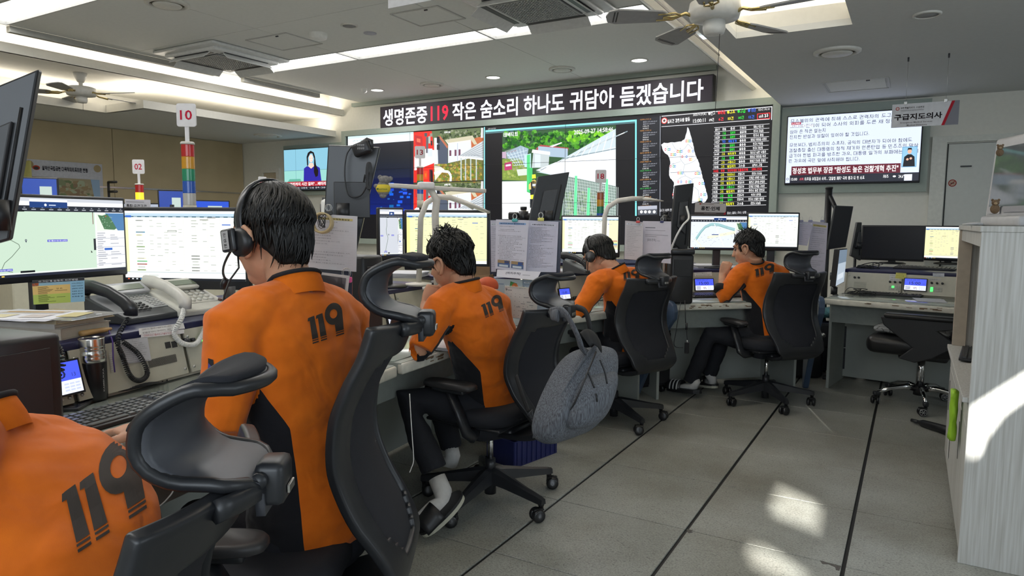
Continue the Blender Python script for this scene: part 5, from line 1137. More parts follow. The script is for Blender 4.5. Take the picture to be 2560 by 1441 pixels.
# the portrait console below the tall dark monitor back and its arm
M_RIB=mat('ribbed_black',(.014,.014,.016),.5)
def pc_tower(c,d,rz,label):
    T=empty('equipment_box',c,rz,label,'equipment box','black boxes standing between desks'); MB().box((0,0,d[2]/2),d,bev=.012,seg=2).build('case',M_BLACK,T,local=True)
    q=MB()
    for k in range(14): q.box((d[0]/2+.001,0,d[2]*(.2+.045*k)),(.004,d[1]*.7,.006))
    q.build('ribs',M_RIB,T,local=True); q=MB(); q.box((0,-d[1]/2-.002,d[2]*.55),(d[0]*.7,.004,d[2]*.7),bev=.001); q.build('front_panel',M_RIB,T,local=True); return T
p=pz(150,1100,HT); pc_tower((ST[1].P(.02,.30,HT).x,ST[1].P(.02,.30,HT).y,HT),(.20,.24,.30),ST[1].rz,'black speaker box at the left edge beside the blue clock display')
a=ST[2].P(-.02,.26,HT); pc_tower((a.x,a.y,HT),(.15,.26,.42),ST[1].rz,'tall black equipment box behind the mesh chair back')
a=ST[4].P(.06,.26,HT); pc_tower((a.x,a.y,HT),(.12,.22,.40),ST[4].rz,'black equipment box left of the chipped desk keyboard')
# far monitors in the second row, seen over the front row
def far_mon(px,D,w,h,rz,label,col='2c54b0'):
    c=pd(*px,D); X=Vector((math.cos(rz),math.sin(rz),0)); T=empty('monitor',(c.x,c.y,.93),rz,label,'monitor','far monitors of the second row')
    B=Matrix.Translation((c.x,c.y,c.z)) @ Matrix.Rotation(rz,4,'Z'); MB().box((0,.02,0),(w,.035,h),M=B,bev=.005).build('housing',M_BLACK,T)
    A=Art(B @ Vector((-w/2,-.0005,-h/2)),X,(0,0,1)); A.rect(.012,.014,w-.012,h-.012,col); A.L=2; A.rect(w*.5,.014,w*.82,h*.74,'b8c8c0'); A.rect(w*.12,.014,w*.42,h*.35,'a4b4cc'); A.build('screen_image',M_SCR,T)
    MB().cyl((c.x,c.y,.935),(c.x,c.y,c.z),.02).build('stand_column',M_BLACK,T); MB().lathe([(.11,0),(.11,.01),(.02,.014)],c=(c.x,c.y,.931),n=20).build('stand_base',M_BLACK,T)
far_mon((100,487),5.6,.26,.28,math.radians(55),'small blue screened far monitor before the wall map, left side','24449c')
far_mon((430,512),6.6,.24,.28,math.radians(55),'blue screened far monitor with a webcam, left of tower 10','1c3c94')
far_mon((520,528),7.0,.42,.22,math.radians(60),'low wide blue far monitor right of tower 10','2850c8')
far_mon((350,528),6.8,.5,.16,math.radians(60),'white topped far screen below tower 02','a8b0c0')

# ================================================================ CHAIRS
M_FRAME=mat('chair_frame_black',(0.016,0.017,0.020),0.38,noise=.1,nscale=12)
M_FRAMEG=mat('headrest_dark_grey',(0.060,0.063,0.074),0.42,noise=.04)
M_PAD=mat('armrest_pad',(0.035,0.033,0.034),0.45)
M_SEATF=mat('black_seat_fabric',(0.012,0.013,0.018),0.9,bump=.3,bscale=500)
M_MESH=mat('black_mesh_fabric',(0.010,0.011,0.017),0.75,bump=.5,bscale=700)
M_TYRE=mat('caster_black',(0.012,0.012,0.013),0.3)
def caster(parent,p,ang,name='caster',hubm=None,scale=1.0):
    M=Matrix.Translation(p) @ Matrix.Rotation(ang,4,'Z') @ Matrix.Scale(scale,4)
    q=MB(); q.cyl((0,0,.058),(0,0,.088),.011,10,M=M); q.box((-.012,0,.045),(.03,.018,.030),M=M,bev=.006); q.box((-.016,0,.054),(.052,.034,.012),M=M,bev=.005)
    c=q.build(name,M_TYRE,parent,local=True)
    for s in (-1,1):
        w=MB(); w.lathe([(.0,-.010),(.022,-.011),(.0275,-.008),(.030,0),(.0275,.008),(.022,.011),(0,.010)],n=18,M=M @ Matrix.Translation((-.018,s*.017,.030)) @ Matrix.Rotation(PI/2,4,'X'))
        wo=w.build('wheel',M_TYRE,c,local=True)
        if hubm:
            h=MB()
            for k in range(6):
                a=k*PI/3; h.tube([(0,0,.0115),(.018*math.cos(a),.018*math.sin(a),.0115)],.0022,5,M=M @ Matrix.Translation((-.018,s*.017,.030)) @ Matrix.Rotation(-s*PI/2,4,'X'))
            h.lathe([(.020,.0105),(.022,.0125),(.024,.0105)],n=18,caps=False,M=M @ Matrix.Translation((-.018,s*.017,.030)) @ Matrix.Rotation(-s*PI/2,4,'X')); h.build('wheel_spokes',hubm,c,local=True)
PROF=[(-.10,.375),(-.22,.385),(-.325,.415),(-.355,.46),(-.335,.52),(-.285,.60),(-.262,.66),(-.270,.73),(-.300,.80),(-.335,.86),(-.360,.925)]
def catmull(pts,n):
    P=[Vector(p) for p in pts]; P=[2*P[0]-P[1]]+P+[2*P[-1]-P[-2]]; out=[]; L=len(P)-3
    for i in range(n+1):
        t=i/n*L; k=min(int(t),L-1); f=t-k; a,b,c,d=P[k:k+4]
        out.append(.5*((2*b)+(c-a)*f+(2*a-5*b+4*c-d)*f*f+(3*b-a-3*c+d)*f**3))
    return out
def wcurve(t,pts):
    for (a,x),(b,y) in zip(pts,pts[1:]):
        if t <= b: f=(t-a)/(b-a); f=f*f*(3-2*f); return x+(y-x)*f
    return pts[-1][1]
def mesh_chair(loc,face,base0,label,dz=0.0,bk=0.0,ht=0.0,recline=0.0,turn=None,group='black mesh task chairs',arms=True,head=0.0,flex=0):
    rz=math.radians(face)-PI/2
    T=empty('task_chair',(loc[0],loc[1],0),rz,label,'chair',group)
    # star base with five casters
    b=MB(); R=.315
    for k in range(5):
        a=math.radians(base0)+k*2*PI/5-rz; M=Matrix.Rotation(a,4,'Z'); rings=[]
        for r,z,w,h in ((.0,.128,.042,.030),(.05,.127,.037,.029),(.12,.118,.030,.024),(.22,.103,.023,.018),(R-.01,.092,.018,.015),(R+.014,.088,.015,.012)):
            rings.append([Vector((r,w*x,z+h*y)) for x,y in ((-1,-1),(1,-1),(.75,.8),(0,1.1),(-.75,.8))])
        b.rings(rings,False,True,False,M)
        b.cyl((R,0,.07),(R,0,.10),.014,12,.012,M=M)
    b.build('star_base',M_FRAME,T,local=True)
    for k in range(5):
        a=math.radians(base0)+k*2*PI/5-rz; caster(T,(R*math.cos(a),R*math.sin(a),0),a+[1.2,2.6,-.7,.3,2.0][k])
    MB().cyl((0,0,.035),(0,0,.135),.027,18).cyl((0,0,.135),(0,0,.20),.024,18).build('gas_lift',M_FRAME,T,local=True)
    MB().cyl((0,0,.19),(0,0,.36+dz),.013,14).build('lift_rod',M_CHROME,T,local=True)
    q=MB(); q.box((0,-.03,.385+dz),(.20,.30,.055),bev=.02,seg=2); q.box((0,.02,.405+dz),(.34,.16,.03),bev=.01); q.cyl((.10,.05,.39+dz),(.24,.05,.385+dz),.008,8); q.box((.245,.05,.384+dz),(.05,.03,.012),bev=.005)
    q.build('tilt_mechanism',M_FRAME,T,local=True)
    # seat cushion
    S=MB(); rings=[]
    for z,k in ((.430,.86),(.437,.95),(.455,1.0),(.478,1.0),(.496,.96),(.505,.86),(.507,.6)):
        rings.append([Vector((.245*k*math.copysign(abs(math.cos(t))**.55,math.cos(t)),.02+.235*k*math.copysign(abs(math.sin(t))**.55,math.sin(t)),z+dz-(.018*max(0,math.sin(t))**3))) for t in [2*PI*i/36 for i in range(36)]])
    S.rings(rings,True,True); S.build('seat',M_SEATF,T,local=True)
    MB().box((0,.01,.426+dz),(.42,.40,.016),bev=.008,seg=2).build('seat_pan',M_FRAME,T,local=True)
    # back
    nt,ns=44,20; pr=catmull(PROF,nt)
    def pt(t,s):
        i=t*nt; k=min(int(i),nt-1); f=i-k; p=pr[k]*(1-f)+pr[k+1]*f
        w=wcurve(t,[(0,.10),(.2,.14),(.32,.185),(.5,.212),(.62,.218),(.8,.214),(1,.208)])
        y,z=p.x,p.y+dz+bk*min(1,max(0,t-.3)/.4)
        conc=(.02+.035*t)*(s*s)*min(1,max(0,(t-.25)/.2))
        if recline: y,z=-.10+(y+.10)*math.cos(recline)-(z-.4-dz)*math.sin(recline),.4+dz+(z-.4-dz)*math.cos(recline)+(y+.10)*math.sin(recline)
        return Vector((w*s,y+conc,z+.008*s*s*max(0,t-.6)/.4))
    def patch(name,mask,thick,m,off=0.0):
        V,F,idx=[],[],{}
        def vid(i,j):
            if (i,j) not in idx: idx[(i,j)]=len(V); V.append(pt(i/nt,-1+2*j/ns)+Vector((0,off,0)))
            return idx[(i,j)]
        for i in range(nt):
            for j in range(ns):
                if mask((i+.5)/nt,-1+2*(j+.5)/ns): F.append((vid(i,j),vid(i,j+1),vid(i+1,j+1),vid(i+1,j)))
        o=MB().add(V,F,True).build(name,m,T,local=True)
        so=o.modifiers.new('solid','SOLIDIFY'); so.thickness=thick; so.offset=0
        if name == 'back_frame': bv=o.modifiers.new('bevel','BEVEL'); bv.width=.006; bv.segments=2; bv.limit_method='ANGLE'; bv.angle_limit=math.radians(50)
        return o
    def inmesh(t,s):
        lim=.70 if t > .42 else .70*(t-.27)/.15
        top=.895-.05*max(0,abs(s)-.45)/.3
        return .33 < t < top and abs(s) < max(.0,lim)
    patch('back_frame',lambda t,s: not inmesh(t,s) and (t > .30 or abs(s) > .0),.024,M_FRAME)
    patch('back_mesh',lambda t,s: .28 < t < .93 and abs(s) < .84,.006,M_MESH,.004)
    # curved top rail loop behind the beam and the headrest post
    tp=pt(1,0); q=MB(); pts=[]
    for k in range(13):
        s=-1+2*k/12; p=pt(.985,s*.5); pts.append((p.x,p.y-.014-.02*(1-s*s),p.z-.004))
    q.tube(pts,[(.010,.016)]*13,8,up=(0,0,1)); q.box((0,tp.y-.040,tp.z-.01),(.06,.04,.06),bev=.01,seg=2); q.build('top_rail',M_FRAME,T,local=True)
    MB().box((.0,tp.y-.0625,tp.z-.02),(.030,.004,.012),bev=.001).build('maker_badge',M_STEEL,T,local=True)
    # C shaped headrest, hollow side backwards
    y0,z0=tp.y-.030,tp.z-.03
    hp=catmull([(y0,z0-.02),(y0+.005,z0+.035),(y0+.045,z0+.055),(y0+.105,z0+.070),(y0+.135,z0+.105),(y0+.125,z0+.155),(y0+.085,z0+.182),(y0+.020,z0+.200),(y0-.028,z0+.190)],26)
    hp=[Vector((y0+(p.x-y0)*(.66 if p.x > y0 else .86),z0-.02+(p.y-z0+.02)*.86)) for p in hp]
    if ht: hp=[Vector((y0+(p.x-y0)*math.cos(ht)+(p.y-z0-.03)*math.sin(ht),z0+.03-(p.x-y0)*math.sin(ht)+(p.y-z0-.03)*math.cos(ht))) if i > 2 else p for i,p in enumerate(hp)]
    V,F=[],[]; n1,n2=26,18
    def hw(t): return wcurve(t,[(0,.032),(.10,.040),(.24,.078),(.5,.096),(.75,.10),(.9,.092),(1,.066)])
    def hpt(i,j):
        t=i/n1; s=-1+2*j/n2; p=hp[i]; w=hw(t); return Vector((w*s,p.x+.028*s*s*min(1,max(0,(t-.2)*3)),p.y))
    for i in range(n1+1):
        for j in range(n2+1): V.append(hpt(i,j))
    for i in range(n1):
        for j in range(n2): a=i*(n2+1)+j; F.append((a,a+1,a+n2+2,a+n2+1))
    o=MB().add(V,F,True).build('headrest_shell',M_FRAMEG,T,local=True); so=o.modifiers.new('solid','SOLIDIFY'); so.thickness=.012; so.offset=0
    rim=[hpt(i,0) for i in range(3,n1+1)]+[hpt(n1,j) for j in range(1,n2)]+[hpt(i,n2) for i in range(n1,2,-1)]+[hpt(3,j) for j in range(n2-1,0,-1)]
    rim=[p+Vector((0,.004,0)) for p in rim]
    MB().tube(rim,.0095,8,closed=True,caps=False).build('headrest_rim',M_FRAME,T,local=True)
    # front cushion of the headrest
    def hn(i,j):
        i0,i1,j0,j1=max(i-1,0),min(i+1,n1),max(j-1,0),min(j+1,n2); v=(hpt(i1,j)-hpt(i0,j)).cross(hpt(i,j1)-hpt(i,j0)).normalized()
        return v if v.dot(hpt(i,j)-Vector((0,y0,z0+.10))) > 0 else -v
    V2=[hpt(i,j)+hn(i,j)*.008 for i in range(7,n1) for j in range(1,n2)]; F2=[(a,a+1,a+n2,a+n2-1) for i in range(n1-8) for a in [i*(n2-1)+j for j in range(n2-2)]]
    o=MB().add(V2,F2,True).build('headrest_cushion',M_SEATF,T,local=True); so=o.modifiers.new('solid','SOLIDIFY'); so.thickness=.012; so.offset=0
    for s in (-1,1): MB().cyl((s*.030,y0,z0+.03),(s*.042,y0,z0+.03),.011,14).build('headrest_pivot',M_FRAME,T,local=True)
    if arms:
        for s in (-1,1):
            q=MB(); q.tube([(s*.15,-.03,.395+dz),(s*.235,-.07,.40+dz),(s*.268,-.065,.42+dz),(s*.272,-.03,.50+dz),(s*.270,.02,.585+dz)],[(.02,.030),(.022,.032),(.02,.034),(.018,.032),(.017,.030)],10); q.box((s*.268,.02,.595+dz),(.06,.17,.022),bev=.008,seg=2)
            a=q.build('armrest',M_FRAME,T,local=True)
            rg=[]
            for z,k in ((.604,.92),(.608,1),(.620,1.0),(.628,.94),(.630,.8)):
                rg.append([Vector((s*.268+.047*k*math.copysign(abs(math.cos(t))**.6,math.cos(t)),.025+.130*k*math.copysign(abs(math.sin(t))**.5,math.sin(t)),z+dz)) for t in [2*PI*i/28 for i in range(28)]])
            MB().rings(rg,True).build('arm_pad',M_PAD,a,local=True)
    return T
CH0=mesh_chair((-1.07,.40),215,20,'nearest chair, its dark grey headrest filling the lower left',dz=.0,bk=.02,ht=.10)
CH1=mesh_chair((-1.325,1.085),211,5,'mesh chair back behind the large headset man, headrest beside the fist man',dz=.02,bk=.115)
CH2=mesh_chair((-1.63,2.62),177,-14,'mesh chair with a grey backpack hanging on its back',dz=-.02,bk=.02)
CH3=mesh_chair((-1.62,4.12),155,-36,'mesh chair holding the bowing headset man',dz=-.02,bk=.05)
CH4=mesh_chair((-.86,5.13),137,17,'mesh chair of the curly haired man at the chipped desk',dz=-.02,bk=.055)
# ---- leather executive chair at the right end
def exec_chair(loc,face):
    rz=math.radians(face)-PI/2; T=empty('executive_chair',(loc[0],loc[1],0),rz,'black leather armchair on a chrome star base beside the white cabinet','chair')
    LE=mat('black_leather',(.013,.013,.014),.33,bump=.25,bscale=90); SP=mat('caster_spoke_grey',(.4,.4,.4),.3,.6)
    for k in range(5):
        a=math.radians(-83)+k*2*PI/5-rz; M=Matrix.Rotation(a,4,'Z')
        MB().tube([(.03,0,.125),(.10,0,.135),(.20,0,.122),(.285,0,.088)],[(.018,.022),(.016,.02),(.014,.016),(.012,.013)],10,M=M).build('base_arm',M_CHROME,T,local=True)
        q=MB().box((.292,0,.082),(.045,.036,.03),M=M,bev=.008,seg=2); q.build('arm_cap',M_BLACK2,T,local=True); caster(T,(.30*math.cos(a),.30*math.sin(a),0),a+[1.7,.4,2.2,-.5,1.0][k],hubm=SP)
    MB().cyl((0,0,.08),(0,0,.15),.04,20,.035).build('hub',M_BLACK,T,local=True); MB().cyl((0,0,.15),(0,0,.36),.026,18).build('gas_lift',M_CHROME,T,local=True)
    MB().box((0,-.02,.37),(.26,.30,.05),bev=.015,seg=2).build('tilt_mechanism',M_BLACK,T,local=True)
    def pad(name,c,d,bev,M=None,m=LE): return MB().box(c,d,M=M,bev=bev,seg=4).build(name,m,T,local=True)
    pad('seat',(0,.05,.45),(.54,.54,.13),.055)
    Mb=Matrix.Translation((0,-.22,.50)) @ Matrix.Rotation(math.radians(22),4,'X')
    for i,(z,h,w) in enumerate(((.12,.22,.50),(.34,.22,.52),(.56,.20,.48))): pad('back_section',(0,0,z),(w,.12-.01*i,h+.01),.05,Mb)
    pad('back_shell',(0,-.055,.33),(.48,.05,.66),.022,Mb)
    for s in (-1,1):
        q=MB(); q.prism([(.22,.655),(-.26,.655),(-.30,.62),(-.12,.585),(-.24,.50),(-.10,.40),(.00,.36),(.10,.38),(.02,.46),(.20,.60)],-.022,.022,M=Matrix.Translation((s*.30,0,0)) @ Matrix(((0,0,1,0),(1,0,0,0),(0,1,0,0),(0,0,0,1))))
        a=q.build('armrest',M_BLACK,T,local=True,bevel=.006,fix=True); MB().box((s*.30,-.03,.668),(.085,.46,.035),bev=.016,seg=3).build('arm_pad',LE,a,local=True)
    CU=mat('cracked_pattern_cushion',(.20,.21,.20),.8,noise=.5,nscale=18)
    # thin patterned cushion on the seat
    nt=CU.node_tree; b=nt.nodes['Principled BSDF']; v=nt.nodes.new('ShaderNodeTexVoronoi'); v.feature='DISTANCE_TO_EDGE'; v.inputs['Scale'].default_value=16; tc=nt.nodes.new('ShaderNodeTexCoord'); r=nt.nodes.new('ShaderNodeValToRGB'); r.color_ramp.elements[0].position=.02; r.color_ramp.elements[0].color=(.06,.06,.06,1); r.color_ramp.elements[1].position=.06; r.color_ramp.elements[1].color=(.26,.27,.27,1)
    nt.links.new(tc.outputs['Object'],v.inputs['Vector']); nt.links.new(v.outputs['Distance'],r.inputs['Fac']); nt.links.new(r.outputs['Color'],b.inputs['Base Color'])
    wm=world_matrix(T)
    q=MB(); M=wm @ Matrix.Translation((.0,.06,.535)) @ Matrix.Rotation(math.radians(3),4,'X'); rg=[]
    for z,k in ((-.018,.80),(-.008,.97),(.004,1.0),(.014,.92),(.020,.7),(.022,.3)):
        rg.append([M @ Vector((.235*k*math.copysign(abs(math.cos(t))**.4,math.cos(t)),.235*k*math.copysign(abs(math.sin(t))**.4,math.sin(t)),z+.006*math.sin(5*t))) for t in [2*PI*i/40 for i in range(40)]])
    q.rings(rg,True); q.build('seat_cushion',CU,label='thin grey patterned cushion on the leather armchair seat',cat='cushion')
    return T
exec_chair((.10,5.62),172)

# ================================================================ PEOPLE
from mathutils import noise as mnoise
def shirt_mat():
    m=bpy.data.materials.new('orange_knit_shirt'); m.use_nodes=True; nt=m.node_tree; b=nt.nodes['Principled BSDF']; N=nt.nodes.new; K=nt.links.new
    a=N('ShaderNodeAttribute'); a.attribute_name='panel'; tc=N('ShaderNodeTexCoord')
    g=N('ShaderNodeMath'); g.operation='GREATER_THAN'; g.inputs[1].default_value=0; K(a.outputs['Fac'],g.inputs[0])
    n=N('ShaderNodeTexNoise'); n.inputs['Scale'].default_value=14; n.inputs['Detail'].default_value=4; K(tc.outputs['Object'],n.inputs['Vector'])
    r=N('ShaderNodeValToRGB'); r.color_ramp.elements[0].position=.3; r.color_ramp.elements[0].color=(0.60,0.122,0.005,1); r.color_ramp.elements[1].position=.7; r.color_ramp.elements[1].color=(0.70,0.155,0.008,1); K(n.outputs['Fac'],r.inputs['Fac'])
    mx=N('ShaderNodeMix'); mx.data_type='RGBA'; K(g.outputs[0],mx.inputs[0]); K(r.outputs['Color'],mx.inputs[6]); mx.inputs[7].default_value=(0.010,0.010,0.013,1)
    K(mx.outputs[2],b.inputs['Base Color']); b.inputs['Roughness'].default_value=.85; b.inputs['Sheen Weight'].default_value=.15; b.inputs['Specular IOR Level'].default_value=.2
    n2=N('ShaderNodeTexNoise'); n2.inputs['Scale'].default_value=700; K(tc.outputs['Object'],n2.inputs['Vector'])
    n3=N('ShaderNodeTexNoise'); n3.inputs['Scale'].default_value=9; n3.inputs['Detail'].default_value=2; n3.inputs['Distortion'].default_value=.8; K(tc.outputs['Object'],n3.inputs['Vector'])
    b1=N('ShaderNodeBump'); b1.inputs['Strength'].default_value=.25; b1.inputs['Distance'].default_value=.001; K(n2.outputs['Fac'],b1.inputs['Height'])
    b2=N('ShaderNodeBump'); b2.inputs['Strength'].default_value=.55; b2.inputs['Distance'].default_value=.02; K(n3.outputs['Fac'],b2.inputs['Height']); K(b1.outputs['Normal'],b2.inputs['Normal']); K(b2.outputs['Normal'],b.inputs['Normal'])
    return m
M_SHIRT=shirt_mat()
M_ORANGE=mat('orange_knit_collar',(0.66,0.145,0.008),0.85,noise=.06,bump=.2,bscale=600,spec=.2)
M_SKIN=mat('skin',(0.50,0.265,0.165),0.5,noise=.10,nscale=25,bump=.15,bscale=300,spec=.35)
M_SKIN.node_tree.nodes['Principled BSDF'].inputs['Subsurface Weight'].default_value=0.08
M_TROU=mat('black_trousers',(0.010,0.011,0.016),0.85,noise=.2,nscale=8,bump=.3,bscale=300)
M_HAIR=mat('black_hair',(0.006,0.0055,0.005),0.46,noise=.3,nscale=60,spec=.4)
M_CUFF=mat('black_knit_cuff',(0.010,0.010,0.013),0.9)
M_PRINTB=mat('black_print',(0.030,0.022,0.018),0.7)
M_SOCK=mat('white_sock',(0.55,0.54,0.52),0.9,noise=.08,bump=.4,bscale=400)
def remesh_obj(mb,name,m,parent,voxel,smooth=4,disp=None,attr=None):
    me=mb.mesh('tmp'); o=bpy.data.objects.new('tmp',me); COL.objects.link(o)
    rm=o.modifiers.new('r','REMESH'); rm.mode='VOXEL'; rm.voxel_size=voxel; rm.use_smooth_shade=True
    if smooth: sm=o.modifiers.new('s','SMOOTH'); sm.factor=.5; sm.iterations=smooth
    dg=bpy.context.evaluated_depsgraph_get(); ev=o.evaluated_get(dg); me2=bpy.data.meshes.new_from_object(ev)
    bpy.data.objects.remove(o); bpy.data.meshes.remove(me)
    if disp:
        ns=[v.normal.copy() for v in me2.vertices]
        for v,n in zip(me2.vertices,ns): v.co+=n*disp(v.co,n)
    if attr:
        at=me2.attributes.new('panel','FLOAT','POINT'); ns=[v.normal.copy() for v in me2.vertices]
        at.data.foreach_set('value',[attr(v.co,n) for v,n in zip(me2.vertices,ns)])
    world=[v.co.copy() for v in me2.vertices]; polys=[tuple(p.vertices) for p in me2.polygons]
    inv=world_matrix(parent).inverted(); me2.transform(inv); me2.polygons.foreach_set('use_smooth',[True]*len(me2.polygons)); me2.materials.clear(); me2.materials.append(m); me2.name=name; me2.update()
    r=bpy.data.objects.new(name,me2); COL.objects.link(r); r.parent=parent
    r_bvh=BVHTree.FromPolygons(world,polys)
    return r,r_bvh
def rot_frame(face,pitch=0,roll=0):
    """columns: right, forward, up for a head/torso facing the world angle 'face' (deg), pitched down, rolled"""
    f=math.radians(face); fw=Vector((math.cos(f),math.sin(f),0)); rt=Vector((fw.y,-fw.x,0)); up=Vector((0,0,1))
    R=Matrix.Rotation(-math.radians(pitch),3,rt); fw=R @ fw; up=R @ up
    R=Matrix.Rotation(math.radians(roll),3,fw); rt=R @ rt; up=R @ up
    return rt,fw,up
def frameM(o,fr):
    rt,fw,up=fr; return Matrix(((rt.x,fw.x,up.x,o.x),(rt.y,fw.y,up.y,o.y),(rt.z,fw.z,up.z,o.z),(0,0,0,1)))
def ell(mb,c,r,M,n=20,m=12):
    R=[]
    for i in range(m+1):
        t=PI*i/m; t=min(max(t,.04),PI-.04); R.append([(c[0]+r[0]*math.sin(t)*math.cos(2*PI*k/n),c[1]+r[1]*math.sin(t)*math.sin(2*PI*k/n),c[2]+r[2]*math.cos(t)) for k in range(n)])
    vs=[Vector(p) for ring in R for p in ring]; R2=[vs[i*n:(i+1)*n] for i in range(m+1)]
    mb.rings(R2[::-1],True,True,False,M)
def head_parts(mb,M,sc=1.0):
    M=M @ Matrix.Scale(sc,4)
    ell(mb,(0,-.012,.028),(.074,.094,.088),M); ell(mb,(0,.026,-.030),(.062,.068,.082),M); ell(mb,(0,.048,-.086),(.040,.038,.028),M)
    ell(mb,(-.034,.052,-.030),(.026,.026,.03),M); ell(mb,(.034,.052,-.030),(.026,.026,.03),M)
    mb.tube([(0,.088,.018),(0,.100,-.006),(0,.112,-.028),(0,.096,-.036)],[.009,.010,.014,.008],10,M=M)
    mb.tube([(-.024,.086,-.060),(0,.096,-.058),(.024,.086,-.060)],[.006,.009,.006],8,M=M); mb.tube([(-.02,.086,-.068),(0,.094,-.070),(.02,.086,-.068)],[.005,.008,.005],8,M=M)
    mb.tube([(-.05,.066,.030),(-.025,.084,.034),(0,.086,.030),(.025,.084,.034),(.05,.066,.030)],.010,8,M=M)
def ear(parent,M,s,sc=1.0):
    M=M @ Matrix.Scale(sc,4) @ Matrix.Translation((s*.073,-.004,-.012)) @ Matrix.Rotation(s*math.radians(-24),4,'Z')
    q=MB(); pts=[(.004*s,.012,-.030),(.008*s,.010,-.016),(.008*s,.016,0),(.012*s,.018,.018),(.016*s,.010,.031),(.019*s,-.006,.034),(.020*s,-.018,.022),(.017*s,-.018,.004),(.012*s,-.010,-.014),(.008*s,-.002,-.028),(.004*s,.008,-.034)]
    q.tube(pts,[.006,.005,.005,.0055,.006,.006,.006,.006,.006,.007,.005],8,M=M)
    ell(q,(.006*s,.0,-.002),(.006,.016,.028),M,12,8)
    q.build('ear',M_SKIN,parent)
def hair(parent,M,sc=1.0,style='short',seed=1,n=1100):
    r=random.Random(seed); M=M @ Matrix.Scale(sc,4); C=Vector((0,-.014,.030)); RA=Vector((.082,.102,.097))
    def tmax(phi):   # phi 0 = front, pi = back (degrees from the crown axis)
        a=abs((phi+PI) % (2*PI)-PI)
        return math.radians(wcurve(a/PI,[(0,66),(.25,74),(.40,96 if style != 'bowl' else 104),(.50,90),(.60,118),(.78,140),(1,146)]))
    def P(th,phi,k=1.0):
        x=math.sin(th)*math.sin(phi)*RA.x; y=math.sin(th)*math.cos(phi)*RA.y; z=math.cos(th)*RA.z
        if th > 1.6: f=(th-1.6); x=math.sin(phi)*RA.x*(math.sin(th)*(1-.35)+.35*.8); y=math.cos(phi)*RA.y*(math.sin(th)*(1-.55)+.55*.82); z=-RA.z*(math.sin(f)*1.50)
        return C+Vector((x,y,z))*k
    V,F=[],[]; nt,npz=22,56
    for i in range(nt+1):
        for j in range(npz):
            phi=2*PI*j/npz; th=tmax(phi)*i/nt; k=1.0+.035*mnoise.noise(Vector((3*math.sin(phi),3*math.cos(phi),th*3+seed)))-(.05*(i/nt)**6)
            V.append(P(max(th,.01),phi,k))
    for i in range(nt):
        for j in range(npz): a,b=i*npz+j,i*npz+(j+1) % npz; F.append((a,b,b+npz,a+npz))
    q=MB().add(V,F,True,M); h=q.build('hair',M_HAIR,parent); so=h.modifiers.new('solid','SOLIDIFY'); so.thickness=.016*sc; so.offset=-1 if False else 1
    # make sure the thickness grows inwards
    bm=bmesh.new(); bm.from_mesh(h.data); bmesh.ops.recalc_face_normals(bm,faces=bm.faces); bm.to_mesh(h.data); bm.free(); so.offset=-1
    lk=MB(); crown=Vector((.012,-.35))
    for _ in range(n):
        phi=r.uniform(-PI,PI); t0=r.uniform(.02,.95)*tmax(phi)*.8; tm=tmax(phi)*r.uniform(.97,1.06); L=r.uniform(.35,.75)
        t1=min(tm,t0+L); sw=r.uniform(-.25,.25)+(.18 if style != 'messy' else 0); pts=[]; lift=r.uniform(0,.012) if style != 'messy' else r.uniform(0,.07)
        for k in range(6):
            u=k/5; th=t0+(t1-t0)*u; ph=phi+sw*u*u+(.10*math.sin(u*6+phi*9) if style == 'messy' else 0)
            pts.append(P(th,ph,1.015+lift*math.sin(u*PI*.8)+(.03*u*r.random() if style == 'messy' else 0)))
        w=r.uniform(.0022,.0050)*(1.2 if style == 'messy' else 1); lk.tube(pts,[(w*.6,w*.3),(w,w*.35),(w,w*.35),(w*.8,w*.3),(w*.5,w*.2),(.0005,.0004)],4,M=M)
    if style == 'messy':
        for _ in range(60):
            phi=r.uniform(-PI,PI); th=r.uniform(0,.9); p=P(th,phi,1.0); d=(p-C).normalized(); e=Vector((r.uniform(-1,1),r.uniform(-1,1),r.uniform(-.2,.8)))*.02
            lk.tube([p,p+d*.010+e*.3,p+d*.016+e*.8,p+d*.015+e*1.4],[.003,.0024,.0016,.0004],5,M=M)
    # sideburn in front of each ear
    for s in (-1,1):
        for _ in range(16):
            a=Vector((s*.076,.018+r.uniform(-.012,.012),.03)); lk.tube([a,a+Vector((s*.002,.004,-.02)),a+Vector((0,.006,-.042-r.random()*.012))],[.005,.004,.0006],5,M=M)
    o=lk.build('hair_strands',M_HAIR,h); return h
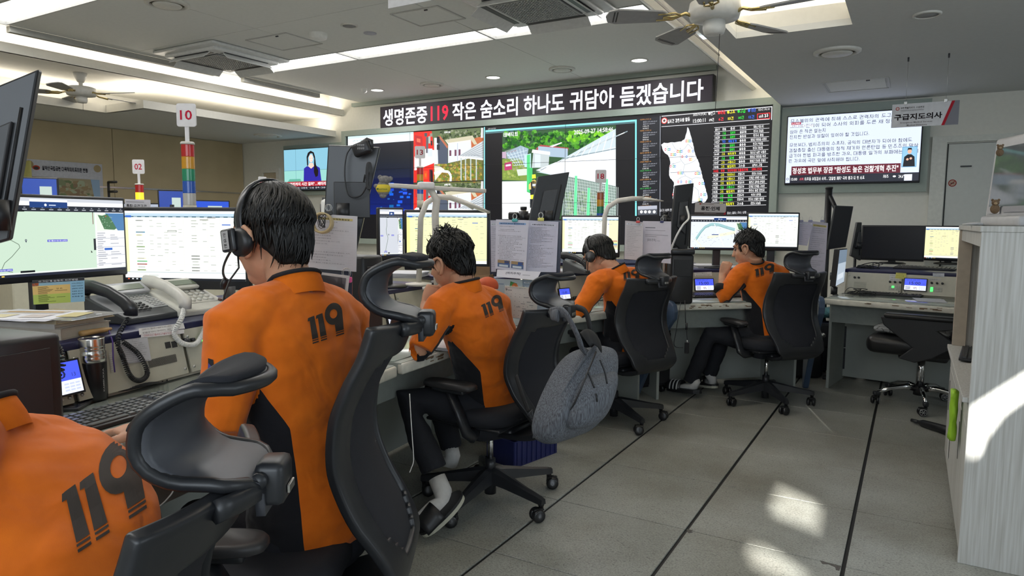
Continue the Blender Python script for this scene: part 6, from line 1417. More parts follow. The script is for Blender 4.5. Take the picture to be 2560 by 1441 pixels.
def hand(mb,W,palm_dir,palm_nrm,curl=.5,thumb=1,spread=.12,sc=1.0,curls=None):
    """W wrist point, palm_dir towards the knuckles, palm_nrm out of the back of the hand; thumb=+1 on the +side"""
    d=Vector(palm_dir).normalized(); n=Vector(palm_nrm); n=(n-d*n.dot(d)).normalized(); s=d.cross(n)*thumb
    rg=[]
    for t,w,h in ((-.01,.027,.019),(.015,.030,.018),(.04,.038,.016),(.07,.041,.014),(.09,.038,.012)):
        rg.append([W+d*t*sc+(s*math.cos(2*PI*k/14)*w+n*math.sin(2*PI*k/14)*h)*sc for k in range(14)])
    mb.rings(rg,True)
    for i,(off,ln,r) in enumerate(((.030,.072,.0088),(.010,.080,.0090),(-.010,.074,.0086),(-.029,.058,.0078))):
        c=curls[i] if curls else curl; b=W+(d*(.086-.003*abs(i-1))+s*off)*sc; dd=(d+s*(spread*(1.2-i*.8))).normalized(); p=[b-d*.02,b]; a=0
        for seg in (.42,.32,.26):
            a+=c*(1.0 if seg > .4 else 1.25); p.append(p[-1]+(dd*math.cos(a)-n*math.sin(a))*ln*seg*sc)
        mb.tube(p,[r*1.05*sc,r*1.1*sc,r*sc,r*.92*sc,r*.72*sc],10)
    b=W+(d*.018+s*.026-n*.006)*sc; p1=b+(d*.55+s*.75-n*.15).normalized()*.034*sc; p2=p1+(d*.85+s*.40-n*.3).normalized()*.030*sc; p3=p2+(d*.98+s*.05-n*.35).normalized()*.024*sc
    mb.tube([b-d*.01,b,p1,p2,p3],[.012*sc,.0135*sc,.0112*sc,.0098*sc,.0075*sc],10)
def glyph119():
    G=[]
    for x in (0,.235): G.append([(x,.86),(x+.075,.86),(x+.075,.985),(x+.02,.975)]); G.append([(x+.06,.16),(x+.235,.16),(x+.20,.995),(x+.06,.985)])
    for x in (.055,.295): G.append([(x,.13),(x,.09),(x+.18,.09),(x+.18,.13)]); G.append([(x,.05),(x,.0),(x+.175,.0),(x+.175,.05)])
    cx,cy=.74,.84; N=22
    for k in range(N):
        a,b=2*PI*k/N,2*PI*(k+1)/N
        f=lambda t,q: (cx+q*.25*math.cos(t),cy+q*.40*math.sin(t))
        G.append([f(a,1),f(b,1),f(b,.42),f(a,.42)])
    G.append([(.735,.62),(.99,.86),(.965,.16),(.735,.16)]); G.append([(.735,.13),(.735,.09),(.965,.09),(.965,.13)]); G.append([(.73,.05),(.73,.0),(.96,.0),(.96,.05)])
    return G
def subdiv(poly,n=3):
    """split a quad/tri into an n x n grid of small quads"""
    out=[]
    if len(poly) == 4:
        a,b,c,d=[Vector(p) for p in poly]
        L=lambda u,v: (a*(1-u)+b*u)*(1-v)+(d*(1-u)+c*u)*v
        for i in range(n):
            for j in range(n): out.append([L(i/n,j/n),L((i+1)/n,j/n),L((i+1)/n,(j+1)/n),L(i/n,(j+1)/n)])
    else: out=[[Vector(p) for p in poly]]
    return out
def decal(name,polys,mapf,bvh,m,parent,off=.0022,n=5):
    V,F=[],[]
    for P in polys:
        if len(P) > 4: P4=[P[0:2]+[P[2],P[-1]]] if False else [[P[i] for i in (0,1,2,2)] for _ in ()] or triq(P)
        else: P4=[P]
        for q in P4:
            for s in subdiv(q,n):
                pts=[]
                for p in s:
                    o,d=mapf(p[0],p[1]); h=bvh.ray_cast(o,d)
                    if h[0] is None: break
                    pts.append(h[0]-d*off)
                if len(pts) == len(s): b=len(V); V+=pts; F.append(tuple(range(b,b+len(pts))))
    return MB().add(V,F).build(name,m,parent)
def triq(P):   # fan into quads/tris
    return [[P[0],P[i],P[i+1],P[0]] for i in range(1,len(P)-1)]
def J(j): return Vector(j) if not isinstance(j,tuple) or len(j) == 3 and abs(j[0]) < 20 and abs(j[1]) < 20 else pd(*j)
def person(name_label,face,torso,arms,head=None,legs=None,collar=None,prnt=None,style='short',hs=1.0,seed=1,group='fire dispatchers in orange shirts',panel=None,sleeve=(1,1),voxel=.006,hands_=None,armr=1.0,armpit=0.28,und=.38):
    """torso: list of (joint, half width, half depth) from neck base to seat; arms: L/R [shoulder, elbow, wrist]"""
    rt,fw,up=rot_frame(face); TS=[(J(j),w,d) for j,w,d in torso]
    hip=TS[-1][0]; root=empty('person',(hip.x,hip.y,0),0,name_label,'person',group)
    body,shirt=MB(),MB(); n=32
    def torso_rings(mb,g,k0=0):
        rg=[]
        for i,(c,w,d) in enumerate(TS[k0:]):
            rg.append([c+rt*((w+g)*math.copysign(abs(math.cos(a))**.8,math.cos(a)))+fw*((d+g)*math.copysign(abs(math.sin(a))**.9,math.sin(a))) for a in [2*PI*k/n for k in range(n)]])
        mb.rings(rg[::-1],True)
    torso_rings(body,-.012); torso_rings(shirt,.0)
    for s,A in zip((-1,1),arms):
        S,E,W=[J(x) for x in A]; N0=TS[0][0]
        body.tube([N0,S,S+(E-S)*.5,E,E+(W-E)*.4,W],[.05,.052*armr,.045*armr,.037*armr,.036*armr,.026*armr],14)
        sl=sleeve[0 if s < 0 else 1]
        shirt.tube([N0+Vector((0,0,-.02)),S+(N0-S)*.35,S,S+(E-S)*.5,E+(E-S)*.02],[.062,.070*armr,.073*armr,.064*armr,.054*armr],16)
        if sl == 0: shirt.tube([S+(E-S)*.85,E,E+(W-E)*.16],[.054*armr,.058*armr,.052*armr],16)
        if sl > 0: shirt.tube([S+(E-S)*.85,E,E+(W-E)*.5*sl,E+(W-E)*sl],[.052*armr,.054*armr,.049*armr,.040*armr],16)
    HM=None
    if head:
        hc,hf,hp,hr=J(head[0]),head[1],head[2],head[3]; fr=rot_frame(hf,hp,hr); HM=frameM(hc,fr)
        head_parts(body,HM,hs); nb=HM @ Vector((0,-.035,-.075)); N0=TS[0][0]
        body.tube([nb+(nb-N0)*.3,nb,(nb+N0)/2+fw*.004,N0-Vector((0,0,.04))],[.050,.052,.054,.066],18)
    for h in (hands_ or []): hand(body,*h[:3],**(h[3] if len(h) > 3 else {}))
    bo,bb=remesh_obj(body,'body',M_SKIN,root,voxel,3)
    # shirt panel field: black gusset under each arm running down the flank, and along the underside of the sleeve
    neck=TS[0][0]; ax=(TS[-1][0]-neck); axl=ax.length; ax.normalize()
    shl=[[J(x) for x in A] for A in arms]
    def field(p,nrm):
        best=-1.0
        for s,(S,E,W) in zip((-1,1),shl):
            # along the arm
            d=E-S; t=max(0,min(1.15,(p-S).dot(d)/d.length_squared)); q=S+d*t; da=(p-q).length
            tt=(p-neck).dot(ax)/axl; cx=neck
            # centre of the torso at this height
            for (c0,w0,d0),(c1,w1,d1) in zip(TS,TS[1:]):
                a0=(c0-neck).dot(ax)/axl; a1=(c1-neck).dot(ax)/axl
                if a0 <= tt <= a1+1e-6: f=(tt-a0)/max(a1-a0,1e-6); cx=c0+(c1-c0)*f; break
            else: cx=TS[-1][0] if tt > .5 else neck
            v=p-cx; lat=v.dot(rt)*s; fr_=v.dot(fw); ang=abs(math.atan2(fr_-.006,lat))
            h=tt-armpit
            e=W-E; t2=max(0,min(1,(p-E).dot(e)/e.length_squared)); d2=(p-E-e*t2).length
            if h > 0 and lat > 0 and da > (.080-.019*min(t,1))*armr and d2 > .062*armr: best=max(best,(.10+min(h*2.0,.50)-ang)*.1)
            if da < .085*armr and t > .12 and t < 1.2:
                dn=(p-q).normalized(); inner=(ax-d.normalized()*ax.dot(d.normalized())); inner=(inner-rt*s*.9).normalized() if inner.length > .01 else -rt*s
                best=max(best,(dn.dot(inner)-und-.35*max(0,.25-t))*.1) if h > -.12 or t > .3 else best
        return best
    def wr(p,nrm): return .0075*mnoise.noise(Vector((p.x*7,p.y*7,p.z*13+p.x*6))) + .003*mnoise.noise(Vector((p.x*22+3,p.y*22,p.z*30)))
    so,sb=remesh_obj(shirt,'shirt',M_SHIRT,root,voxel,5,disp=wr,attr=field)
    if collar:
        N0=TS[0][0]; nd=((HM @ Vector((0,-.035,-.075)))-N0).normalized() if HM else (N0-TS[1][0]).normalized(); nd=(nd+Vector((0,0,.6))).normalized()
        fx=(fw-nd*fw.dot(nd)).normalized(); lx=nd.cross(fx)
        def cr(h,rr,n=30,dip=.018): return [N0+nd*(h-dip*max(0,math.sin(a)))+lx*(rr*1.04*math.cos(a))+fx*(rr*1.02*math.sin(a)-.004) for a in [2*PI*k/n for k in range(n)]]
        MB().rings([cr(-.022,.066),cr(.0,.0665),cr(.014,.065),cr(.030,.063),cr(.031,.0595),cr(.0,.060)][::-1],True,False).build('stand_collar',M_ORANGE,root)
        MB().tube(cr(.033,.0625),.0055,8,closed=True,caps=False).build('collar_band',M_CUFF,root)
    if prnt:
        bl,br,tl=[Vector(x) for x in prnt]
        def mp(u,v): q=bl+(br-bl)*u+(tl-bl)*v; return CPOS,ray(q.x,q.y).normalized()
        decal('back_print',glyph119(),mp,sb,M_PRINTB,root)
    if legs:
        tr=MB()
        for L in legs:
            H,Kn,An=[J(x) for x in L]
            tr.tube([H,H+(Kn-H)*.5,Kn,Kn+(An-Kn)*.5,An],[.088,.080,.064,.058,.055],18)
        c=TS[-1][0]; rg=[]
        for dz,k in ((.10,.95),(.04,1.0),(-.03,1.0),(-.07,.8)): rg.append([c+rt*(.175*k*math.cos(2*PI*i/28))+fw*(.125*k*math.sin(2*PI*i/28))+Vector((0,0,dz)) for i in range(28)])
        tr.rings(rg[::-1],True)
        remesh_obj(tr,'trousers',M_TROU,root,.009,4,disp=wr)
    if head:
        for s in (-1,1): ear(root,HM,s,hs)
        hair(root,HM,hs,style,seed)
        for s in (-1,1):
            q=MB(); ell(q,(s*.031,.076,.006),(.012,.010,.007),HM @ Matrix.Scale(hs,4),12,8); q.build('eye',mat('eye_white_dark',(.10,.07,.06),.2),root)
            MB().tube([(s*.014,.090,.030),(s*.032,.088,.034),(s*.050,.074,.029)],.0035,6,M=HM @ Matrix.Scale(hs,4)).build('eyebrow',M_HAIR,root)
    return root,bb,sb,HM
def headset(HM,sc,side,label,big=True,mic_end=(-.05,.13,-.085)):
    M=HM @ Matrix.Scale(sc,4); o=M @ Vector((0,0,0)); T=empty('headset',(o.x,o.y,o.z-.1),0,label,'headset','telephone headsets')
    pts=[(.086*math.sin(a)*1.08,-.005-.0*a,.030+.105*math.cos(a)) for a in [math.radians(x) for x in range(-105,106,10)]]
    MB().tube(pts,[(.0035,.012)]*len(pts),8,M=M,up=(0,1,0)).build('headband',M_BLACK2,T)
    for s in (-1,1):
        q=MB(); q.lathe([(.0,-.004),(.030,-.004),(.034,.004),(.033,.016),(.024,.022),(0,.024)],n=22,M=M @ Matrix.Translation((s*.080,.0,-.010)) @ Matrix.Rotation(s*PI/2,4,'Y')); e=q.build('ear_cup',M_BLACK,T)
        if big and s == side: MB().box((0,0,0),(.012,.045,.052),M=M @ Matrix.Translation((s*.108,.016,-.004)),bev=.005,seg=2).build('control_box',M_BLACK2,T)
    mb=Vector((side*.102,.01,-.02)); me=Vector((side*abs(mic_end[0]),mic_end[1],mic_end[2])); mid=(mb+me)/2+Vector((side*.025,.01,-.012))
    cu=[mb*(1-t)**2+mid*2*t*(1-t)+me*t*t for t in [k/8 for k in range(9)]]; MB().tube(cu,.0028,6,M=M).build('mic_boom',M_BLACK2,T); MB().tube([me,me+Vector((0,.010,-.012)),me+Vector((0,.016,-.022))],[.0065,.008,.006],10,M=M).build('mic_foam',M_BLACK,T)
    return T,M
def glasses(HM,sc,label):
    M=HM @ Matrix.Scale(sc,4); o=M @ Vector((0,.1,0)); T=empty('glasses',o,0,label,'glasses','black framed glasses')
    for s in (-1,1):
        pts=[(s*.033+.024*math.cos(a),.104-.010*abs(math.cos(a)*s+1)*.3,.008+.019*math.sin(a)) for a in [2*PI*k/20 for k in range(20)]]; MB().tube(pts,.0022,6,M=M,closed=True,caps=False).build('rim',M_BLACK,T)
        MB().tube([(s*.056,.098,.014),(s*.074,.05,.014),(s*.078,.0,.010),(s*.076,-.015,-.004)],.0024,6,M=M).build('temple',M_BLACK,T)
    MB().tube([(-.010,.106,.010),(0,.109,.014),(.010,.106,.010)],.0022,6,M=M).build('bridge',M_BLACK,T)
# ---- the near cropped back
P0=person('cropped person at the left edge, orange back with a slanted 119 print',192,
    [((-62,1082,1.06),.080,.07),((-10,1140,1.06),.15,.10),((35,1215,1.06),.180,.13),((75,1310,1.03),.185,.14),((105,1430,1.0),.18,.14),((115,1600,.98),.175,.14),((120,1800,.97),.18,.14)],
    [[(-210,1190,.90),(-380,1330,.95),(-420,1300,1.15)],[(175,1175,1.20),(150,1310,1.34),(60,1260,1.45)]],
    prnt=((185,1390),(375,1265),(150,1235)),collar=([(-60,1030,.98),(-10,1018,1.02),(20,1030,1.08)],.012),voxel=.007,seed=11)
# ---- headset man on the left
hw=J((355,1078,1.66))
P1=person('large foreground man in orange shirt with headset, typing, number 119 on back',183,
    [((738,728,1.70),.078,.065),((742,760,1.71),.15,.085),((746,815,1.72),.185,.110),((750,910,1.73),.178,.122),((760,1030,1.74),.162,.120),((775,1150,1.75),.155,.118),((790,1260,1.75),.178,.135),((795,1330,1.75),.170,.125)],
    [[(592,822,1.57),(548,1075,1.52),(372,1082,1.64)],[(862,800,1.88),(850,1010,2.0),(640,960,2.15)]],
    head=((683,593,1.74),177,8,0),collar=([(640,742,1.62),(668,712,1.60),(705,694,1.60),(745,690,1.63),(790,700,1.72)],.011),prnt=((777,862),(864,834),(768,795)),style='bowl',hs=1.07,seed=2,
    legs=[[(760,1300,1.7),(500,1300,1.95),(560,1600,2.0)],[(820,1290,1.85),(640,1240,2.2),(700,1500,2.2)]],
    hands_=[(J((362,1080,1.65)),J((250,1050,1.80))-J((360,1072,1.66)),(0,0,1),dict(curl=.22,thumb=-1,spread=.16,sc=1.0,curls=[.16,.2,.26,.3]))],voxel=.0055,sleeve=(.97,.9),und=3,armpit=.25)
MB().tube([J((372,1082,1.64)),J((350,1079,1.665))],.034,18).build('cuff',M_CUFF,P1[0])
# ---- cheek on fist
P2=person('man in orange shirt resting cheek on fist, before the yellow spreadsheet',172,
    [((1163,722,2.98),.075,.062),((1165,742,2.98),.14,.085),((1178,780,2.99),.178,.108),((1200,840,3.02),.178,.122),((1214,905,3.06),.160,.122),((1220,965,3.10),.152,.120),((1228,1015,3.14),.168,.130),((1232,1045,3.14),.165,.125)],
    [[(1103,770,2.87),(1052,872,2.80),(1066,765,2.96)],[(1238,768,3.12),(1268,860,3.22),(1180,850,3.4)]],
    head=((1126,653,3.0),172,16,-6),collar=([(1112,748,2.88),(1130,722,2.87),(1155,706,2.88),(1185,696,2.95)],.010),prnt=((1211,797),(1262,775),(1202,763)),style='messy',hs=1.06,seed=5,
    legs=[[(1205,1020,3.05),(1015,1000,2.98),(1085,1175,2.92)],[(1240,1010,3.2),(1090,975,3.4),(1130,1120,3.42)]],
    hands_=[(J((1066,765,2.96)),J((1090,712,2.98))-J((1066,765,2.96)),J((1080,720,2.7))-J((1080,720,3.0)),dict(curl=1.15,thumb=1,spread=.02,sc=1.0))],sleeve=(0,.8),voxel=.006)
# ---- bowing headset man
P3=person('man in orange shirt bowing his head, wearing a headset and glasses',165,
    [((1543,682,4.32),.072,.062),((1548,694,4.33),.14,.085),((1560,715,4.35),.172,.108),((1568,755,4.37),.170,.120),((1566,800,4.40),.150,.120),((1560,840,4.42),.145,.118),((1556,868,4.43),.160,.130),((1555,885,4.43),.16,.125)],
    [[(1490,712,4.22),(1452,775,4.18),(1425,770,4.45)],[(1610,700,4.45),(1625,770,4.5),(1560,765,4.8)]],
    head=((1497,640,4.38),168,34,4),collar=([(1528,672,4.25),(1540,655,4.24),(1560,645,4.27),(1575,647,4.33)],.009),prnt=((1557,702),(1600,698),(1556,681)),hs=1.05,seed=7,
    legs=[[(1540,870,4.35),(1470,850,4.6),(1500,930,4.6)],[(1580,865,4.5),(1520,850,4.8),(1540,920,4.8)]],sleeve=(.6,.8),voxel=.0065,
    hands_=[(J((1425,770,4.45)),J((1405,765,4.6))-J((1425,770,4.45)),(0,0,1),dict(curl=.4,thumb=-1))])
# ---- curly haired man
P4=person('curly haired man in orange shirt with hand at his mouth, legs stretched out',148,
    [((1884,662,4.98),.072,.062),((1888,674,4.98),.135,.085),((1898,698,4.99),.170,.108),((1906,738,5.0),.168,.118),((1914,785,4.98),.148,.118),((1918,825,4.96),.145,.118),((1922,852,4.95),.158,.128),((1923,868,4.94),.155,.12)],
    [[(1846,692,4.92),(1808,744,4.90),(1806,688,4.98)],[(1950,688,5.06),(1972,745,5.12),(1905,742,5.3)]],
    head=((1870,622,4.97),172,14,3),collar=([(1862,672,4.90),(1870,655,4.88),(1884,643,4.90),(1902,640,4.96)],.009),prnt=((1887,695),(1937,682),(1886,674)),style='messy',hs=1.04,seed=9,
    legs=[[(1905,850,4.95),(1775,838,5.0),(1725,955,5.12)],[(1930,850,5.0),(1815,822,5.25),(1772,940,5.3)]],
    hands_=[(J((1806,688,4.98)),J((1820,652,4.99))-J((1806,688,4.98)),J((1806,660,4.8))-J((1812,660,5.1)),dict(curl=.75,thumb=1,spread=.05))],sleeve=(0,.8),voxel=.006)
MB().tube([J((1800,729,4.91)),J((1802,716,4.93))],.046,16).build('cuff',M_CUFF,P4[0])
# headsets and glasses
H1,HM1=headset(P1[3],1.07,-1,'black headset with a labelled ear piece on the foreground man')
A=Art(HM1 @ Vector((-.1160,.016,-.004)),HM1.to_3x3() @ Vector((0,-1,0)),HM1.to_3x3() @ Vector((0,0,1)))
A.rect(-.013,-.022,.013,.022,'a8a8a8'); A.L=2
for k,ch in enumerate('안성현'): A.text(ch,-.006,.008-.013*k,.010,'303030',w=.011,bold=.01)
A.build('name_sticker',M_PRINT,H1)
headset(P3[3],1.05,-1,'black headset with a round ear cup on the bowing man',big=False,mic_end=(-.045,.105,-.11))
glasses(P1[3],1.07,'black framed glasses on the foreground headset man'); glasses(P3[3],1.05,'glasses on the bowing headset man')
# headset cable down the foreground man's neck
pts=[(595,640,1.66),(597,670,1.64),(575,700,1.62),(560,740,1.60),(556,770,1.58),(552,800,1.6),(548,830,1.62)]
MB().tube([pd(*p) for p in pts],.0022,6).build('headset_cable',M_CABLE,H1)
# ---- feet
def sock(parent,a,k,t,r=.034,name='sock',m=None):
    a,k,t=J(a),J(k),J(t); q=MB(); q.tube([a,a+(k-a)*.6,k+(t-k)*.12,k+(t-k)*.5,t],[(r*1.05,r*1.05),(r*1.1,r*1.05),(r*1.25,r*1.05),(r*1.25,r*.8),(r*.9,r*.45)],16); return q.build(name,m or M_SOCK,parent)
def slipper(heel,toe,up,label,stripes=0,group=None):
    h,t=J(heel),J(toe); d=(t-h); L=d.length; d.normalize(); u=Vector(up); u=(u-d*u.dot(d)).normalized(); s=d.cross(u)
    T=empty('slipper',h,0,label,'slipper',group); M=Matrix(((s.x,d.x,u.x,h.x),(s.y,d.y,u.y,h.y),(s.z,d.z,u.z,h.z),(0,0,0,1)))
    def outl(k): return [(k*.050*math.cos(a)*(1-.12*math.sin(a) if math.sin(a) < 0 else 1),L/2+(L/2+.006)*k*math.sin(a)) for a in [2*PI*i/26 for i in range(26)]]
    MB().prism(outl(1.0),-.028,-.010,M=M,smooth=False).build('sole',mat('pale_rubber_sole',(.46,.45,.36),.7) if not stripes else M_BLACK,T)
    MB().prism(outl(1.03),-.010,.002,M=M).build('footbed',M_BLACK,T)
    q=MB(); V=[]; n=14
    for i in range(5):
        y=L*(.52+.11*i)
        for j in range(n+1): a=PI*j/n; V.append((.052*math.cos(a),y,-.004+.058*math.sin(a)*(1-.05*i)))
    F=[(i*(n+1)+j,i*(n+1)+j+1,(i+1)*(n+1)+j+1,(i+1)*(n+1)+j) for i in range(4) for j in range(n)]
    st=MB().add(V,F,True,M).build('strap',M_BLACK,T); so=st.modifiers.new('solid','SOLIDIFY'); so.thickness=.006
    for k in range(stripes):
        V=[]; y=L*(.60+.10*k)
        for j in range(n+1):
            a=PI*j/n
            for dy in (0,.011): V.append((.0565*math.cos(a),y+dy,-.004+.063*math.sin(a)))
        F=[(2*j,2*j+2,2*j+3,2*j+1) for j in range(n)]; o=MB().add(V,F,True,M).build('white_stripe',mat('white_stripe_paint',(.6,.6,.6),.5),T); so=o.modifiers.new('solid','SOLIDIFY'); so.thickness=.002
    return T
s1_=sock(P2[0],(1092,1195,2.92),(1118,1255,2.88),(1052,1300,2.80),.036); A1=None
T=slipper((1148,1232,2.86),(1052,1330,2.78),(-.2,-.3,1),'black slipper with a pale sole, heel raised under the backpack chair',0,'slippers')
sock(P2[0],(1128,1120,3.40),(1135,1155,3.38),(1080,1150,3.5),.034)
sock(P4[0],(1735,942,5.10),(1742,966,5.08),(1690,968,5.22),.032); slipper((1752,975,5.06),(1668,966,5.24),(0,0,1),'black slipper with three white stripes, toe pointing left on the floor',3,'slippers')
sock(P4[0],(1772,935,5.28),(1785,955,5.28),(1760,955,5.42),.032); slipper((1790,962,5.25),(1745,955,5.45),(0,0,1),'dark slipper behind the striped one, under the curly haired man',0,'slippers')
# sports mark on the sock (three bars and lettering) projected onto it

# ================================================================ SMALL THINGS
def sheet_print(A,W,H,seed,rows=18,title=True,hl=None,col='5c5c64',table=False,x0=0,y0=0):
    r=random.Random(seed)
    if title: A.rect(x0+.10*W,y0+.905*H,x0+.92*W,y0+.945*H,hl or 'd8dce4',2); A.text(''.join(r.choice('설악산전대비위출동체계안전점검상황') for _ in range(14)),x0+.14*W,y0+.912*H,.026*H,'303440',w=.72*W,bold=.02,layer=3)
    for k in range(rows):
        y=y0+H*(.86-.80*k/rows); w=r.uniform(.35,.82)
        n=int(w*26)
        if r.random() < .9: A.text(''.join(r.choice('가나다라마바사아자 현장출동신고대응구급소방 ') for _ in range(n)),x0+(.08+(.04 if r.random() < .6 else 0))*W,y,.016*H,col,w=w*W,layer=3)
        if table: A.rect(x0+.06*W,y-.012*H,x0+.94*W,y-.010*H,'b8b8bc',2)
def paper_px(name,px4,D,rz,label,cat,fn=None,col='d6d4da',group=None,thick=.0012,pitch=0,parent=None,tuck=None):
    """sheet given by four photo corners (bl, br, tr, tl) on an upright plane at depth D"""
    cx=sum(p[0] for p in px4)/4; cy=sum(p[1] for p in px4)/4; c=pd(cx,cy,D); X=Vector((math.cos(rz),math.sin(rz),0)); U=Vector((0,0,1))
    if pitch: U=Matrix.Rotation(pitch,3,X) @ U
    A=Art(c,X,U); q=[A.px(*p) for p in px4]; P=[c+X*a+A.u*b for a,b in q]
    T=empty(name,min(P,key=lambda v: v.z),0,label,cat,group) if parent is None else parent
    MB().slab(*P,thick).build('sheet',mat('paper_'+col,lin(col),.85,noise=.03),T)
    if fn:
        a,b,c_,d=[Vector(v) for v in q]
        B=Art(c,X,U)
        # draw in a unit frame and warp to the quad
        T2=Art((0,0,0),(1,0,0),(0,1,0)); fn(T2,1.0,1.0)
        Z=[v.z for v in T2.v]
        for v in T2.v:
            u_,w_=v.x,v.y; p=(a*(1-u_)+b*u_)*(1-w_)+(d*(1-u_)+c_*u_)*w_; B.v.append(B.P(p.x,p.y)+B.n*(v.z))
        B.f=T2.f; B.c=T2.c; B.build('print',M_PRINT,T)
    return T,P
def doc(seed,**k): return lambda A,W,H: sheet_print(A,W,H,seed,**k)
def pole(name,base,top,r,label,cat,m=M_STEEL,foot=True,group=None):
    base=Vector(base); top=Vector(top); T=empty(name,base,0,label,cat,group); MB().cyl(base,top,r,16).build('tube',m,T)
    MB().cyl(top-Vector((0,0,.012)),top+Vector((0,0,.004)),r*1.08,16).build('cap',M_BLACK,T)
    if foot: MB().box(base+Vector((0,0,.012)),(.10,.10,.024),bev=.006,seg=2).build('clamp',M_BLACK,T)
    return T
def clip(p,s,col,label,r=(1,0,0)):
    T=empty('binder_clip',p,0,label,'clip','binder clips'); p=Vector(p); r=Vector(r).normalized()
    MB().box((0,0,0),(.026*s,.014*s,.014*s),M=Matrix.Translation(p) @ Matrix.Rotation(math.atan2(r.y,r.x),4,'Z'),bev=.003).build('clip_body',mat('clip_'+col,lin(col),.4),T)
    q=MB()
    for k in (-1,1):
        pts=[p+r*(.009*s*math.cos(a))+Vector((0,0,.006+(.012+.012*math.sin(a))*s))+Vector((0,.003*k,0)) for a in [2*PI*i/12 for i in range(12)]]; q.tube(pts,.0009,5,closed=True,caps=False)
    q.build('wire_handle',M_STEEL,T)
# ---- signal towers with number signs
def tower(px,D,number,sw,label,colors,zb,red='b02038',r0=None,lit=-1,sy=0):
    """px: centre of sign, sw sign width in metres"""
    c=pd(px[0],px[1],D); rz=math.atan2(RT.y,RT.x)+math.radians(sy); T=empty('signal_tower',(c.x,c.y,zb),rz,label,'signal tower','numbered signal towers'); X=Vector((math.cos(rz),math.sin(rz),0)); sh=sw*1.18; r=r0 or sw*.33
    n=X.cross(Vector((0,0,1)))
    B=Matrix.Translation(c) @ Matrix.Rotation(rz,4,'Z')
    pts=[]; cr=sw*.12
    for sx,sz,a0 in ((1,1,0),(-1,1,90),(-1,-1,180),(1,-1,270)):
        for k in range(5): a=math.radians(a0+22.5*k); pts.append((sx*(sw/2-cr)+cr*math.cos(a),sz*(sh/2-cr)+cr*math.sin(a)))
    R90=Matrix(((1,0,0,0),(0,0,-1,0),(0,1,0,0),(0,0,0,1)))
    sg=MB().prism(pts,-.003,.003,M=B @ R90).build('number_sign',mat('sign_plate_white',(.62,.61,.62),.45),T)
    A=Art(c+n*.0035,X,(0,0,1)); hh=sh*.42; A.text(number,0,-hh/2,hh,red,w=sw*.62,bold=.012,align='c'); A.build('number',M_PRINT,sg)
    z1=c.z-sh/2; sl=sh*.78
    MB().box((0,0,-sh/2-sl/2),(sw*.22,.004,sl),M=B,bev=.001).build('sign_stem',mat('sign_plate_white',(.62,.61,.62),.45),T)
    zt=z1-sl; ms=2*r*.95
    MB().lathe([(r*.9,0),(r*1.05,-.004),(r*1.05,-.012)],c=(c.x,c.y,zt+.012),n=20).build('cap',mat('cap_white',(.55,.53,.48),.5),T)
    for k,col in enumerate(colors):
        q=MB(); pr=[]; nn=10
        for j in range(nn+1): z=-ms*j/nn; pr+=[(r,z),(r*.90,z-ms/nn*.5)] if j < nn else [(r,z)]
        q.lathe(pr,c=(c.x,c.y,zt-ms*k),n=22)
        cl={'r': (.50,.02,.02),'y': (.62,.30,.02),'g': (.02,.26,.13),'b': (.02,.10,.46),'w': (.55,.53,.50),'o': (.40,.10,.03)}[col]
        q.build('light_module',mat('lens_'+col+('_lit' if k == lit else ''),cl,.22,emit=((1.0,.45,.02) if k == lit else None),estr=1.6,spec=.6,noise=0),T)
    z2=zt-ms*len(colors)
    MB().lathe([(r*1.0,0),(r*.97,-r*2.2)],c=(c.x,c.y,z2),n=22).build('body',mat('tower_body_cream',(.48,.45,.36),.5),T)
    if z2-r*2.2 > zb: MB().cyl((c.x,c.y,zb),(c.x,c.y,z2-r*2.2),r*.35,12).build('mast',M_STEEL,T); MB().lathe([(r*1.3,.0),(r*1.3,.01),(r*.4,.016)],c=(c.x,c.y,zb),n=20).build('foot',M_STEEL,T)
    return T
tower((466,288),2.92,'10',.082,'signal tower with sign 10 and bright coloured bands behind the left spreadsheet','rygbw',RTZ)
tower((346,417),6.2,'02',.108,'far signal tower with sign 02 and its amber band lit','rygbw',.93,lit=1)
tower((656,456),7.3,'01',.10,'far signal tower with sign 01 seen at an angle beside the man\'s hair','rygbw',.93,sy=55)
tower((1050,381),5.9,'13',.088,'signal tower with sign 13 before the fire engine footage','rygbw',.93,red='902830')
tower((1502,441),5.7,'18',.090,'signal tower with sign 18 before the mesh fence footage','oygbw',.93)
# ---- desk lamps
M_LAMP=mat('lamp_ivory',(.60,.57,.52),.4)
c0,c1=pd(958,463,3.55),pd(1213,478,3.75); m=(c0+c1)/2
L=empty('desk_lamp',ST[2].P(.75,.95,RTZ),0,'long white bar lamp with a curved neck before the fire engine footage','desk lamp','white desk lamps')
d=(c1-c0).normalized(); Mx=Matrix.Translation(m) @ Matrix.Rotation(math.atan2(d.y,d.x),4,'Z') @ Matrix.Rotation(-math.asin(d.z),4,'Y')
MB().box((0,0,0),((c1-c0).length,.045,.022),M=Mx,bev=.005,seg=2).build('light_bar',M_LAMP,L)
jb=pd(1065,466,3.62); MB().box((0,0,.004),(.085,.055,.036),M=Matrix.Translation(jb) @ Matrix.Rotation(math.atan2(d.y,d.x),4,'Z'),bev=.010,seg=3).build('switch_box',mat('lamp_white',(.70,.68,.68),.35),L)
base=Vector((*pd(1092,545,3.68).xy,RTZ))
MB().tube([pd(1075,472,3.64),pd(1092,500,3.66),pd(1088,535,3.68),base+Vector((0,0,.02))],[.017,.02,.02,.018],12).build('neck',M_LAMP,L); MB().lathe([(.08,0),(.08,.012),(.02,.02)],c=base,n=24).build('lamp_base',M_LAMP,L)
base=Vector((*pd(1046,555,3.9).xy,RTZ))
L=empty('desk_lamp',base,0,'arched beige lamp arm above the yellow spreadsheet monitor','desk lamp','white desk lamps')
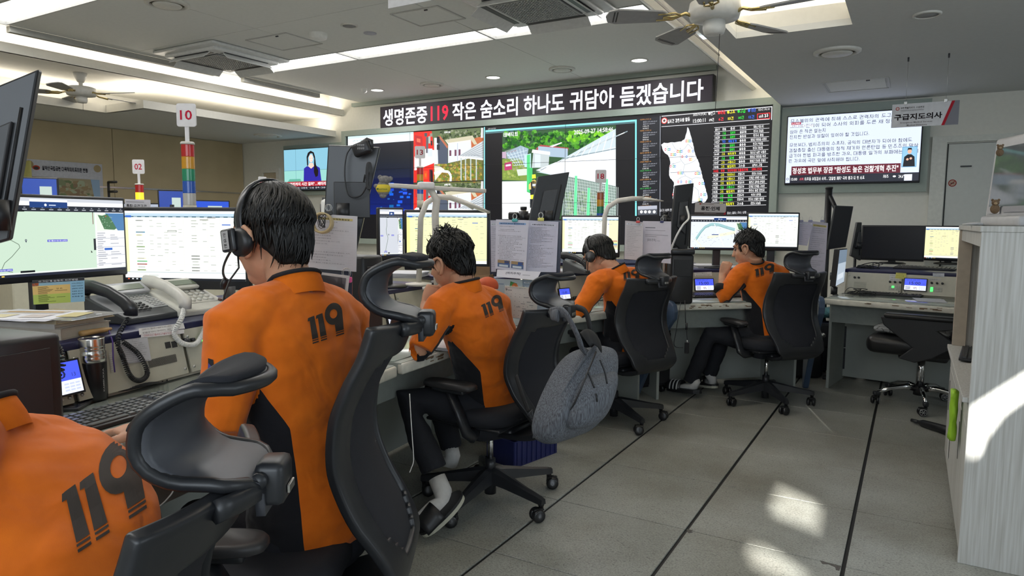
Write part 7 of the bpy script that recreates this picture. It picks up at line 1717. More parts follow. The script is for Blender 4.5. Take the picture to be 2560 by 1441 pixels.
MB().tube([base,pd(1052,545,3.85),pd(1066,508,3.85),pd(1090,492,3.86),pd(1125,494,3.88),pd(1165,508,3.9),pd(1185,520,3.9)],[.016]*5+[.014,.014],12).build('arm',M_LAMP,L)
a,b=pd(1160,505,3.89),pd(1222,532,3.93); dd=b-a; MB().tube([a,a+dd*.3,a+dd*.7,b],[(.015,.012),(.035,.012),(.045,.012),(.040,.006)],12,up=(0,0,1)).build('lamp_head',M_LAMP,L); MB().lathe([(.075,0),(.075,.012),(.02,.02)],c=base,n=24).build('lamp_base',M_LAMP,L)
base=Vector((*pd(1509,555,5.1).xy,RTZ))
L=empty('desk_lamp',base,0,'arched white lamp right of signal tower 18','desk lamp','white desk lamps')
MB().tube([base,pd(1512,540,5.1),pd(1520,518,5.1),pd(1545,502,5.1),pd(1580,497,5.1),pd(1610,497,5.1)],[.018]*6,12).build('arm',M_LAMP,L)
a,b=pd(1605,497,5.1),pd(1656,503,5.1); dd=b-a; MB().tube([a,a+dd*.25,a+dd*.6,b],[(.018,.012),(.030,.016),(.05,.010),(.045,.004)],12,up=(0,0,1)).build('lamp_head',M_LAMP,L); MB().lathe([(.09,0),(.09,.012),(.02,.02)],c=base,n=24).build('lamp_base',M_LAMP,L)
# ---- telephones on the near console
def phone(px,rz,label,dark):
    c=pz(px[0],px[1],RTZ); T=empty('desk_telephone',(c.x,c.y,RTZ),rz,label,'telephone','desk telephones')
    MD=mat('phone_dark_grey',(.055,.058,.062),.4) if dark else mat('phone_ivory',(.58,.56,.50),.4); ML=mat('phone_light_grey',(.42,.43,.43),.4) if dark else mat('phone_ivory_face',(.62,.60,.54),.4)
    def wedge(x0,x1,y0,y1,z00,z10,t=.0): return [(x0,y0,.0),(x1,y0,.0),(x1,y1,.0),(x0,y1,.0),(x0,y0,z00),(x1,y0,z00),(x1,y1,z10),(x0,y1,z10)]
    F=[(3,2,1,0),(4,5,6,7),(0,1,5,4),(1,2,6,5),(2,3,7,6),(3,0,4,7)]
    MB().add(wedge(-.11,.13,-.10,.10,.022,.095),F).build('base',MD,T,local=True,bevel=.006)
    sl=math.atan2(.073,.20); S=Matrix.Translation((0,0,.0585)) @ Matrix.Rotation(sl,4,'X')
    MB().box((.045,.02,.001),(.155,.145,.004),M=S,bev=.002).build('key_field',ML,T,local=True)
    # raised display hood
    SH=S @ Matrix.Translation((.035,.075,.026)) @ Matrix.Rotation(math.radians(14),4,'X')
    D_=MB().box((0,0,0),(.17,.060,.014),M=SH,bev=.004,seg=2).build('display_hood',ML if not dark else mat('phone_hood_silver',(.45,.46,.48),.35),T,local=True)
    MB().box((0,0,.008),(.13,.030,.003),M=SH).build('display_window',mat('lcd_grey_green',(.16,.19,.13),.2),D_,local=True)
    if dark:
        for r in range(4):
            for k in range(3): MB().box((-.015+k*.021,-.010-r*.0165+.0,.006),(.015,.010,.006),M=S,bev=.002).build('number_key',M_BLACK2,T,local=True)
        for r in range(3):
            for k in range(8): MB().box((-.018+k*.0165,.052-r*.0125,.0055),(.012,.006,.004),M=S,bev=.001).build('line_key',mat('line_key_white',(.62,.62,.60),.4) if not (r == 0 and k == 0) else mat('line_key_red',(.5,.12,.1),.4),T,local=True)
        for r in range(5):
            for k in range(3): MB().box((.070+k*.018,.012-r*.013,.0055),(.014,.006,.004),M=S,bev=.001).build('line_key',mat('line_key_white',(.62,.62,.60),.4),T,local=True)
    else:
        for r in range(4):
            for k in range(4): MB().cyl((.0+k*.028,.045-r*.026,.003),(.0+k*.028,.045-r*.026,.009),.0095,12,M=S).build('number_key',mat('key_white',(.66,.65,.60),.35),T,local=True)
        for x,y in ((.115,.06),(.115,-.055)): MB().cyl((x-.002,y,.003),(x-.002,y,.009),.010,12,M=S).build('round_key',mat('key_brown',(.10,.04,.03),.4),T,local=True)
    H=MB(); M2=Matrix.Translation((-.095,0,.088)) @ Matrix.Rotation(sl*.9,4,'X')
    H.tube([(0,-.115,-.018),(0,-.11,.004),(0,-.075,.016),(0,0,.024),(0,.075,.016),(0,.11,.004),(0,.115,-.018)],[(.026,.020),(.028,.022),(.024,.016),(.022,.014),(.024,.016),(.028,.022),(.026,.020)],14,M=M2)
    H.build('handset',M_BLACK2 if dark else mat('phone_ivory_handset',(.64,.61,.55),.3),T,local=True)
    return T
PH1=phone((330,800),ST[1].rz+math.radians(0),'grey desk telephone with many line keys and a black handset',True)
PH2=phone((470,782),ST[1].rz+math.radians(-6),'ivory desk telephone with round keys right of the grey one',False)
def coil(name,path,R,turns,r,m,parent=None,label=None,cat=None,group=None,flat=1):
    P=catmull3(path,60); pts=[]; n=turns*9; L=len(P)-1
    for i in range(n+1):
        t=i/n*L; k=min(int(t),L-1); f=t-k; p=P[k].lerp(P[k+1],f); d=(P[k+1]-P[k]).normalized(); a=d.cross(Vector((0,0,1))); a=a.normalized() if a.length > .1 else Vector((1,0,0)); b=d.cross(a)
        w=2*PI*turns*i/n; pts.append(p+a*math.cos(w)*R+b*math.sin(w)*R)
    return MB().tube(pts,r,5).build(name,m,parent,label=label,cat=cat,group=group)
def catmull3(pts,n):
    P=[Vector(p) for p in pts]; P=[2*P[0]-P[1]]+P+[2*P[-1]-P[-2]]; out=[]; L=len(P)-3
    for i in range(n+1):
        t=i/n*L; k=min(int(t),L-1); f=t-k; a,b,c,d=P[k:k+4]; out.append(.5*((2*b)+(c-a)*f+(2*a-5*b+4*c-d)*f*f+(3*b-a-3*c+d)*f**3))
    return out
def onface(i,x,y,off=.03): s=ST[i]; A=s.art(); u,v=A.px(x,y); return s.fo+s.x*u+s.fu*v+s.fn*off
def ondesk(x,y,z=HT): return pz(x,y,z)
coil('coiled_cord',[PH1.location+Vector((.03,-.02,.03)),onface(1,278,850),onface(1,292,900),onface(1,310,945),onface(1,335,955),onface(1,352,935),onface(1,330,890),onface(1,290,858)],.0065,70,.0022,M_CABLE,label='black coiled handset cord looping down the near console face',cat='cord',group='coiled cords')
coil('coiled_cord',[PH2.location+Vector((.02,-.03,.03)),onface(1,428,800,.05),onface(1,420,838),onface(1,440,862),onface(1,470,865),onface(1,488,845),onface(1,495,806,.05)],.007,60,.0026,M_WCABLE,label='ivory coiled cord of the ivory telephone looping over the console edge',cat='cord',group='coiled cords')
coil('coiled_cord',[ondesk(112,1028,.75),ondesk(112,1028,.75)+Vector((.004,0,.05)),onface(1,104,930,.075),onface(1,98,885,.075),onface(1,60,872,.09),onface(1,10,900,.10)],.012,26,.0035,M_CABLE,label='thick black coiled cord standing before the blue clock display',cat='cord',group='coiled cords')
# ---- books, papers, card, wooden handle, thermos, tablet
def book(c,d,rz,label,cov=(.5,.45,.36),pg=(.55,.50,.40)):
    T=empty('book',c,rz,label,'book','books stacked on the near console'); w,l,h=d
    MB().box((0,0,h/2),(w-.006,l-.006,h-.006),bev=.001).build('pages',mat('pages_%d' % (pg[0]*100),pg,.9,bump=.4,bscale=120),T,local=True)
    q=MB(); q.box((0,0,.0015),(w,l,.003)); q.box((0,0,h-.0015),(w,l,.003)); q.box((-w/2+.0015,0,h/2),(.003,l,h-.006)); q.build('cover',mat('cover_%d' % (cov[0]*100),cov,.6),T,local=True)
b0=pz(130,835,RTZ); rzb=ST[1].rz+.1
book((b0.x,b0.y,RTZ),(.20,.26,.034),rzb+.06,'thickest cream book at the bottom of the stack on the near console',(.45,.40,.33)); book((b0.x-.004,b0.y-.004,RTZ+.034),(.19,.25,.016),rzb,'middle cream book of the stack under the loose papers',(.50,.47,.42)); book((b0.x+.004,b0.y+.012,RTZ+.050),(.20,.27,.012),rzb-.10,'thin tan covered book on top of the stack',(.46,.38,.24))
pz0=RTZ+.063
for k,(dx,rz_,lb,col) in enumerate(((0,.25,'printed white sheet with orange bars on top of the book stack','d4d4da'),(.02,.12,'white sheet fanned out under the top printed sheet','cacad4'),(-.02,-.05,'lowest loose white sheet on the book stack','c8c8ce'))):
    z=pz0+.004-.0016*k; M=Matrix.Translation((b0.x-.03+dx,b0.y-.06,z)) @ Matrix.Rotation(rzb+rz_,4,'Z')
    T=empty('paper_sheet',(b0.x-.03+dx,b0.y-.06,z),0,lb,'paper','loose sheets on the book stack'); MB().box((0,0,0),(.21,.297,.0010),M=M).build('sheet',mat('paper_'+col,lin(col),.85,noise=.03),T)
    if k == 0:
        A=Art(M @ Vector((-.105,-.1485,.0006)),M.to_3x3() @ Vector((1,0,0)),M.to_3x3() @ Vector((0,1,0))); A.rect(.13,.05,.18,.25,'c8c0b4'); A.L=2; A.rect(.15,.06,.165,.24,'b08850'); A.rect(.03,.16,.10,.26,'d0c8a8'); A.rect(.03,.05,.10,.12,'c4bcb8'); A.build('print',M_PRINT,T)
fo=pz(195,790,pz0+.002); T=empty('plastic_folder',(fo.x,fo.y,pz0),rzb,'clear plastic envelope with a snap button behind the loose sheets','folder')
MB().box((0,0,.003),(.20,.16,.002),bev=.0008).build('film',mat('clear_film',(.50,.51,.52),.15,alpha=.55,noise=0),T,local=True); MB().cyl((.03,-.05,.004),(.03,-.05,.007),.009,14).build('snap_button',mat('snap_grey',(.5,.5,.5),.3),T,local=True); MB().box((.0,.01,.0055),(.10,.06,.0012),rz=.3).build('yellow_insert',mat('straw_paper',(.55,.48,.25),.8),T,local=True)
def card_fn(A,W,H):
    A.rect(0,.88,1,1,'3c3c40'); A.L=2; A.text('신고단계 심정지 처리방법',.12,.905,.07,'d0d0d4',w=.75,bold=.01); A.rect(0,.76,.72,.88,'88a8b8'); A.rect(0,.76,.12,.88,'c06030'); A.rect(0,.40,.72,.76,'d0b070'); A.rect(0,0,.72,.40,'a8b860'); A.rect(.72,0,1,.88,'88b0c8'); A.L=3
    r=random.Random(4)
    for k in range(8): A.rect(.10,.70-.04*k,.10+r.uniform(.15,.3),.715-.04*k,'60503c'); A.rect(.10,.36-.04*k,.10+r.uniform(.15,.35),.375-.04*k,'4c5830')
    A.text('없음',.45,.58,.06,'604828',w=.12); A.rect(.42,.52,.66,.535,'60503c'); A.rect(.45,.25,.62,.265,'4c5830')
    for k,t in enumerate(('보고하는 응원받습니다','안심하고 안심하세요','상황관리 무전해','도와줘 습니다','응급처치 해주세요','전화중 밥')): A.text(t,.75,.76-.11*k,.045,'283c50',w=.22,bold=.02)
paper_px('guide_card',[(84,762),(212,754),(211,694),(80,702)],2.33,math.radians(58),'coloured printed guide card standing under the map monitor','card',card_fn,'b8b8b0',thick=.002)
wh=pz(243,828,RTZ+.012); T=empty('wooden_handle',(wh.x,wh.y,RTZ),0,'tan wooden handle with a dark hole and purple cord, right of the book stack','handle'); s=ST[1]
a=wh-s.x*.055; b=wh+s.x*.050; MB().tube([a,a+(b-a)*.3,a+(b-a)*.8,b],[(.013,.009),(.012,.009),(.011,.008),(.005,.005)],10).build('grip',mat('tan_wood',(.50,.30,.11),.5,noise=.15),T)
MB().tube([b-s.x*.01,onface(1,262,860,.035),onface(1,266,900,.03),onface(1,270,935,.03)],.0022,6).build('purple_cord',mat('purple_cord',(.08,.04,.22),.7),T)
# thermos
tb=ondesk(236,1000); T=empty('steel_thermos',(tb.x,tb.y,HT),0,'black thermos with a wide bare steel neck, no lid','bottle')
sc=.062*1719/1719; R0=.0385
MB().lathe([(R0*.88,0),(R0*.97,.006),(R0,.014),(R0,.118),(R0*.985,.122)],n=36).build('black_sleeve',mat('thermos_black',(.008,.008,.010),.28),T,local=True)
MB().lathe([(R0*.99,.122),(R0*1.01,.123),(R0*1.01,.136),(R0*.99,.138),(R0*1.0,.140),(R0,.150),(R0*.93,.155),(R0*.93,.159),(R0*.955,.161),(R0*.93,.164),(R0*.93,.168),(R0*.95,.170),(R0*.93,.173),(R0*.935,.192),(R0*.92,.194),(R0*.87,.194),(R0*.84,.15),(R0*.8,.10)],n=36,caps=False).build('steel_neck',mat('turned_steel',(.62,.60,.56),.22,1.0,noise=.05),T,local=True)
A=Art((tb.x,tb.y,HT),(0,0,1),(0,0,1)) if False else None
vd=(CPOS-Vector((tb.x,tb.y,CH))).normalized(); rgt=Vector((-vd.y,vd.x,0)); o=Vector((tb.x,tb.y,HT))+vd*R0*.72+rgt*R0*.72
A=Art(o+Vector((0,0,.03)),(0,0,1),-(rgt-vd)); A.base=.0012; A.text('KAMBUKKA',0,0,.005,'c0c0c0',w=.072,bold=.01)
A.build('side_lettering',M_PRINT,T)
# keyboards
def keyboard(c,rz,label,w=.44,d=.15,cols=18,rows=6,tilt=3,z=None,wrist=False,keym=None,bodym=None):
    T=empty('keyboard',(c[0],c[1],z if z is not None else HT),rz,label,'keyboard','black keyboards'); S=Matrix.Rotation(math.radians(tilt),4,'X')
    MB().box((0,0,.010),(w,d,.014),M=S,bev=.004,seg=2).build('case',bodym or M_BLACK,T,local=True)
    kx,ky=(w-.02)/cols,(d-.02)/rows; src=None
    for r in range(rows):
        for k in range(cols):
            if k in (14,) and cols == 18: continue
            p=S @ Vector((-w/2+.01+kx*(k+.5),-d/2+.01+ky*(r+.5),.018))
            if r == 0 and 4 <= k <= 8:
                if k == 6: MB().box(p,(kx*4.8,ky*.8,.008),bev=.002).build('space_bar',keym or M_BLACK2,T,local=True)
                continue
            if src is None: src=MB().add([(a*kx*.43*q,b*ky*.43*q,zz) for zz,q in ((-.003,1.0),(.005,.78)) for a,b in ((-1,-1),(1,-1),(1,1),(-1,1))],[(3,2,1,0),(4,5,6,7),(0,1,5,4),(1,2,6,5),(2,3,7,6),(3,0,4,7)]).build('key',keym or M_BLACK2,T,local=True); o=src
            else: o=src.copy(); COL.objects.link(o)
            o.location=p; o.rotation_euler=S.to_euler()
    return T
M_KEYG=mat('key_top_grey',(.10,.11,.11),.35)
kc=pz(285,1032,HT+.015); keyboard((kc.x,kc.y),ST[1].rz+math.radians(-3),'dark grey keyboard under the typing hand at the lower left',keym=M_KEYG)
kc=pz(1772,742,HT); keyboard((kc.x+.03,kc.y+.02),ST[4].rz,'black keyboard left of the curly haired man on the chipped desk',w=.40,z=HT)
kc=pz(2228,738,HT); keyboard((kc.x,kc.y),ST[5].rz+math.radians(-4),'black keyboard on the glass of the rightmost desk')
kc=pz(2312,674,RTZ); keyboard((kc.x,kc.y),ST[5].rz+math.radians(-2),'dark keyboard lying on top of the rightmost console',z=RTZ,cols=14,rows=5,keym=M_DGREY)
kc=pz(1480,700,RTZ) if False else ST[3].P(.50,.80,0); keyboard((kc.x,kc.y),ST[3].rz+math.radians(20),'black keyboard lying beside the calculator phone above the bowing man',z=RTZ,w=.36,cols=14,rows=5)
# tablet and small devices
p=ondesk(180,1016); T=empty('tablet',(p.x,p.y,HT),ST[1].rz+.5,'black glossy tablet lying left of the thermos','tablet'); MB().box((0,0,.005),(.13,.09,.010),bev=.003,seg=2).build('body',M_BLACK,T,local=True); MB().box((0,0,.0104),(.115,.078,.0008)).build('glass',mat('dark_gloss',(.015,.018,.03),.06),T,local=True)
p=ondesk(318,965); T=empty('handheld_microphone',(p.x,p.y,HT),ST[1].rz+.3,'black handheld radio microphone resting right of the thermos','microphone'); MB().tube([(-.05,0,.014),(0,0,.020),(.05,.01,.014)],[(.02,.012),(.026,.016),(.018,.010)],14).build('body',M_BLACK,T,local=True); MB().box((0,0,.036),(.03,.006,.004),rz=.4).build('silver_mark',M_STEEL,T,local=True)
q=MB()
for k in range(5): a=ondesk(270+k*12,985-k*2); q.tube(catmull3([a+Vector((0,0,.004)),a+Vector((.05,.04,.012+.003*k)),a+Vector((.02,.12,.005)),a+Vector((-.03,.16,.004))],14),.0022,5)
o=q.build('loose_cables',M_CABLE,label='tangle of thin black cables behind the near keyboard',cat='cables'); o['kind']='stuff'
# teal sticky note on the near console, bent over the clock display
paper_px('sticky_note',[(122,911),(162,898),(145,880),(104,886)],1.93,ST[1].rz,'pale teal sticky note over the near blue clock display','note',doc(3,rows=5,title=False),'a0c8cc')
# items between the monitors at the back of the near console
T=empty('marker_tube',(pd(575,752,2.55).x,pd(575,752,2.55).y,RTZ),0,'black tube of repellent standing upside down below the left spreadsheet','tube'); p=T.location
MB().tube([(0,0,.0),(0,0,.03),(0,0,.12)],[(.017,.017),(.019,.016),(.026,.004)],18).build('tube_body',M_BLACK,T,local=True)
A=Art(p+RT*(-.010)-FWD*.021+Vector((0,0,.03)),(0,0,1),-RT); A.text('MOSSLITE',0,0,.009,'b0b0b0',w=.06,bold=.01); A.build('tube_lettering',M_PRINT,T)
# ---- hanging document boards between the desks
DB=math.radians(25)
def board(P4,D,rz,label,col=(.05,.06,.09)):
    cx=sum(p[0] for p in P4)/4; cy=sum(p[1] for p in P4)/4; c=pd(cx,cy,D); X=Vector((math.cos(rz),math.sin(rz),0)); A=Art(c,X,(0,0,1)); P=[c+X*a+Vector((0,0,b)) for a,b in [A.px(*p) for p in P4]]
    return MB().slab(*P,.006).build('document_board',mat('board_blue_clear',col,.2),label=label,cat='board',group='document boards between the desks')
board([(700,690),(880,782),(880,552),(700,552)],2.24,DB,'smoked plastic board behind the papers right of the foreground head')
paper_px('paper_sheet',[(742,668),(890,680),(893,541),(760,533)],2.19,DB,'large printed table sheet pinned right of the foreground man\'s head','paper',doc(21,rows=16,table=True,hl='c8b878'),'c6c4c8',group='pinned papers',thick=.004)
def cal_fn(A,W,H):
    for k in range(9): A.rect(.04,.95-.1*k,.96,.952-.1*k,'a0a0a4')
    for k in range(8): A.rect(.04+.115*k,.1,.043+.115*k,.95,'a0a0a4')
    A.rect(.04,.30,.96,.36,'c8cc70'); A.L=2
    for k in range(20): r=random.Random(k); A.rect(.06+.115*r.randrange(8),.90-.1*r.randrange(8),.10+.115*r.randrange(8),.91-.1*r.randrange(8),'6c6c70')
paper_px('paper_sheet',[(797,745),(865,768),(874,690),(794,680)],2.13,DB,'small grid schedule sheet held by a pink clip','paper',cal_fn,'c4c4c4',group='pinned papers')
clip(pd(866,700,2.16),1.3,'d84c8c','pink binder clip at the right edge of the grid schedule',RT); clip(pd(822,533,2.18),.9,'303030','small clip above the tape roll',RT)
# tape roll on the board
T=empty('tape_roll',pd(806,590,2.14),0,'yellowed tape roll hanging on the printed table sheet','tape roll'); c=pd(806,558,2.13); nX=-FWD; B=Matrix.Translation(c) @ nX.to_track_quat('Z','Y').to_matrix().to_4x4()
MB().lathe([(.026,-.012),(.033,-.012),(.033,.012),(.026,.012),(.026,-.012)],n=40,caps=False,M=B).build('ring',mat('masking_tape',(.48,.38,.20),.5),T)
q=MB()
for k in range(5): q.tube([B @ Vector((.010*math.cos(a+k)+.001*k,.018*math.sin(a)+.002*k,.014)) for a in [2*PI*i/18 for i in range(18)]],.0011,5,closed=True,caps=False)
q.build('black_wire_bundle',M_CABLE,T)
# silver pole and arm behind the board, webcam and koala doll on the tall dark monitor
T=TB[0]
a=pd(818,535,2.47); b=pd(832,525,2.42); MB().box((0,0,0),(.05,.05,.09),M=Matrix.Translation((a+b)/2),bev=.012,seg=2).build('clamp_block',M_PLW,T); c=pd(865,528,2.36); MB().cyl(c-FWD*.006,c+FWD*.03,.038,24).build('round_joint',M_PLW,T); MB().cyl(c-FWD*.010,c-FWD*.004,.022,20).build('joint_cap',M_BLACK,T); MB().tube([b,c],.016,10).build('link',M_BLACK,T)
MB().box((0,0,0),(.12,.004,.12),M=Matrix.Translation(pd(880,500,2.325)) @ Matrix.Rotation(math.radians(35),4,'Z'),bev=.002).build('vesa_plate',M_BLACK,T)
T=empty('webcam',pd(905,392,2.28),0,'black webcam with a bundled cable hung on the tall dark monitor back','webcam','webcams'); c=pd(905,372,2.28)
MB().box((0,0,0),(.062,.030,.044),M=Matrix.Translation(c) @ Matrix.Rotation(math.radians(20),4,'Z') @ Matrix.Rotation(math.radians(-20),4,'Y'),bev=.010,seg=3).build('camera_body',M_BLACK,T); MB().tube([c+UP*.018,c+UP*.03+RT*.018,c+UP*.026+RT*.03,c+RT*.03],.008,8).build('mount_clip',M_BLACK2,T)
MB().tube(catmull3([pd(880,365,2.29),pd(866,390,2.29),pd(862,440,2.29),pd(872,488,2.29),pd(900,490,2.29),pd(918,462,2.28),pd(922,430,2.28)],40),.0025,6).build('cable',M_CABLE,T)
q=MB()
for k in range(5): q.tube([pd(922+5*math.cos(a)+k*1.2-2,440+34*math.sin(a),2.27) for a in [2*PI*i/20 for i in range(20)]],.0022,5,closed=True,caps=False)
q.build('cable_bundle',M_CABLE,T)
A=Art(c-FWD*.024,RT,UP)
for k in range(4): A.text('안전',-.010+(k % 2)*.012,.004-.011*(k//2),.006,'d8d8d8',layer=1)
A.build('white_marks',M_PRINT,T)
c=pd(958,467,2.26); T=empty('koala_doll',c-Vector((0,0,.03)),0,'small grey koala doll in a yellow shirt clipped to the dark monitor edge','doll'); MF=mat('grey_fur',(.20,.19,.18),.95,noise=.3,nscale=200,bump=.8,bscale=500)
F=Matrix.Translation(c) @ Matrix.Rotation(math.atan2(RT.y,RT.x),4,'Z'); q=MB(); ell(q,(0,0,-.006),(.022,.018,.026),F); q.build('body',MF,T); q=MB(); ell(q,(.006,-.002,.022),(.020,.017,.014),F); ell(q,(-.010,0,.030),(.008,.005,.008),F); ell(q,(.024,0,.026),(.008,.005,.008),F); ell(q,(-.022,-.004,.002),(.009,.007,.007),F); ell(q,(.0,-.004,-.030),(.012,.010,.008),F); q.build('head_and_paws',MF,T)
q=MB(); ell(q,(0,-.001,-.006),(.0245,.020,.019),F); q.build('yellow_shirt',mat('doll_yellow',(.60,.46,.03),.7),T); A=Art(F @ Vector((-.018,-.0225,-.012)),F.to_3x3() @ Vector((1,0,0)),(0,0,1)); A.text('I♥AUSTRALIA',0,0,.006,'306040',w=.036,bold=.01); A.build('shirt_lettering',M_PRINT,T)
# second document board
D2=math.radians(18)
board([(1225,690),(1400,690),(1404,552),(1222,552)],3.47,D2,'smoked plastic board behind the papers in the centre')
def ph_doc(A,W,H):
    sheet_print(A,W,H,31,rows=26,hl='8ca8d0'); A.L=4
    for x0 in (.08,.52):
        A.rect(x0,.05,x0+.40,.19,'5c6c8c'); A.L=5; A.rect(x0,.13,x0+.40,.19,'a08868'); A.rect(x0+.22,.12,x0+.38,.18,'3868b8'); A.rect(x0+.05,.06,x0+.34,.10,'c4ccd4'); A.L=4
paper_px('paper_sheet',[(1238,672),(1314,681),(1322,551),(1240,549)],3.42,D2,'printed report sheet with two small photos in the centre','paper',ph_doc,'c8c6d2',group='pinned papers')
paper_px('paper_sheet',[(1314,680),(1390,681),(1396,555),(1320,551)],3.43,D2,'dense printed list sheet right of the photo report','paper',doc(33,rows=30,title=True,hl='d0d0dc'),'c2c0d0',group='pinned papers',thick=.012)
paper_px('paper_sheet',[(1228,680),(1240,680),(1242,551),(1226,551)],3.44,D2,'narrow sheet edge left of the photo report','paper',doc(34,rows=22),'b4b2c0',group='pinned papers')
def loc_fn(A,W,H): A.text('[위치추적]',.22,.42,.34,'484850',w=.34,bold=.01,big=True); A.rect(.62,.45,.80,.52,'9c9ca4')
paper_px('paper_sheet',[(1241,692),(1341,701),(1352,680),(1243,674)],3.40,D2,'white flap labelled for location tracking under the photo report','paper',loc_fn,'cfcdd6',group='pinned papers',pitch=math.radians(-25))
clip(pd(1287,551,3.40),1.1,'40a0a0','teal binder clip above the photo report',RT); clip(pd(1352,549,3.40),1.2,'c8c060','yellow round clip above the dense list',RT)
def poster_fn(A,W,H): A.poly([(.45,.5),(.55,.95),(.8,.9),(.78,.6),(.62,.55)],'4c8050'); A.L=2; A.disc(.72,.75,.14,'c87040',n=12,ry=.16); A.rect(.1,.85,.3,.88,'8090a8')
paper_px('wall_leaflet',[(1240,790),(1306,800),(1306,700),(1240,697)],3.46,D2,'leaflet with a green and orange map behind the flip calendar','leaflet',poster_fn,'a8b4bc')
paper_px('wall_leaflet',[(1345,790),(1372,790),(1372,702),(1300,700)],3.50,D2,'grey blue notice sheet behind the flip calendar','leaflet',doc(40,rows=8),'98a4b4')
# flip calendar
def fcal(A,W,H):
    A.text('9',.03,.86,.08,'303030',bold=.01); A.rect(.09,.88,.22,.895,'606060'); A.L=2
    for k in range(7): A.rect(.06+.13*k,.77,.09+.13*k,.78,'909090')
    r=random.Random(2)
    for w in range(5):
        for k in range(7): A.rect(.06+.13*k,.68-.15*w,.075+.13*k,.70-.15*w,'707070' if k else 'b04040');
    for _ in range(9): x,y=r.uniform(.06,.8),r.uniform(.15,.68); A.rect(x,y,x+.12,y+.012,'505860')
T,P=paper_px('flip_calendar',[(1258,792),(1340,800),(1347,722),(1262,716)],3.28,D2,'white spiral flip calendar open at month nine','calendar',fcal,'d0cfc8',pitch=math.radians(10))
q=MB()
for k in range(22): c=P[3].lerp(P[2],(k+.5)/22); q.tube([c+RT*0+UP*(.006*math.sin(a))-FWD*(.006*math.cos(a)) for a in [2*PI*i/10 for i in range(10)]],.0009,4,closed=True,caps=False)
o=q.build('spiral_binding',M_STEEL,T); o['kind']='stuff'
s=ST[2]; bk=[P[0]+FWD*.07,P[1]+FWD*.07,P[2]+FWD*.005,P[3]+FWD*.005]; MB().slab(*bk,.002).build('back_stand',mat('calendar_yellow_board',(.52,.45,.12),.7),T)
# frosted cup, yellow notes, small boxes, red capped doll
p=pz(1296,812,HT); T=empty('frosted_cup',(p.x,p.y,HT),0,'frosted white plastic cup before the flip calendar','cup'); MB().lathe([(.028,0),(.036,.10),(.034,.10),(.0265,.004),(.001,.003)],n=28,caps=False).build('cup_wall',mat('frosted_plastic',(.62,.66,.66),.4,alpha=.75,noise=0),T,local=True)
p=pz(1325,806,HT); T=empty('note_pad',(p.x,p.y,HT),D2,'yellow note pad right of the frosted cup','note pad'); MB().box((0,0,.012),(.075,.02,.024),bev=.001).build('pad',mat('yellow_pad',(.60,.52,.06),.7),T,local=True); MB().box((-.02,-.0102,.014),(.006,.001,.014)).build('print',mat('pad_black_print',(.1,.1,.05),.7),T,local=True)
p=pd(1218,735,3.15); base=pz(1218,760,HT); c=pd(1218,715,3.25); T=empty('ball_doll',(c.x,c.y,RTZ-.0),0,'round white doll in an orange red cap peeking over the shoulder','doll')
B=Matrix.Translation((c.x,c.y,RTZ+.05)); q=MB(); ell(q,(0,0,0),(.05,.05,.05),B); q.build('ball_body',mat('doll_white',(.6,.58,.55),.8),T); q=MB(); ell(q,(.0,.004,.014),(.052,.052,.044),B); q.build('red_cap',mat('doll_red',(.50,.08,.02),.7),T)
p=pd(1195,690,3.5); T=empty('cardboard_box',(p.x,p.y,RTZ),D2,'open brown cardboard box under the centre monitor','box'); MC=mat('brown_cardboard',(.28,.18,.10),.8); q=MB()
for c_,d_ in (((0,.05,.05),(.14,.003,.10)),((0,-.05,.05),(.14,.003,.10)),((-.07,0,.05),(.003,.10,.10)),((.07,0,.05),(.003,.10,.10)),((0,0,.002),(.14,.10,.003))): q.box(c_,d_)
q.build('box_walls',MC,T,local=True); MB().box((0,.06,.11),(.14,.003,.05),M=Matrix.Rotation(math.radians(0),4,'X')).build('flap',MC,T,local=True)
# third document board and nameplate
D3=math.radians(12)
board([(1560,650),(1675,655),(1678,556),(1562,553)],4.62,D3,'smoked plastic board behind the two sheets right of the bowing man')
paper_px('paper_sheet',[(1561,648),(1606,652),(1608,556),(1563,552)],4.58,D3,'printed form sheet, left one of the two right of the bowing man','paper',doc(51,rows=18,table=True),'bcb8bc',group='pinned papers')
def loc2(A,W,H):
    A.rect(.10,.83,.45,.85,'707078'); A.rect(.10,.77,.80,.78,'8c8c94'); A.rect(.10,.66,.9,.67,'8c8c94'); A.rect(.10,.62,.5,.63,'8c8c94'); A.text('[위치추적]',.18,.50,.07,'707078',w=.30,bold=.01); A.rect(.52,.52,.62,.53,'909098')
paper_px('paper_sheet',[(1604,652),(1677,660),(1678,554),(1607,553)],4.57,D3,'mostly blank sheet marked for location tracking beside the form','paper',loc2,'c2bec8',group='pinned papers')
clip(pd(1595,555,4.55),1.0,'c04040','small red clip above the left form sheet',RT); clip(pd(1655,555,4.55),1.0,'303060','small dark clip above the mostly blank sheet',RT)
def name_fn(A,W,H):
    A.rect(0,0,1,.18,'504848'); A.L=2; A.disc(.17,.88,.03,'a04038',n=8,ry=.07); A.rect(.2,.86,.6,.91,'786c6c'); A.text('홍천·인제',.20,.34,.36,'202024',w=.60,bold=.03,big=True); A.rect(.3,.07,.7,.10,'8c8484'); A.poly([(.92,0),(1,.3),(1,0)],'a83038')
T,P=paper_px('nameplate',[(1736,536),(1814,537),(1816,509),(1738,506)],5.6,D3,'white nameplate sign with black Korean words on top of the river map monitor','nameplate',name_fn,'a8a4a4',thick=.006)
MB().tube(catmull3([pd(1716,516,4.72),pd(1722,545,4.70),pd(1708,562,4.68),pd(1694,585,4.68),pd(1682,612,4.70),pd(1674,640,4.72)],30),.007,8).build('monitor_cable',M_WCABLE,label='white cable curling behind the narrow dark monitor back',cat='cable')
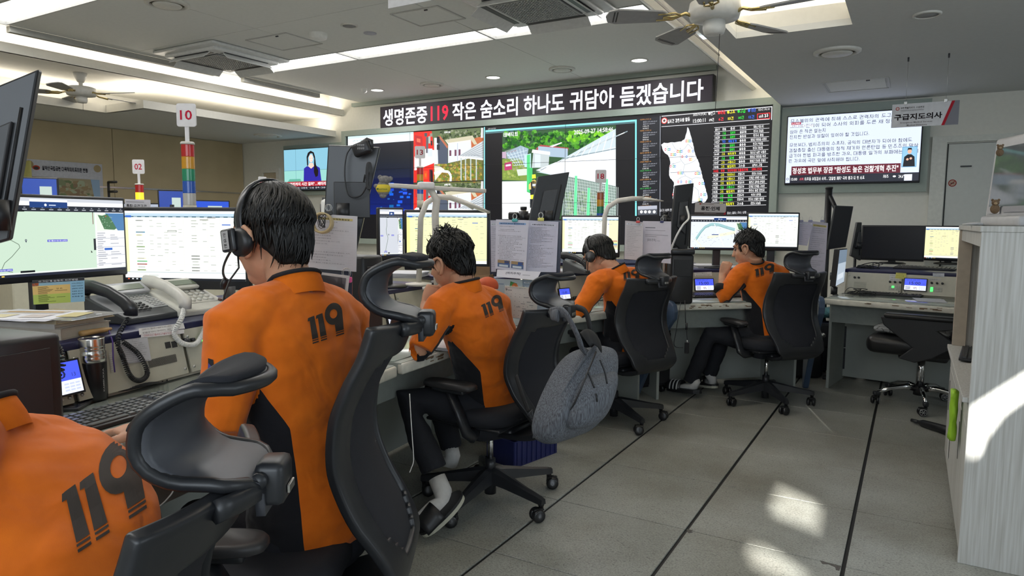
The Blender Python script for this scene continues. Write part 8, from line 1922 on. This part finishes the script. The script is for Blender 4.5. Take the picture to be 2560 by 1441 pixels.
T=empty('webcam',pd(1283,545,3.7),0,'small black camera left of the tilted monitor arm','webcam','webcams'); c=pd(1284,540,3.72); MB().box((0,0,0),(.05,.04,.04),M=Matrix.Translation(c),bev=.006).build('camera_body',M_BLACK,T); MB().cyl((c.x,c.y,RTZ+.3),(c.x,c.y,c.z-.02),.008,8).build('stalk',M_BLACK,T)
# black console trunk under the narrow monitor back
c=pd(1700,680,4.78); T=empty('equipment_box',(c.x,c.y,HT+.0),ST[4].rz-.2,'black boxy terminal under the narrow dark monitor back','equipment box','black boxes standing between desks'); MB().box((0,0,.17),(.16,.12,.34),bev=.015,seg=2).build('case',M_BLACK,T,local=True); MB().box((0,-.062,.25),(.12,.006,.12),bev=.002).build('front_plate',M_RIB,T,local=True); MB().box((0,0,.36),(.17,.13,.04),bev=.012,seg=2).build('top_cap',M_BLACK2,T,local=True)
# fourth document board by the curly haired man
D4=math.radians(14)
paper_px('paper_sheet',[(2012,680),(2062,682),(2070,558),(2030,553)],5.52,D4,'printed list sheet hanging right of the headrest by the far pole','paper',doc(61,rows=20,hl='c8b878'),'b4b0bc',group='pinned papers')
paper_px('paper_sheet',[(1993,612),(2018,615),(2034,556),(1996,554)],5.50,D4,'short white sheet above the rightmost headrest','paper',doc(62,rows=10),'b8b4c4',group='pinned papers')
for k,(x,nm) in enumerate(((2003,'left'),(2026,'middle'),(2056,'right'))): clip(pd(x,553,5.48),1.2,'8888a0','grey wire clip above the far papers, '+nm+' one',RT)
# papers and clutter behind P3 and P4
def stack(px,z,n,label,rz=0.2,col='c0c0c4',s=1.0):
    c=pz(px[0],px[1],z) if len(px) == 2 else px; T=empty('paper_pile',(c.x,c.y,z),rz,label,'paper pile','paper piles on the consoles'); q=MB(); r=random.Random(n)
    for k in range(n): q.box((r.uniform(-.004,.004),r.uniform(-.004,.004),.001+.0022*k),(.21*s,.29*s,.0016),rz=r.uniform(-.05,.05))
    o=q.build('sheets',mat('paper_'+col,lin(col),.85,noise=.03),T,local=True); o['kind']='stuff'
stack((1760,668),RTZ,10,'pile of papers on the console left of the curly haired man',.6); stack(ST[3].P(1.05,.75,RTZ),RTZ,5,'papers spread behind the bowing man\'s shoulder',.3); stack(ST[4].P(1.0,.80,RTZ),RTZ,4,'papers behind the curly haired man\'s shoulder',.5)
stack((1020,692),RTZ,14,'stack of papers left of the man resting his cheek',.4); stack((1175,705),RTZ,6,'papers behind the man resting his cheek',.1)
stack((2325,752),HT,2,'white sheet on the glass of the rightmost desk',.1,s=.9); stack((1130,870),HT,6,'papers under the elbow of the man resting his cheek',ST[2].rz,s=.8)
b1=ST[4].P(.30,.74,RTZ); book((b1.x,b1.y,RTZ),(.20,.14,.03),ST[4].rz,'cream boxy book left of the curly haired man\'s wrist')
c=ST[3].P(.30,.64,RTZ); T=phone((0,0),0,'grey calculator style telephone beside the bowing man',True) if False else None
PH3=phone((1455,682),ST[3].rz+math.radians(10),'grey desk telephone left of the bowing man\'s head',True)
PH4=phone((1195,0),0,'',True) if False else None
# ---- white cabinet at the right
M_LAM=mat('white_grain_laminate',(.50,.50,.48),.45)
nt=M_LAM.node_tree; b_=nt.nodes['Principled BSDF']; tc=nt.nodes.new('ShaderNodeTexCoord'); mp=nt.nodes.new('ShaderNodeMapping'); mp.inputs['Scale'].default_value=(1,1,.03); nz=nt.nodes.new('ShaderNodeTexNoise'); nz.inputs['Scale'].default_value=110; nz.inputs['Detail'].default_value=3; rp=nt.nodes.new('ShaderNodeValToRGB'); rp.color_ramp.elements[0].position=.35; rp.color_ramp.elements[0].color=(.42,.41,.38,1); rp.color_ramp.elements[1].position=.65; rp.color_ramp.elements[1].color=(.56,.56,.54,1)
nt.links.new(tc.outputs['Object'],mp.inputs['Vector']); nt.links.new(mp.outputs['Vector'],nz.inputs['Vector']); nt.links.new(nz.outputs['Fac'],rp.inputs['Fac']); nt.links.new(rp.outputs['Color'],b_.inputs['Base Color'])
M_TAUPE=mat('shelf_inside_taupe',(.30,.25,.20),.6)
cx0,cx1,cy0,cy1,ct,cl=.215,1.30,CABY,4.42,1.285,.62
C=empty('storage_cabinet',((cx0+cx1)/2,(cy0+cy1)/2,0),0,'tall white wood grain cabinet cut by the right edge, sun on its side','cabinet')
def CB(name,x0,x1,y0,y1,z0,z1,m,bev=.0015,parent=None): return MB().box(((x0+x1)/2,(y0+y1)/2,(z0+z1)/2),(x1-x0,y1-y0,z1-z0),bev=bev).build(name,m,parent or C)
CB('side_panel',cx0,cx1,cy0,cy0+.02,0,ct-.022,M_LAM); CB('top_board',cx0-.004,cx1,cy0-.002,cy1,ct-.022,ct,M_LAM)
CB('side_panel',cx0+.02,cx1,cy1-.02,cy1,0,ct-.022,M_LAM); CB('post',cx0,cx0+.06,cy1-.05,cy1,cl+.02,ct-.022,mat('post_edge_tan',(.42,.36,.29),.5))
CB('back_board',cx0+.40,cx0+.42,cy0+.02,cy1-.02,.02,ct-.022,M_TAUPE); CB('counter_board',cx0-.02,cx0+.40,cy0+.021,cy1-.02,cl,cl+.02,M_LAM); CB('plinth',cx0+.03,cx0+.4,cy0+.02,cy1-.02,0,.05,M_DGREY)
CB('rail',cx0+.01,cx0+.03,cy0+.02,cy1-.05,ct-.08,ct-.022,M_LAM); CB('lower_box',cx0+.02,cx0+.38,cy0+.025,cy1-.025,.05,cl-.002,M_TAUPE)
n=3; yy=[cy0+.022+(cy1-cy0-.044)*k/n for k in range(n+1)]
for k in range(n):
    d=CB('cabinet_door',cx0,cx0+.018,yy[k]+.002,yy[k+1]-.002,.05,cl-.10,M_LAM); CB('drawer_front',cx0,cx0+.018,yy[k]+.002,yy[k+1]-.002,cl-.096,cl-.004,M_LAM)
    y=yy[k+1]-.10; MB().box((cx0-.001,y,.38),(.003,.014,.16),bev=.001).build('handle_groove',mat('handle_grey',(.18,.18,.17),.4,.5),d)
# things on the cabinet
kx,ky=cx0+.13,cy0+.95; T=keyboard((cx0+.09,cy0+1.0),math.radians(85),'black keyboard overhanging the lower counter of the white cabinet',z=cl+.02,w=.40,d=.14,cols=15,rows=5)
GR=mat('lime_green_fabric',(.30,.55,.02),.6); T=empty('green_bag',(cx0-.03,3.35,.40),0,'crumpled lime green bag hanging on the cabinet door side','bag'); q=MB(); r=random.Random(8); rg=[]
for i in range(9): z=.40+.025*i; rg.append([(cx0-.026-.014*math.sin(a)-r.uniform(0,.006),3.35+(.05+.012*math.sin(i*1.7)+r.uniform(-.006,.006))*math.cos(a),z) for a in [2*PI*k/14 for k in range(14)]])
q.rings(rg,True); q.build('crumpled_cloth',GR,T)
q=MB(); q.box((cx0-.004,4.02,.18),(.002,.05,.12)); q.build('label_holder',M_PLW,C)
# cabinet-top white screen device
c=pd(2532,430,2.72); rzm=math.radians(-70); T=empty('touch_terminal',(c.x,c.y,ct),rzm,'white framed terminal screen standing on the white cabinet','terminal'); B=Matrix.Translation((c.x,c.y,ct)) @ Matrix.Rotation(rzm,4,'Z')
zc=c.z-ct; MB().box((0,.02,.20),(.40,.045,.33),M=B @ Matrix.Rotation(math.radians(-4),4,'X'),bev=.012,seg=3).build('housing',mat('silver_white',(.45,.45,.46),.35),T)
A=Art(B @ (Matrix.Rotation(math.radians(-4),4,'X') @ Vector((-.17,-.0035,.085))),B.to_3x3() @ Vector((1,0,0)),B.to_3x3() @ (Matrix.Rotation(math.radians(-4),3,'X') @ Vector((0,0,1))))
MB().box((0,-.0035,.20),(.345,.003,.245),M=B @ Matrix.Rotation(math.radians(-4),4,'X')).build('dark_glass',mat('terminal_glass',(.12,.13,.14),.05),T)
B2=Art(A.o,A.r,A.u); B2.base=.004; B2.text('P',.358,.10,.014,'3040ff',bold=.02); B2.rect(.352,.09,.372,.13,'2030e0',1); B2.build('blue_lamp',M_SCR,T); B3=Art(A.o,A.r,A.u); B3.base=.004; B3.rect(-.005,-.035,.10,-.005,'b0b0b4'); B3.rect(.12,-.03,.34,-.006,'9c9ca0'); B3.rect(.30,-.02,.345,.0,'c8c070'); B3.build('control_strip',M_PRINT,T)
MB().box((0,.06,.02),(.30,.20,.04),M=B,bev=.01,seg=2).build('foot',mat('silver_white',(.45,.45,.46),.35),T)
c=pz(2470,548,ct+.0) if False else Vector((.36,cy0+.35,ct));
for k,(pq_,D,lb,sz) in enumerate((((2430,548),2.9,'crumpled white tissue pack left end on top of the cabinet',(.10,.06,.014)),((2500,540),2.95,'long white wrapped packet on top of the cabinet',(.16,.07,.016)))):
    p=pd(pq_[0],pq_[1],D); T=empty("white_packet",(p.x+.02,max(p.y,cy0+.08),ct),.3,lb,'packet','packets on the cabinet top'); r=random.Random(k); rg=[]
    for i in range(9): u=-1+2*i/8; rg.append([(u*sz[0]/2,sz[1]/2*math.cos(a)*(1-.3*u*u),sz[2]*(.5+.5*math.sin(a))*(1-.5*u*u)+r.uniform(0,.003)) for a in [2*PI*j/10 for j in range(10)]])
    MB().rings(rg,True).build('wrapper',mat('tissue_white',(.55,.55,.56),.7),T,local=True)
T=empty('mouse',(.52,cy0+.18,ct),.5,'white computer mouse at the right edge on the cabinet top','mouse'); q=MB(); ell(q,(0,0,.012),(.034,.058,.022),Matrix()); q.build('shell',M_PLW,T,local=True)
def teddy(px,D,s,label):
    c=pd(px[0],px[1],D); T=empty('teddy_charm',c-Vector((0,0,.03*s)),0,label,'doll','small dolls by the terminal'); B=Matrix.Translation(c) @ Matrix.Scale(s,4); MBR=mat('brown_plush',(.14,.09,.05),.95,noise=.3,nscale=300)
    q=MB(); ell(q,(0,0,-.012),(.016,.013,.018),B,14,9); ell(q,(0,-.002,.012),(.013,.012,.012),B,14,9); ell(q,(-.010,0,.022),(.005,.004,.005),B,8,6); ell(q,(.010,0,.022),(.005,.004,.005),B,8,6); q.build('body',MBR,T)
    q=MB(); ell(q,(0,-.012,.009),(.006,.004,.005),B,10,6); q.build('muzzle',mat('tan_plush',(.35,.25,.14),.95),T)
teddy((2500,375),2.60,.8,'tiny dark bear charm hanging high on the terminal edge'); teddy((2488,515),2.62,1.0,'tiny brown bear charm at the terminal foot')
# umbrella on the floor
a=pz(2282,1052,.02); b=pz(2352,1072,.03); b2=b+(b-a)*.9; T=empty('folded_umbrella',(a.x,a.y,0),0,'folded black umbrella lying on the floor behind the cabinet corner','umbrella'); MB().tube([a,a+(b2-a)*.12,a+(b2-a)*.2,a+(b2-a)*.6,b2],[.010,.011,.024,.028,.020],12).build('canopy',M_BLACK,T); MB().tube([a-(b2-a)*.02,a+(b2-a)*.10],.012,10).build('tip_handle',M_BLACK2,T)
# ---- under the desks
def pedestal(c,d,rz,label,m):
    T=empty('drawer_pedestal',(c[0],c[1],0),rz,label,'drawer unit','drawer units under the desks'); MB().box((0,0,.06+d[2]/2),d,bev=.006,seg=2).build('carcass',m,T,local=True)
    for k in range(2): MB().box((0,-d[1]/2-.006,.06+d[2]*(.27+.46*k)),(d[0]-.012,.012,d[2]*.44),bev=.002).build('drawer_front',m,T,local=True)
    MB().cyl((-d[0]*.38,-d[1]/2-.02,.06+d[2]*.75),(-d[0]*.38,-d[1]/2-.01,.06+d[2]*.75),.022,18).build('round_lock',M_CHROME,T,local=True)
    for sx in (-1,1):
        for sy in (-1,1): MB().cyl((sx*(d[0]/2-.04)-.012,sy*(d[1]/2-.04),.028),(sx*(d[0]/2-.04)+.012,sy*(d[1]/2-.04),.028),.028,16).build('caster_wheel',M_TYRE,T,local=True); MB().box((sx*(d[0]/2-.04),sy*(d[1]/2-.04),.05),(.03,.03,.03)).build('caster_fork',M_TYRE,T,local=True)
    return T
a=pz(2022,945,0); b=pz(2140,948,0); ctr=(a+b)/2+Vector((-.05,.22,0)); w_=(b-a).length
PD=pedestal((ctr.x,ctr.y),(w_*.98,.40,.40),math.atan2((b-a).y,(b-a).x),'black pedestal with a chrome lock under the rightmost desk, cushion on top',mat('gloss_black',(.010,.011,.018),.2))
a3=pz(1575,992,0); b3=pz(1638,984,0); c3=(a3+b3)/2+Vector((-.10,.14,0)); pedestal((c3.x,c3.y),(.34,.36,.42),math.atan2((b3-a3).y,(b3-a3).x),'black drawer pedestal behind the bowing man\'s chair base',mat('dark_pedestal',(.02,.02,.022),.4))
# teal cushion on the pedestal
TEAL=mat('teal_crackle_fabric',(.05,.16,.19),.8); nt=TEAL.node_tree; b_=nt.nodes['Principled BSDF']; v=nt.nodes.new('ShaderNodeTexVoronoi'); v.feature='DISTANCE_TO_EDGE'; v.inputs['Scale'].default_value=22; tc=nt.nodes.new('ShaderNodeTexCoord'); r_=nt.nodes.new('ShaderNodeValToRGB'); r_.color_ramp.elements[0].position=.015; r_.color_ramp.elements[0].color=(.02,.06,.08,1); r_.color_ramp.elements[1].position=.05; r_.color_ramp.elements[1].color=(.06,.18,.21,1); nt.links.new(tc.outputs['Object'],v.inputs['Vector']); nt.links.new(v.outputs['Distance'],r_.inputs['Fac']); nt.links.new(r_.outputs['Color'],b_.inputs['Base Color'])
zc_=.475; L0=pz(1985,838,.54); L1=pz(2165,838,.54); T=empty('cushion',(ctr.x,ctr.y,zc_),0,'teal crackle patterned long cushion on the black pedestal','cushion','patterned cushions'); q=MB(); rg=[]; d=Vector(((L1-L0).x,(L1-L0).y,0)); ce=Vector((ctr.x,ctr.y,zc_+.05))
for i in range(15):
    u=-1+2*i/14; k=(1-abs(u)**6)*.85+.15; cc=ce+d*(u*.42)+Vector((0,0,.012*u*u+(.03 if u > .8 else 0)*abs(u))); nn=Vector((-d.y,d.x,0)).normalized(); rg.append([cc+nn*(.13*k*math.cos(a))+Vector((0,0,(.045*k)*math.sin(a)+.004*math.sin(9*u+a))) for a in [2*PI*j/20 for j in range(20)]])
q.rings(rg,True); q.build('cover',TEAL,T)
# dark bags
def bag(c,d,rz,label,m,strap=True):
    T=empty('soft_bag',(c[0],c[1],0),rz,label,'bag','dark bags under the desks'); q=MB(); rg=[]
    for i,(z,k) in enumerate(((0,.85),(.03,1),(d[2]*.5,1.02),(d[2]*.85,.9),(d[2],.55))): rg.append([(d[0]/2*k*math.copysign(abs(math.cos(a))**.5,math.cos(a)),d[1]/2*k*math.copysign(abs(math.sin(a))**.5,math.sin(a)),z+.008*math.sin(a*3+i)) for a in [2*PI*j/28 for j in range(28)]])
    q.rings(rg,True); q.build('bag_body',m,T,local=True)
    if strap: MB().tube([(-.08,0,d[2]*.95),(-.05,0,d[2]+.08),(.05,0,d[2]+.08),(.08,0,d[2]*.95)],[(.012,.004)]*4,8).build('handle',m,T,local=True)
    return T
MBAG=mat('black_nylon',(.012,.012,.015),.5,bump=.4,bscale=60)
c=pz(1985,945,0); bag((c.x+.02,c.y+.1),(.36,.22,.34),.6,'black lumpy bag under the desk behind the curly haired man\'s chair',MBAG)
c=pz(2210,960,0); bag((c.x+.05,c.y+.25),(.42,.26,.40),.1,'black bag on the floor behind the chrome chair base, left',MBAG,False)
c=pz(2330,975,0); T=bag((c.x,c.y+.22),(.36,.24,.36),-.1,'black bag with white lettering behind the chrome chair base, right',MBAG)
A=Art(T.location+Vector((-.10,-.128,.10)),(1,0,0),(0,0,1)); A.base=.006; A.text('SIGNATURE',0,0,.022,'b8b8b8',w=.17,bold=.02); A.ring(-.02,.01,.012,.003,'b8b8b8'); A.build('bag_lettering',M_PRINT,T)
# blue crate on the floor behind the backpack chair, patterned sheet
a,b=pz(1285,1172,0),pz(1391,1132,0); d=(b-a); L_=d.length; nn=Vector((-d.y,d.x,0)).normalized(); T=empty('blue_crate',(a+b)/2+nn*.1,math.atan2(d.y,d.x),'dark blue ribbed crate on the floor behind the backpack chair','crate'); MBL=mat('navy_plastic',(.015,.02,.10),.45)
M_=world_matrix(T); q=MB()
for c_,d_ in (((0,-.10,.07),(L_,.006,.14)),((0,.10,.07),(L_,.006,.14)),((-L_/2,0,.07),(.006,.20,.14)),((L_/2,0,.07),(.006,.20,.14)),((0,0,.004),(L_,.2,.006))): q.box(c_,d_)
q.build('crate_walls',MBL,T,local=True)
for k in range(9): MB().box((-L_/2+L_*(k+.5)/9,-.105,.07),(.004,.006,.13)).build('rib',MBL,T,local=True)
cc=(a+b)/2+nn*.1; T2=empty('cushion',(cc.x-.02,cc.y,.145),0,'teal crackle cushion standing in the blue crate','cushion','patterned cushions'); q=MB(); q.box((0,.02,.14),(.20,.07,.27),bev=.032,seg=3); q.build('cover',TEAL,T2,local=True)
# hanging cables with adapters under the chipped desk
T=empty('power_cable',pz(1715,885,.2) if False else pd(1716,790,4.55),0,'thin black cable with an adapter hanging over the chipped desk edge','cable'); D_=4.50
MB().tube(catmull3([pd(1712,752,4.62),pd(1713,775,D_),pd(1714,805,D_),pd(1716,820,D_),pd(1718,850,D_),pd(1718,856,D_)],20),.003,6).build('cord',M_CABLE,T); MB().tube([pd(1716,808,D_),pd(1716.5,825,D_)],.008,8).build('inline_switch',M_BLACK,T); MB().box((0,0,0),(.028,.018,.075),M=Matrix.Translation(pd(1717,870,D_)),bev=.003).build('adapter',M_BLACK,T); MB().tube([pd(1718,851,D_),pd(1718.5,858,D_)],.004,6).build('white_plug',M_WCABLE,T)
MB().tube(catmull3([pd(1702,755,4.62),pd(1696,790,D_),pd(1690,830,D_),pd(1685,858,D_),pd(1690,868,D_),pd(1708,870,D_)],24),.0024,6).build('second_cord',M_CABLE,T)
# thin white cable hanging by the foreground chair
MB().tube(catmull3([pd(1024,985,2.3),pd(1027,1040,2.3),pd(1031,1100,2.3),pd(1034,1150,2.3),pd(1028,1172,2.3),pd(1024,1182,2.3)],24),.0016,6).build('white_charging_cable',M_WCABLE,label='thin white cable hanging beside the foreground mesh chair',cat='cable',group='white charging cables')
MB().tube(catmull3([pd(350,1281,1.3),pd(395,1268,1.3),pd(425,1240,1.3),pd(436,1222,1.3),pd(447,1211,1.3)],24),[.0013]*19+[.004]*6,6).build('white_charging_cable',M_WCABLE,label='white charging cable curving in the dark under the near desk',cat='cable',group='white charging cables')
# loose cable nests on consoles
r=random.Random(12)
for (x,y,z,lb,nn_) in ((*ST[2].P(.55,.85,0).xy,RTZ,'tangle of cables by the cheek of the resting man',7),(*ST[5].P(.12,.80,0).xy,RTZ,'loops of cable between the far pole and touch screen',6),(*ST[3].P(1.1,.30,0).xy,HT,'cable tangle on the desk left of the chipped edge',8),(*ST[5].P(.16,.40,0).xy,HT,'black cables on the glass left of the rightmost keyboard',6),(*ST[5].P(.95,.42,0).xy,HT,'thin black cables below the green keys of the rightmost console',5)):
    q=MB(); c=Vector((x,y,z))
    for k in range(nn_):
        pts=[c+Vector((r.uniform(-.12,.12),r.uniform(-.10,.10),.004+r.uniform(0,.05 if j in (1,2) else .006))) for j in range(5)]; q.tube(catmull3(pts,18),r.uniform(.002,.004),5)
    o=q.build('cable_tangle',M_CABLE,label=lb,cat='cables',group='cable tangles'); o['kind']='stuff'
# ---- grey backpack on the chair
MG=mat('heather_grey_canvas',(.085,.092,.105),.85,bump=.3,bscale=300); nt=MG.node_tree; b_=nt.nodes['Principled BSDF']; tc=nt.nodes.new('ShaderNodeTexCoord'); mp=nt.nodes.new('ShaderNodeMapping'); mp.inputs['Scale'].default_value=(1,1,.07); mp.inputs['Rotation'].default_value=(.35,.2,0); nz=nt.nodes.new('ShaderNodeTexNoise'); nz.inputs['Scale'].default_value=330; nz.inputs['Detail'].default_value=4; rp=nt.nodes.new('ShaderNodeValToRGB'); rp.color_ramp.elements[0].position=.32; rp.color_ramp.elements[0].color=(.05,.05,.058,1); rp.color_ramp.elements[1].position=.64; rp.color_ramp.elements[1].color=(.16,.175,.20,1)
nt.links.new(tc.outputs['Object'],mp.inputs['Vector']); nt.links.new(mp.outputs['Vector'],nz.inputs['Vector']); nt.links.new(nz.outputs['Fac'],rp.inputs['Fac']); nt.links.new(rp.outputs['Color'],b_.inputs['Base Color'])
T=empty('backpack',pd(1410,1095,2.60),0,'heather grey backpack hanging from the back of the second mesh chair','backpack')
cs=[(1487,868,2.62,.070,.02),(1480,885,2.60,.12,.05),(1468,925,2.57,.140,.068),(1450,975,2.55,.148,.078),(1432,1020,2.54,.150,.080),(1415,1060,2.54,.145,.072),(1403,1088,2.55,.12,.05),(1398,1100,2.56,.08,.02)]
Xb=Vector((.30,.954,0)); ax_=(pd(1487,868,2.62)-pd(1403,1088,2.55)).normalized(); Nb=Xb.cross(ax_).normalized(); q=MB(); rg=[]
for i,(x,y,D_,w,d_) in enumerate(cs):
    c=pd(x,y,D_); rg.append([c+Xb*(w*math.copysign(abs(math.cos(a))**.42,math.cos(a)))+Nb*((d_)*math.copysign(abs(math.sin(a))**.5,math.sin(a))+.005*math.sin(4*a+i)) for a in [2*PI*j/36 for j in range(36)]])
q.rings(rg[::-1],True); o=q.build('main_compartment',MG,T,fix=True); o.modifiers.new('sub','SUBSURF').levels=2; o.modifiers['sub'].render_levels=2
n_out=-Nb if (CPOS-pd(1440,1000,2.55)).dot(-Nb) > 0 else Nb
def bp(x,y,D_,off): return pd(x,y,D_)+n_out*off
q=MB(); rg=[]
for (x,y,D_,w,d_) in ((1478,925,2.56,.09,.02),(1470,945,2.54,.10,.055),(1455,990,2.52,.105,.062),(1440,1035,2.51,.10,.055),(1432,1060,2.52,.08,.02)):
    c=pd(x,y,D_)+n_out*.05; rg.append([c+Xb*(w*math.cos(a))+Nb*(d_*math.sin(a)) for a in [2*PI*j/24 for j in range(24)]])
q.rings(rg[::-1],True); o=q.build('front_pocket',MG,T,fix=True); o.modifiers.new('sub','SUBSURF').levels=1
def strap(name,pts,w,m,t=.004): return MB().tube(catmull3([pd(*p) for p in pts],26),[(w,t)]*27,8,up=tuple(Xb)).build(name,m,T)
strap('shoulder_strap',[(1486,870,2.60),(1455,905,2.50),(1420,960,2.46),(1385,1020,2.46),(1350,1075,2.50),(1340,1085,2.52)],.026,MG,.007)
strap('shoulder_strap',[(1395,790,2.52),(1378,786,2.60),(1410,782,2.50),(1432,815,2.46),(1448,850,2.46),(1455,875,2.50),(1470,880,2.56)],.024,MG,.006)
strap('carry_handle',[(1440,768,2.60),(1462,778,2.56),(1472,805,2.55),(1478,840,2.56),(1482,868,2.6)],.012,mat('black_webbing',(.012,.012,.013),.7),.006)
strap('top_flap',[(1462,850,2.50),(1475,842,2.50),(1490,850,2.52),(1500,865,2.55)],.034,mat('black_webbing',(.012,.012,.013),.7),.006)
for p in ([(1500,900,2.44),(1512,930,2.44),(1518,960,2.44)],[(1470,930,2.42),(1478,950,2.42),(1486,970,2.42)],[(1400,1080,2.44),(1440,1000,2.41),(1468,935,2.42),(1490,880,2.48)]): MB().tube(catmull3([pd(*a) for a in p],12),.0035,6).build('zip_seam',M_BLACK,T)
MB().tube([pd(1490,985,2.41),pd(1493,1005,2.41)],.003,6).build('zip_pull',M_BLACK,T)
q=MB(); q.tube([pd(1318,1038,2.5),pd(1330,1025,2.5),pd(1333,1048,2.5)],.004,6,closed=True,caps=False); q.build('strap_buckle',M_BLACK2,T)
strap('lower_strap',[(1290,940,2.58),(1305,985,2.54),(1322,1030,2.51)],.012,mat('black_webbing',(.012,.012,.013),.7),.003)
# ---- left wall poster, easel letter, curtain
def wall_poster():
    xw=-9.715; A=Art((xw,0,0),(0,1,0),(0,0,1))
    q=[A.px(*p) for p in ((64,560),(262,560),(256,412),(60,396))]
    y0=(q[0][0]+q[3][0])/2; y1=(q[1][0]+q[2][0])/2; z1=(q[2][1]+q[3][1])/2; z0=.95
    T=empty('wall_poster',(xw,(y0+y1)/2,z0),0,'large terrain map poster with a Korean heading on the beige wall','poster'); MB().box((xw-.004,(y0+y1)/2,(z0+z1)/2),(.004,y1-y0,z1-z0)).build('poster_sheet',mat('poster_white',(.42,.43,.47),.7),T)
    W,H=y1-y0,z1-z0; A.base=.001; r=random.Random(6)
    A.text('설악산국립공원 다목적위치표지판 현황',y0+.22*W,z1-.12*H,.055*H,'282830',w=.58*W,bold=.03,layer=2); A.disc(y0+.15*W,z1-.095*H,.045,'a04030',2,12,ry=.03); A.disc(y0+.15*W,z1-.10*H,.03,'404040',3,10,ry=.02)
    A.disc(y0+.07*W,z1-.06*H,.05,'9c8c6c',2,14); A.disc(y0+.93*W,z1-.06*H,.05,'9c8c6c',2,14)
    ya,yb,za,zb=y0+.03*W,y1-.05*W,z0+.04*H,z1-.20*H; A.rect(ya,za,yb,zb,'948c74',2)
    for _ in range(420):
        x,y=r.uniform(ya+.06,yb-.06),r.uniform(za+.05,zb-.05); s=r.uniform(.02,.09); A.poly([(min(yb,max(ya,x+s*math.cos(a+r.random()*.5)*r.uniform(.5,1))),min(zb,max(za,y+s*.5*math.sin(a+r.random()*.5)))) for a in (0,1,2,3,4,5)],r.choice(['8c7c60','9c9078','7c8468','6c7858','a09880','84705c','98a088']),3+_*.02)
    A.poly([(yb,zb),(yb-.12*W,zb),(yb-.08*W,zb-.25*H),(yb-.02*W,zb-.5*H),(yb,zb-.6*H)],'8ca4bc',13); A.build('map_print',M_PRINT,T)
wall_poster()
p=px_(50,400,-9.6); q=MB(); rg=[]
T=empty('curtain',(-9.6,p.y,.3),0,'yellowish curtain left of the map poster','curtain'); V,F=[],[]; n=40; y0,y1=px_(-120,400,-9.6).y,px_(76,400,-9.6).y
for i in range(n+1):
    y=y0+(y1-y0)*i/n; x=-9.62+.03*math.sin(i*1.3)
    for z in (.3,2.0): V.append((x,y,z))
F=[(2*i,2*i+2,2*i+3,2*i+1) for i in range(n)]; o=MB().add(V,F,True).build('cloth',mat('pale_yellow_cloth',(.50,.47,.16),.9),T); o.modifiers.new('s','SOLIDIFY').thickness=.004
c=pd(279,475,8.0); T=empty('letter_stand',(c.x,c.y,0),0,'black E shaped stand frame before the beige wall','stand'); q=MB(); h=c.z
for a,b in (((-.06,0,0),(-.06,0,h+.09)),((-.06,0,h+.09),(.07,.02,h+.09)),((-.06,0,h-.02),(.07,.02,h-.02)),((-.2,.2,.02),(.2,-.2,.02))): q.tube([Vector(a)+Vector((c.x,c.y,0)),Vector(b)+Vector((c.x,c.y,0))],.014,8)
q.build('frame_tubes',M_BLACK,T)
def sh(A,W,H): A.text('통합·유관기관',.06,.1,.35,'303030',w=.8,bold=.02); A.rect(.05,.65,.75,.75,'8c8c94')
T,P=paper_px('desk_sign',[(312,520),(376,522),(376,500),(312,498)],6.0,math.radians(40),'small white desk sign behind tower 02','sign',sh,'b4b4bc',thick=.004); g=(P[0]+P[1])/2; MB().cyl((g.x,g.y,.93),g,.008,10).build('sign_post',M_STEEL,T)
# ---- arm patch and sports mark
def proj(name,polys,b,m,parent,off=.002):
    V,F=[],[]
    for P in polys:
        pts=[]
        for x,y in P:
            h=b.ray_cast(CPOS,ray(x,y).normalized())
            if h[0] is None: break
            pts.append(h[0]-ray(x,y).normalized()*off)
        if len(pts) == len(P): k=len(V); V+=pts; F.append(tuple(range(k,k+len(pts))))
    return MB().add(V,F).build(name,m,parent) if V else None
r=P1[2]
proj('sleeve_patch',[[(520,896),(533,900),(534,920),(520,925)],[(518,925),(534,920),(532,945),(516,952)]],r,M_CUFF,P1[0],.003)
proj('sleeve_patch_crest',[[(521,908),(529,918),(525,935),(518,935)]],r,mat('patch_blue',(.03,.04,.25),.7),P1[0],.006)
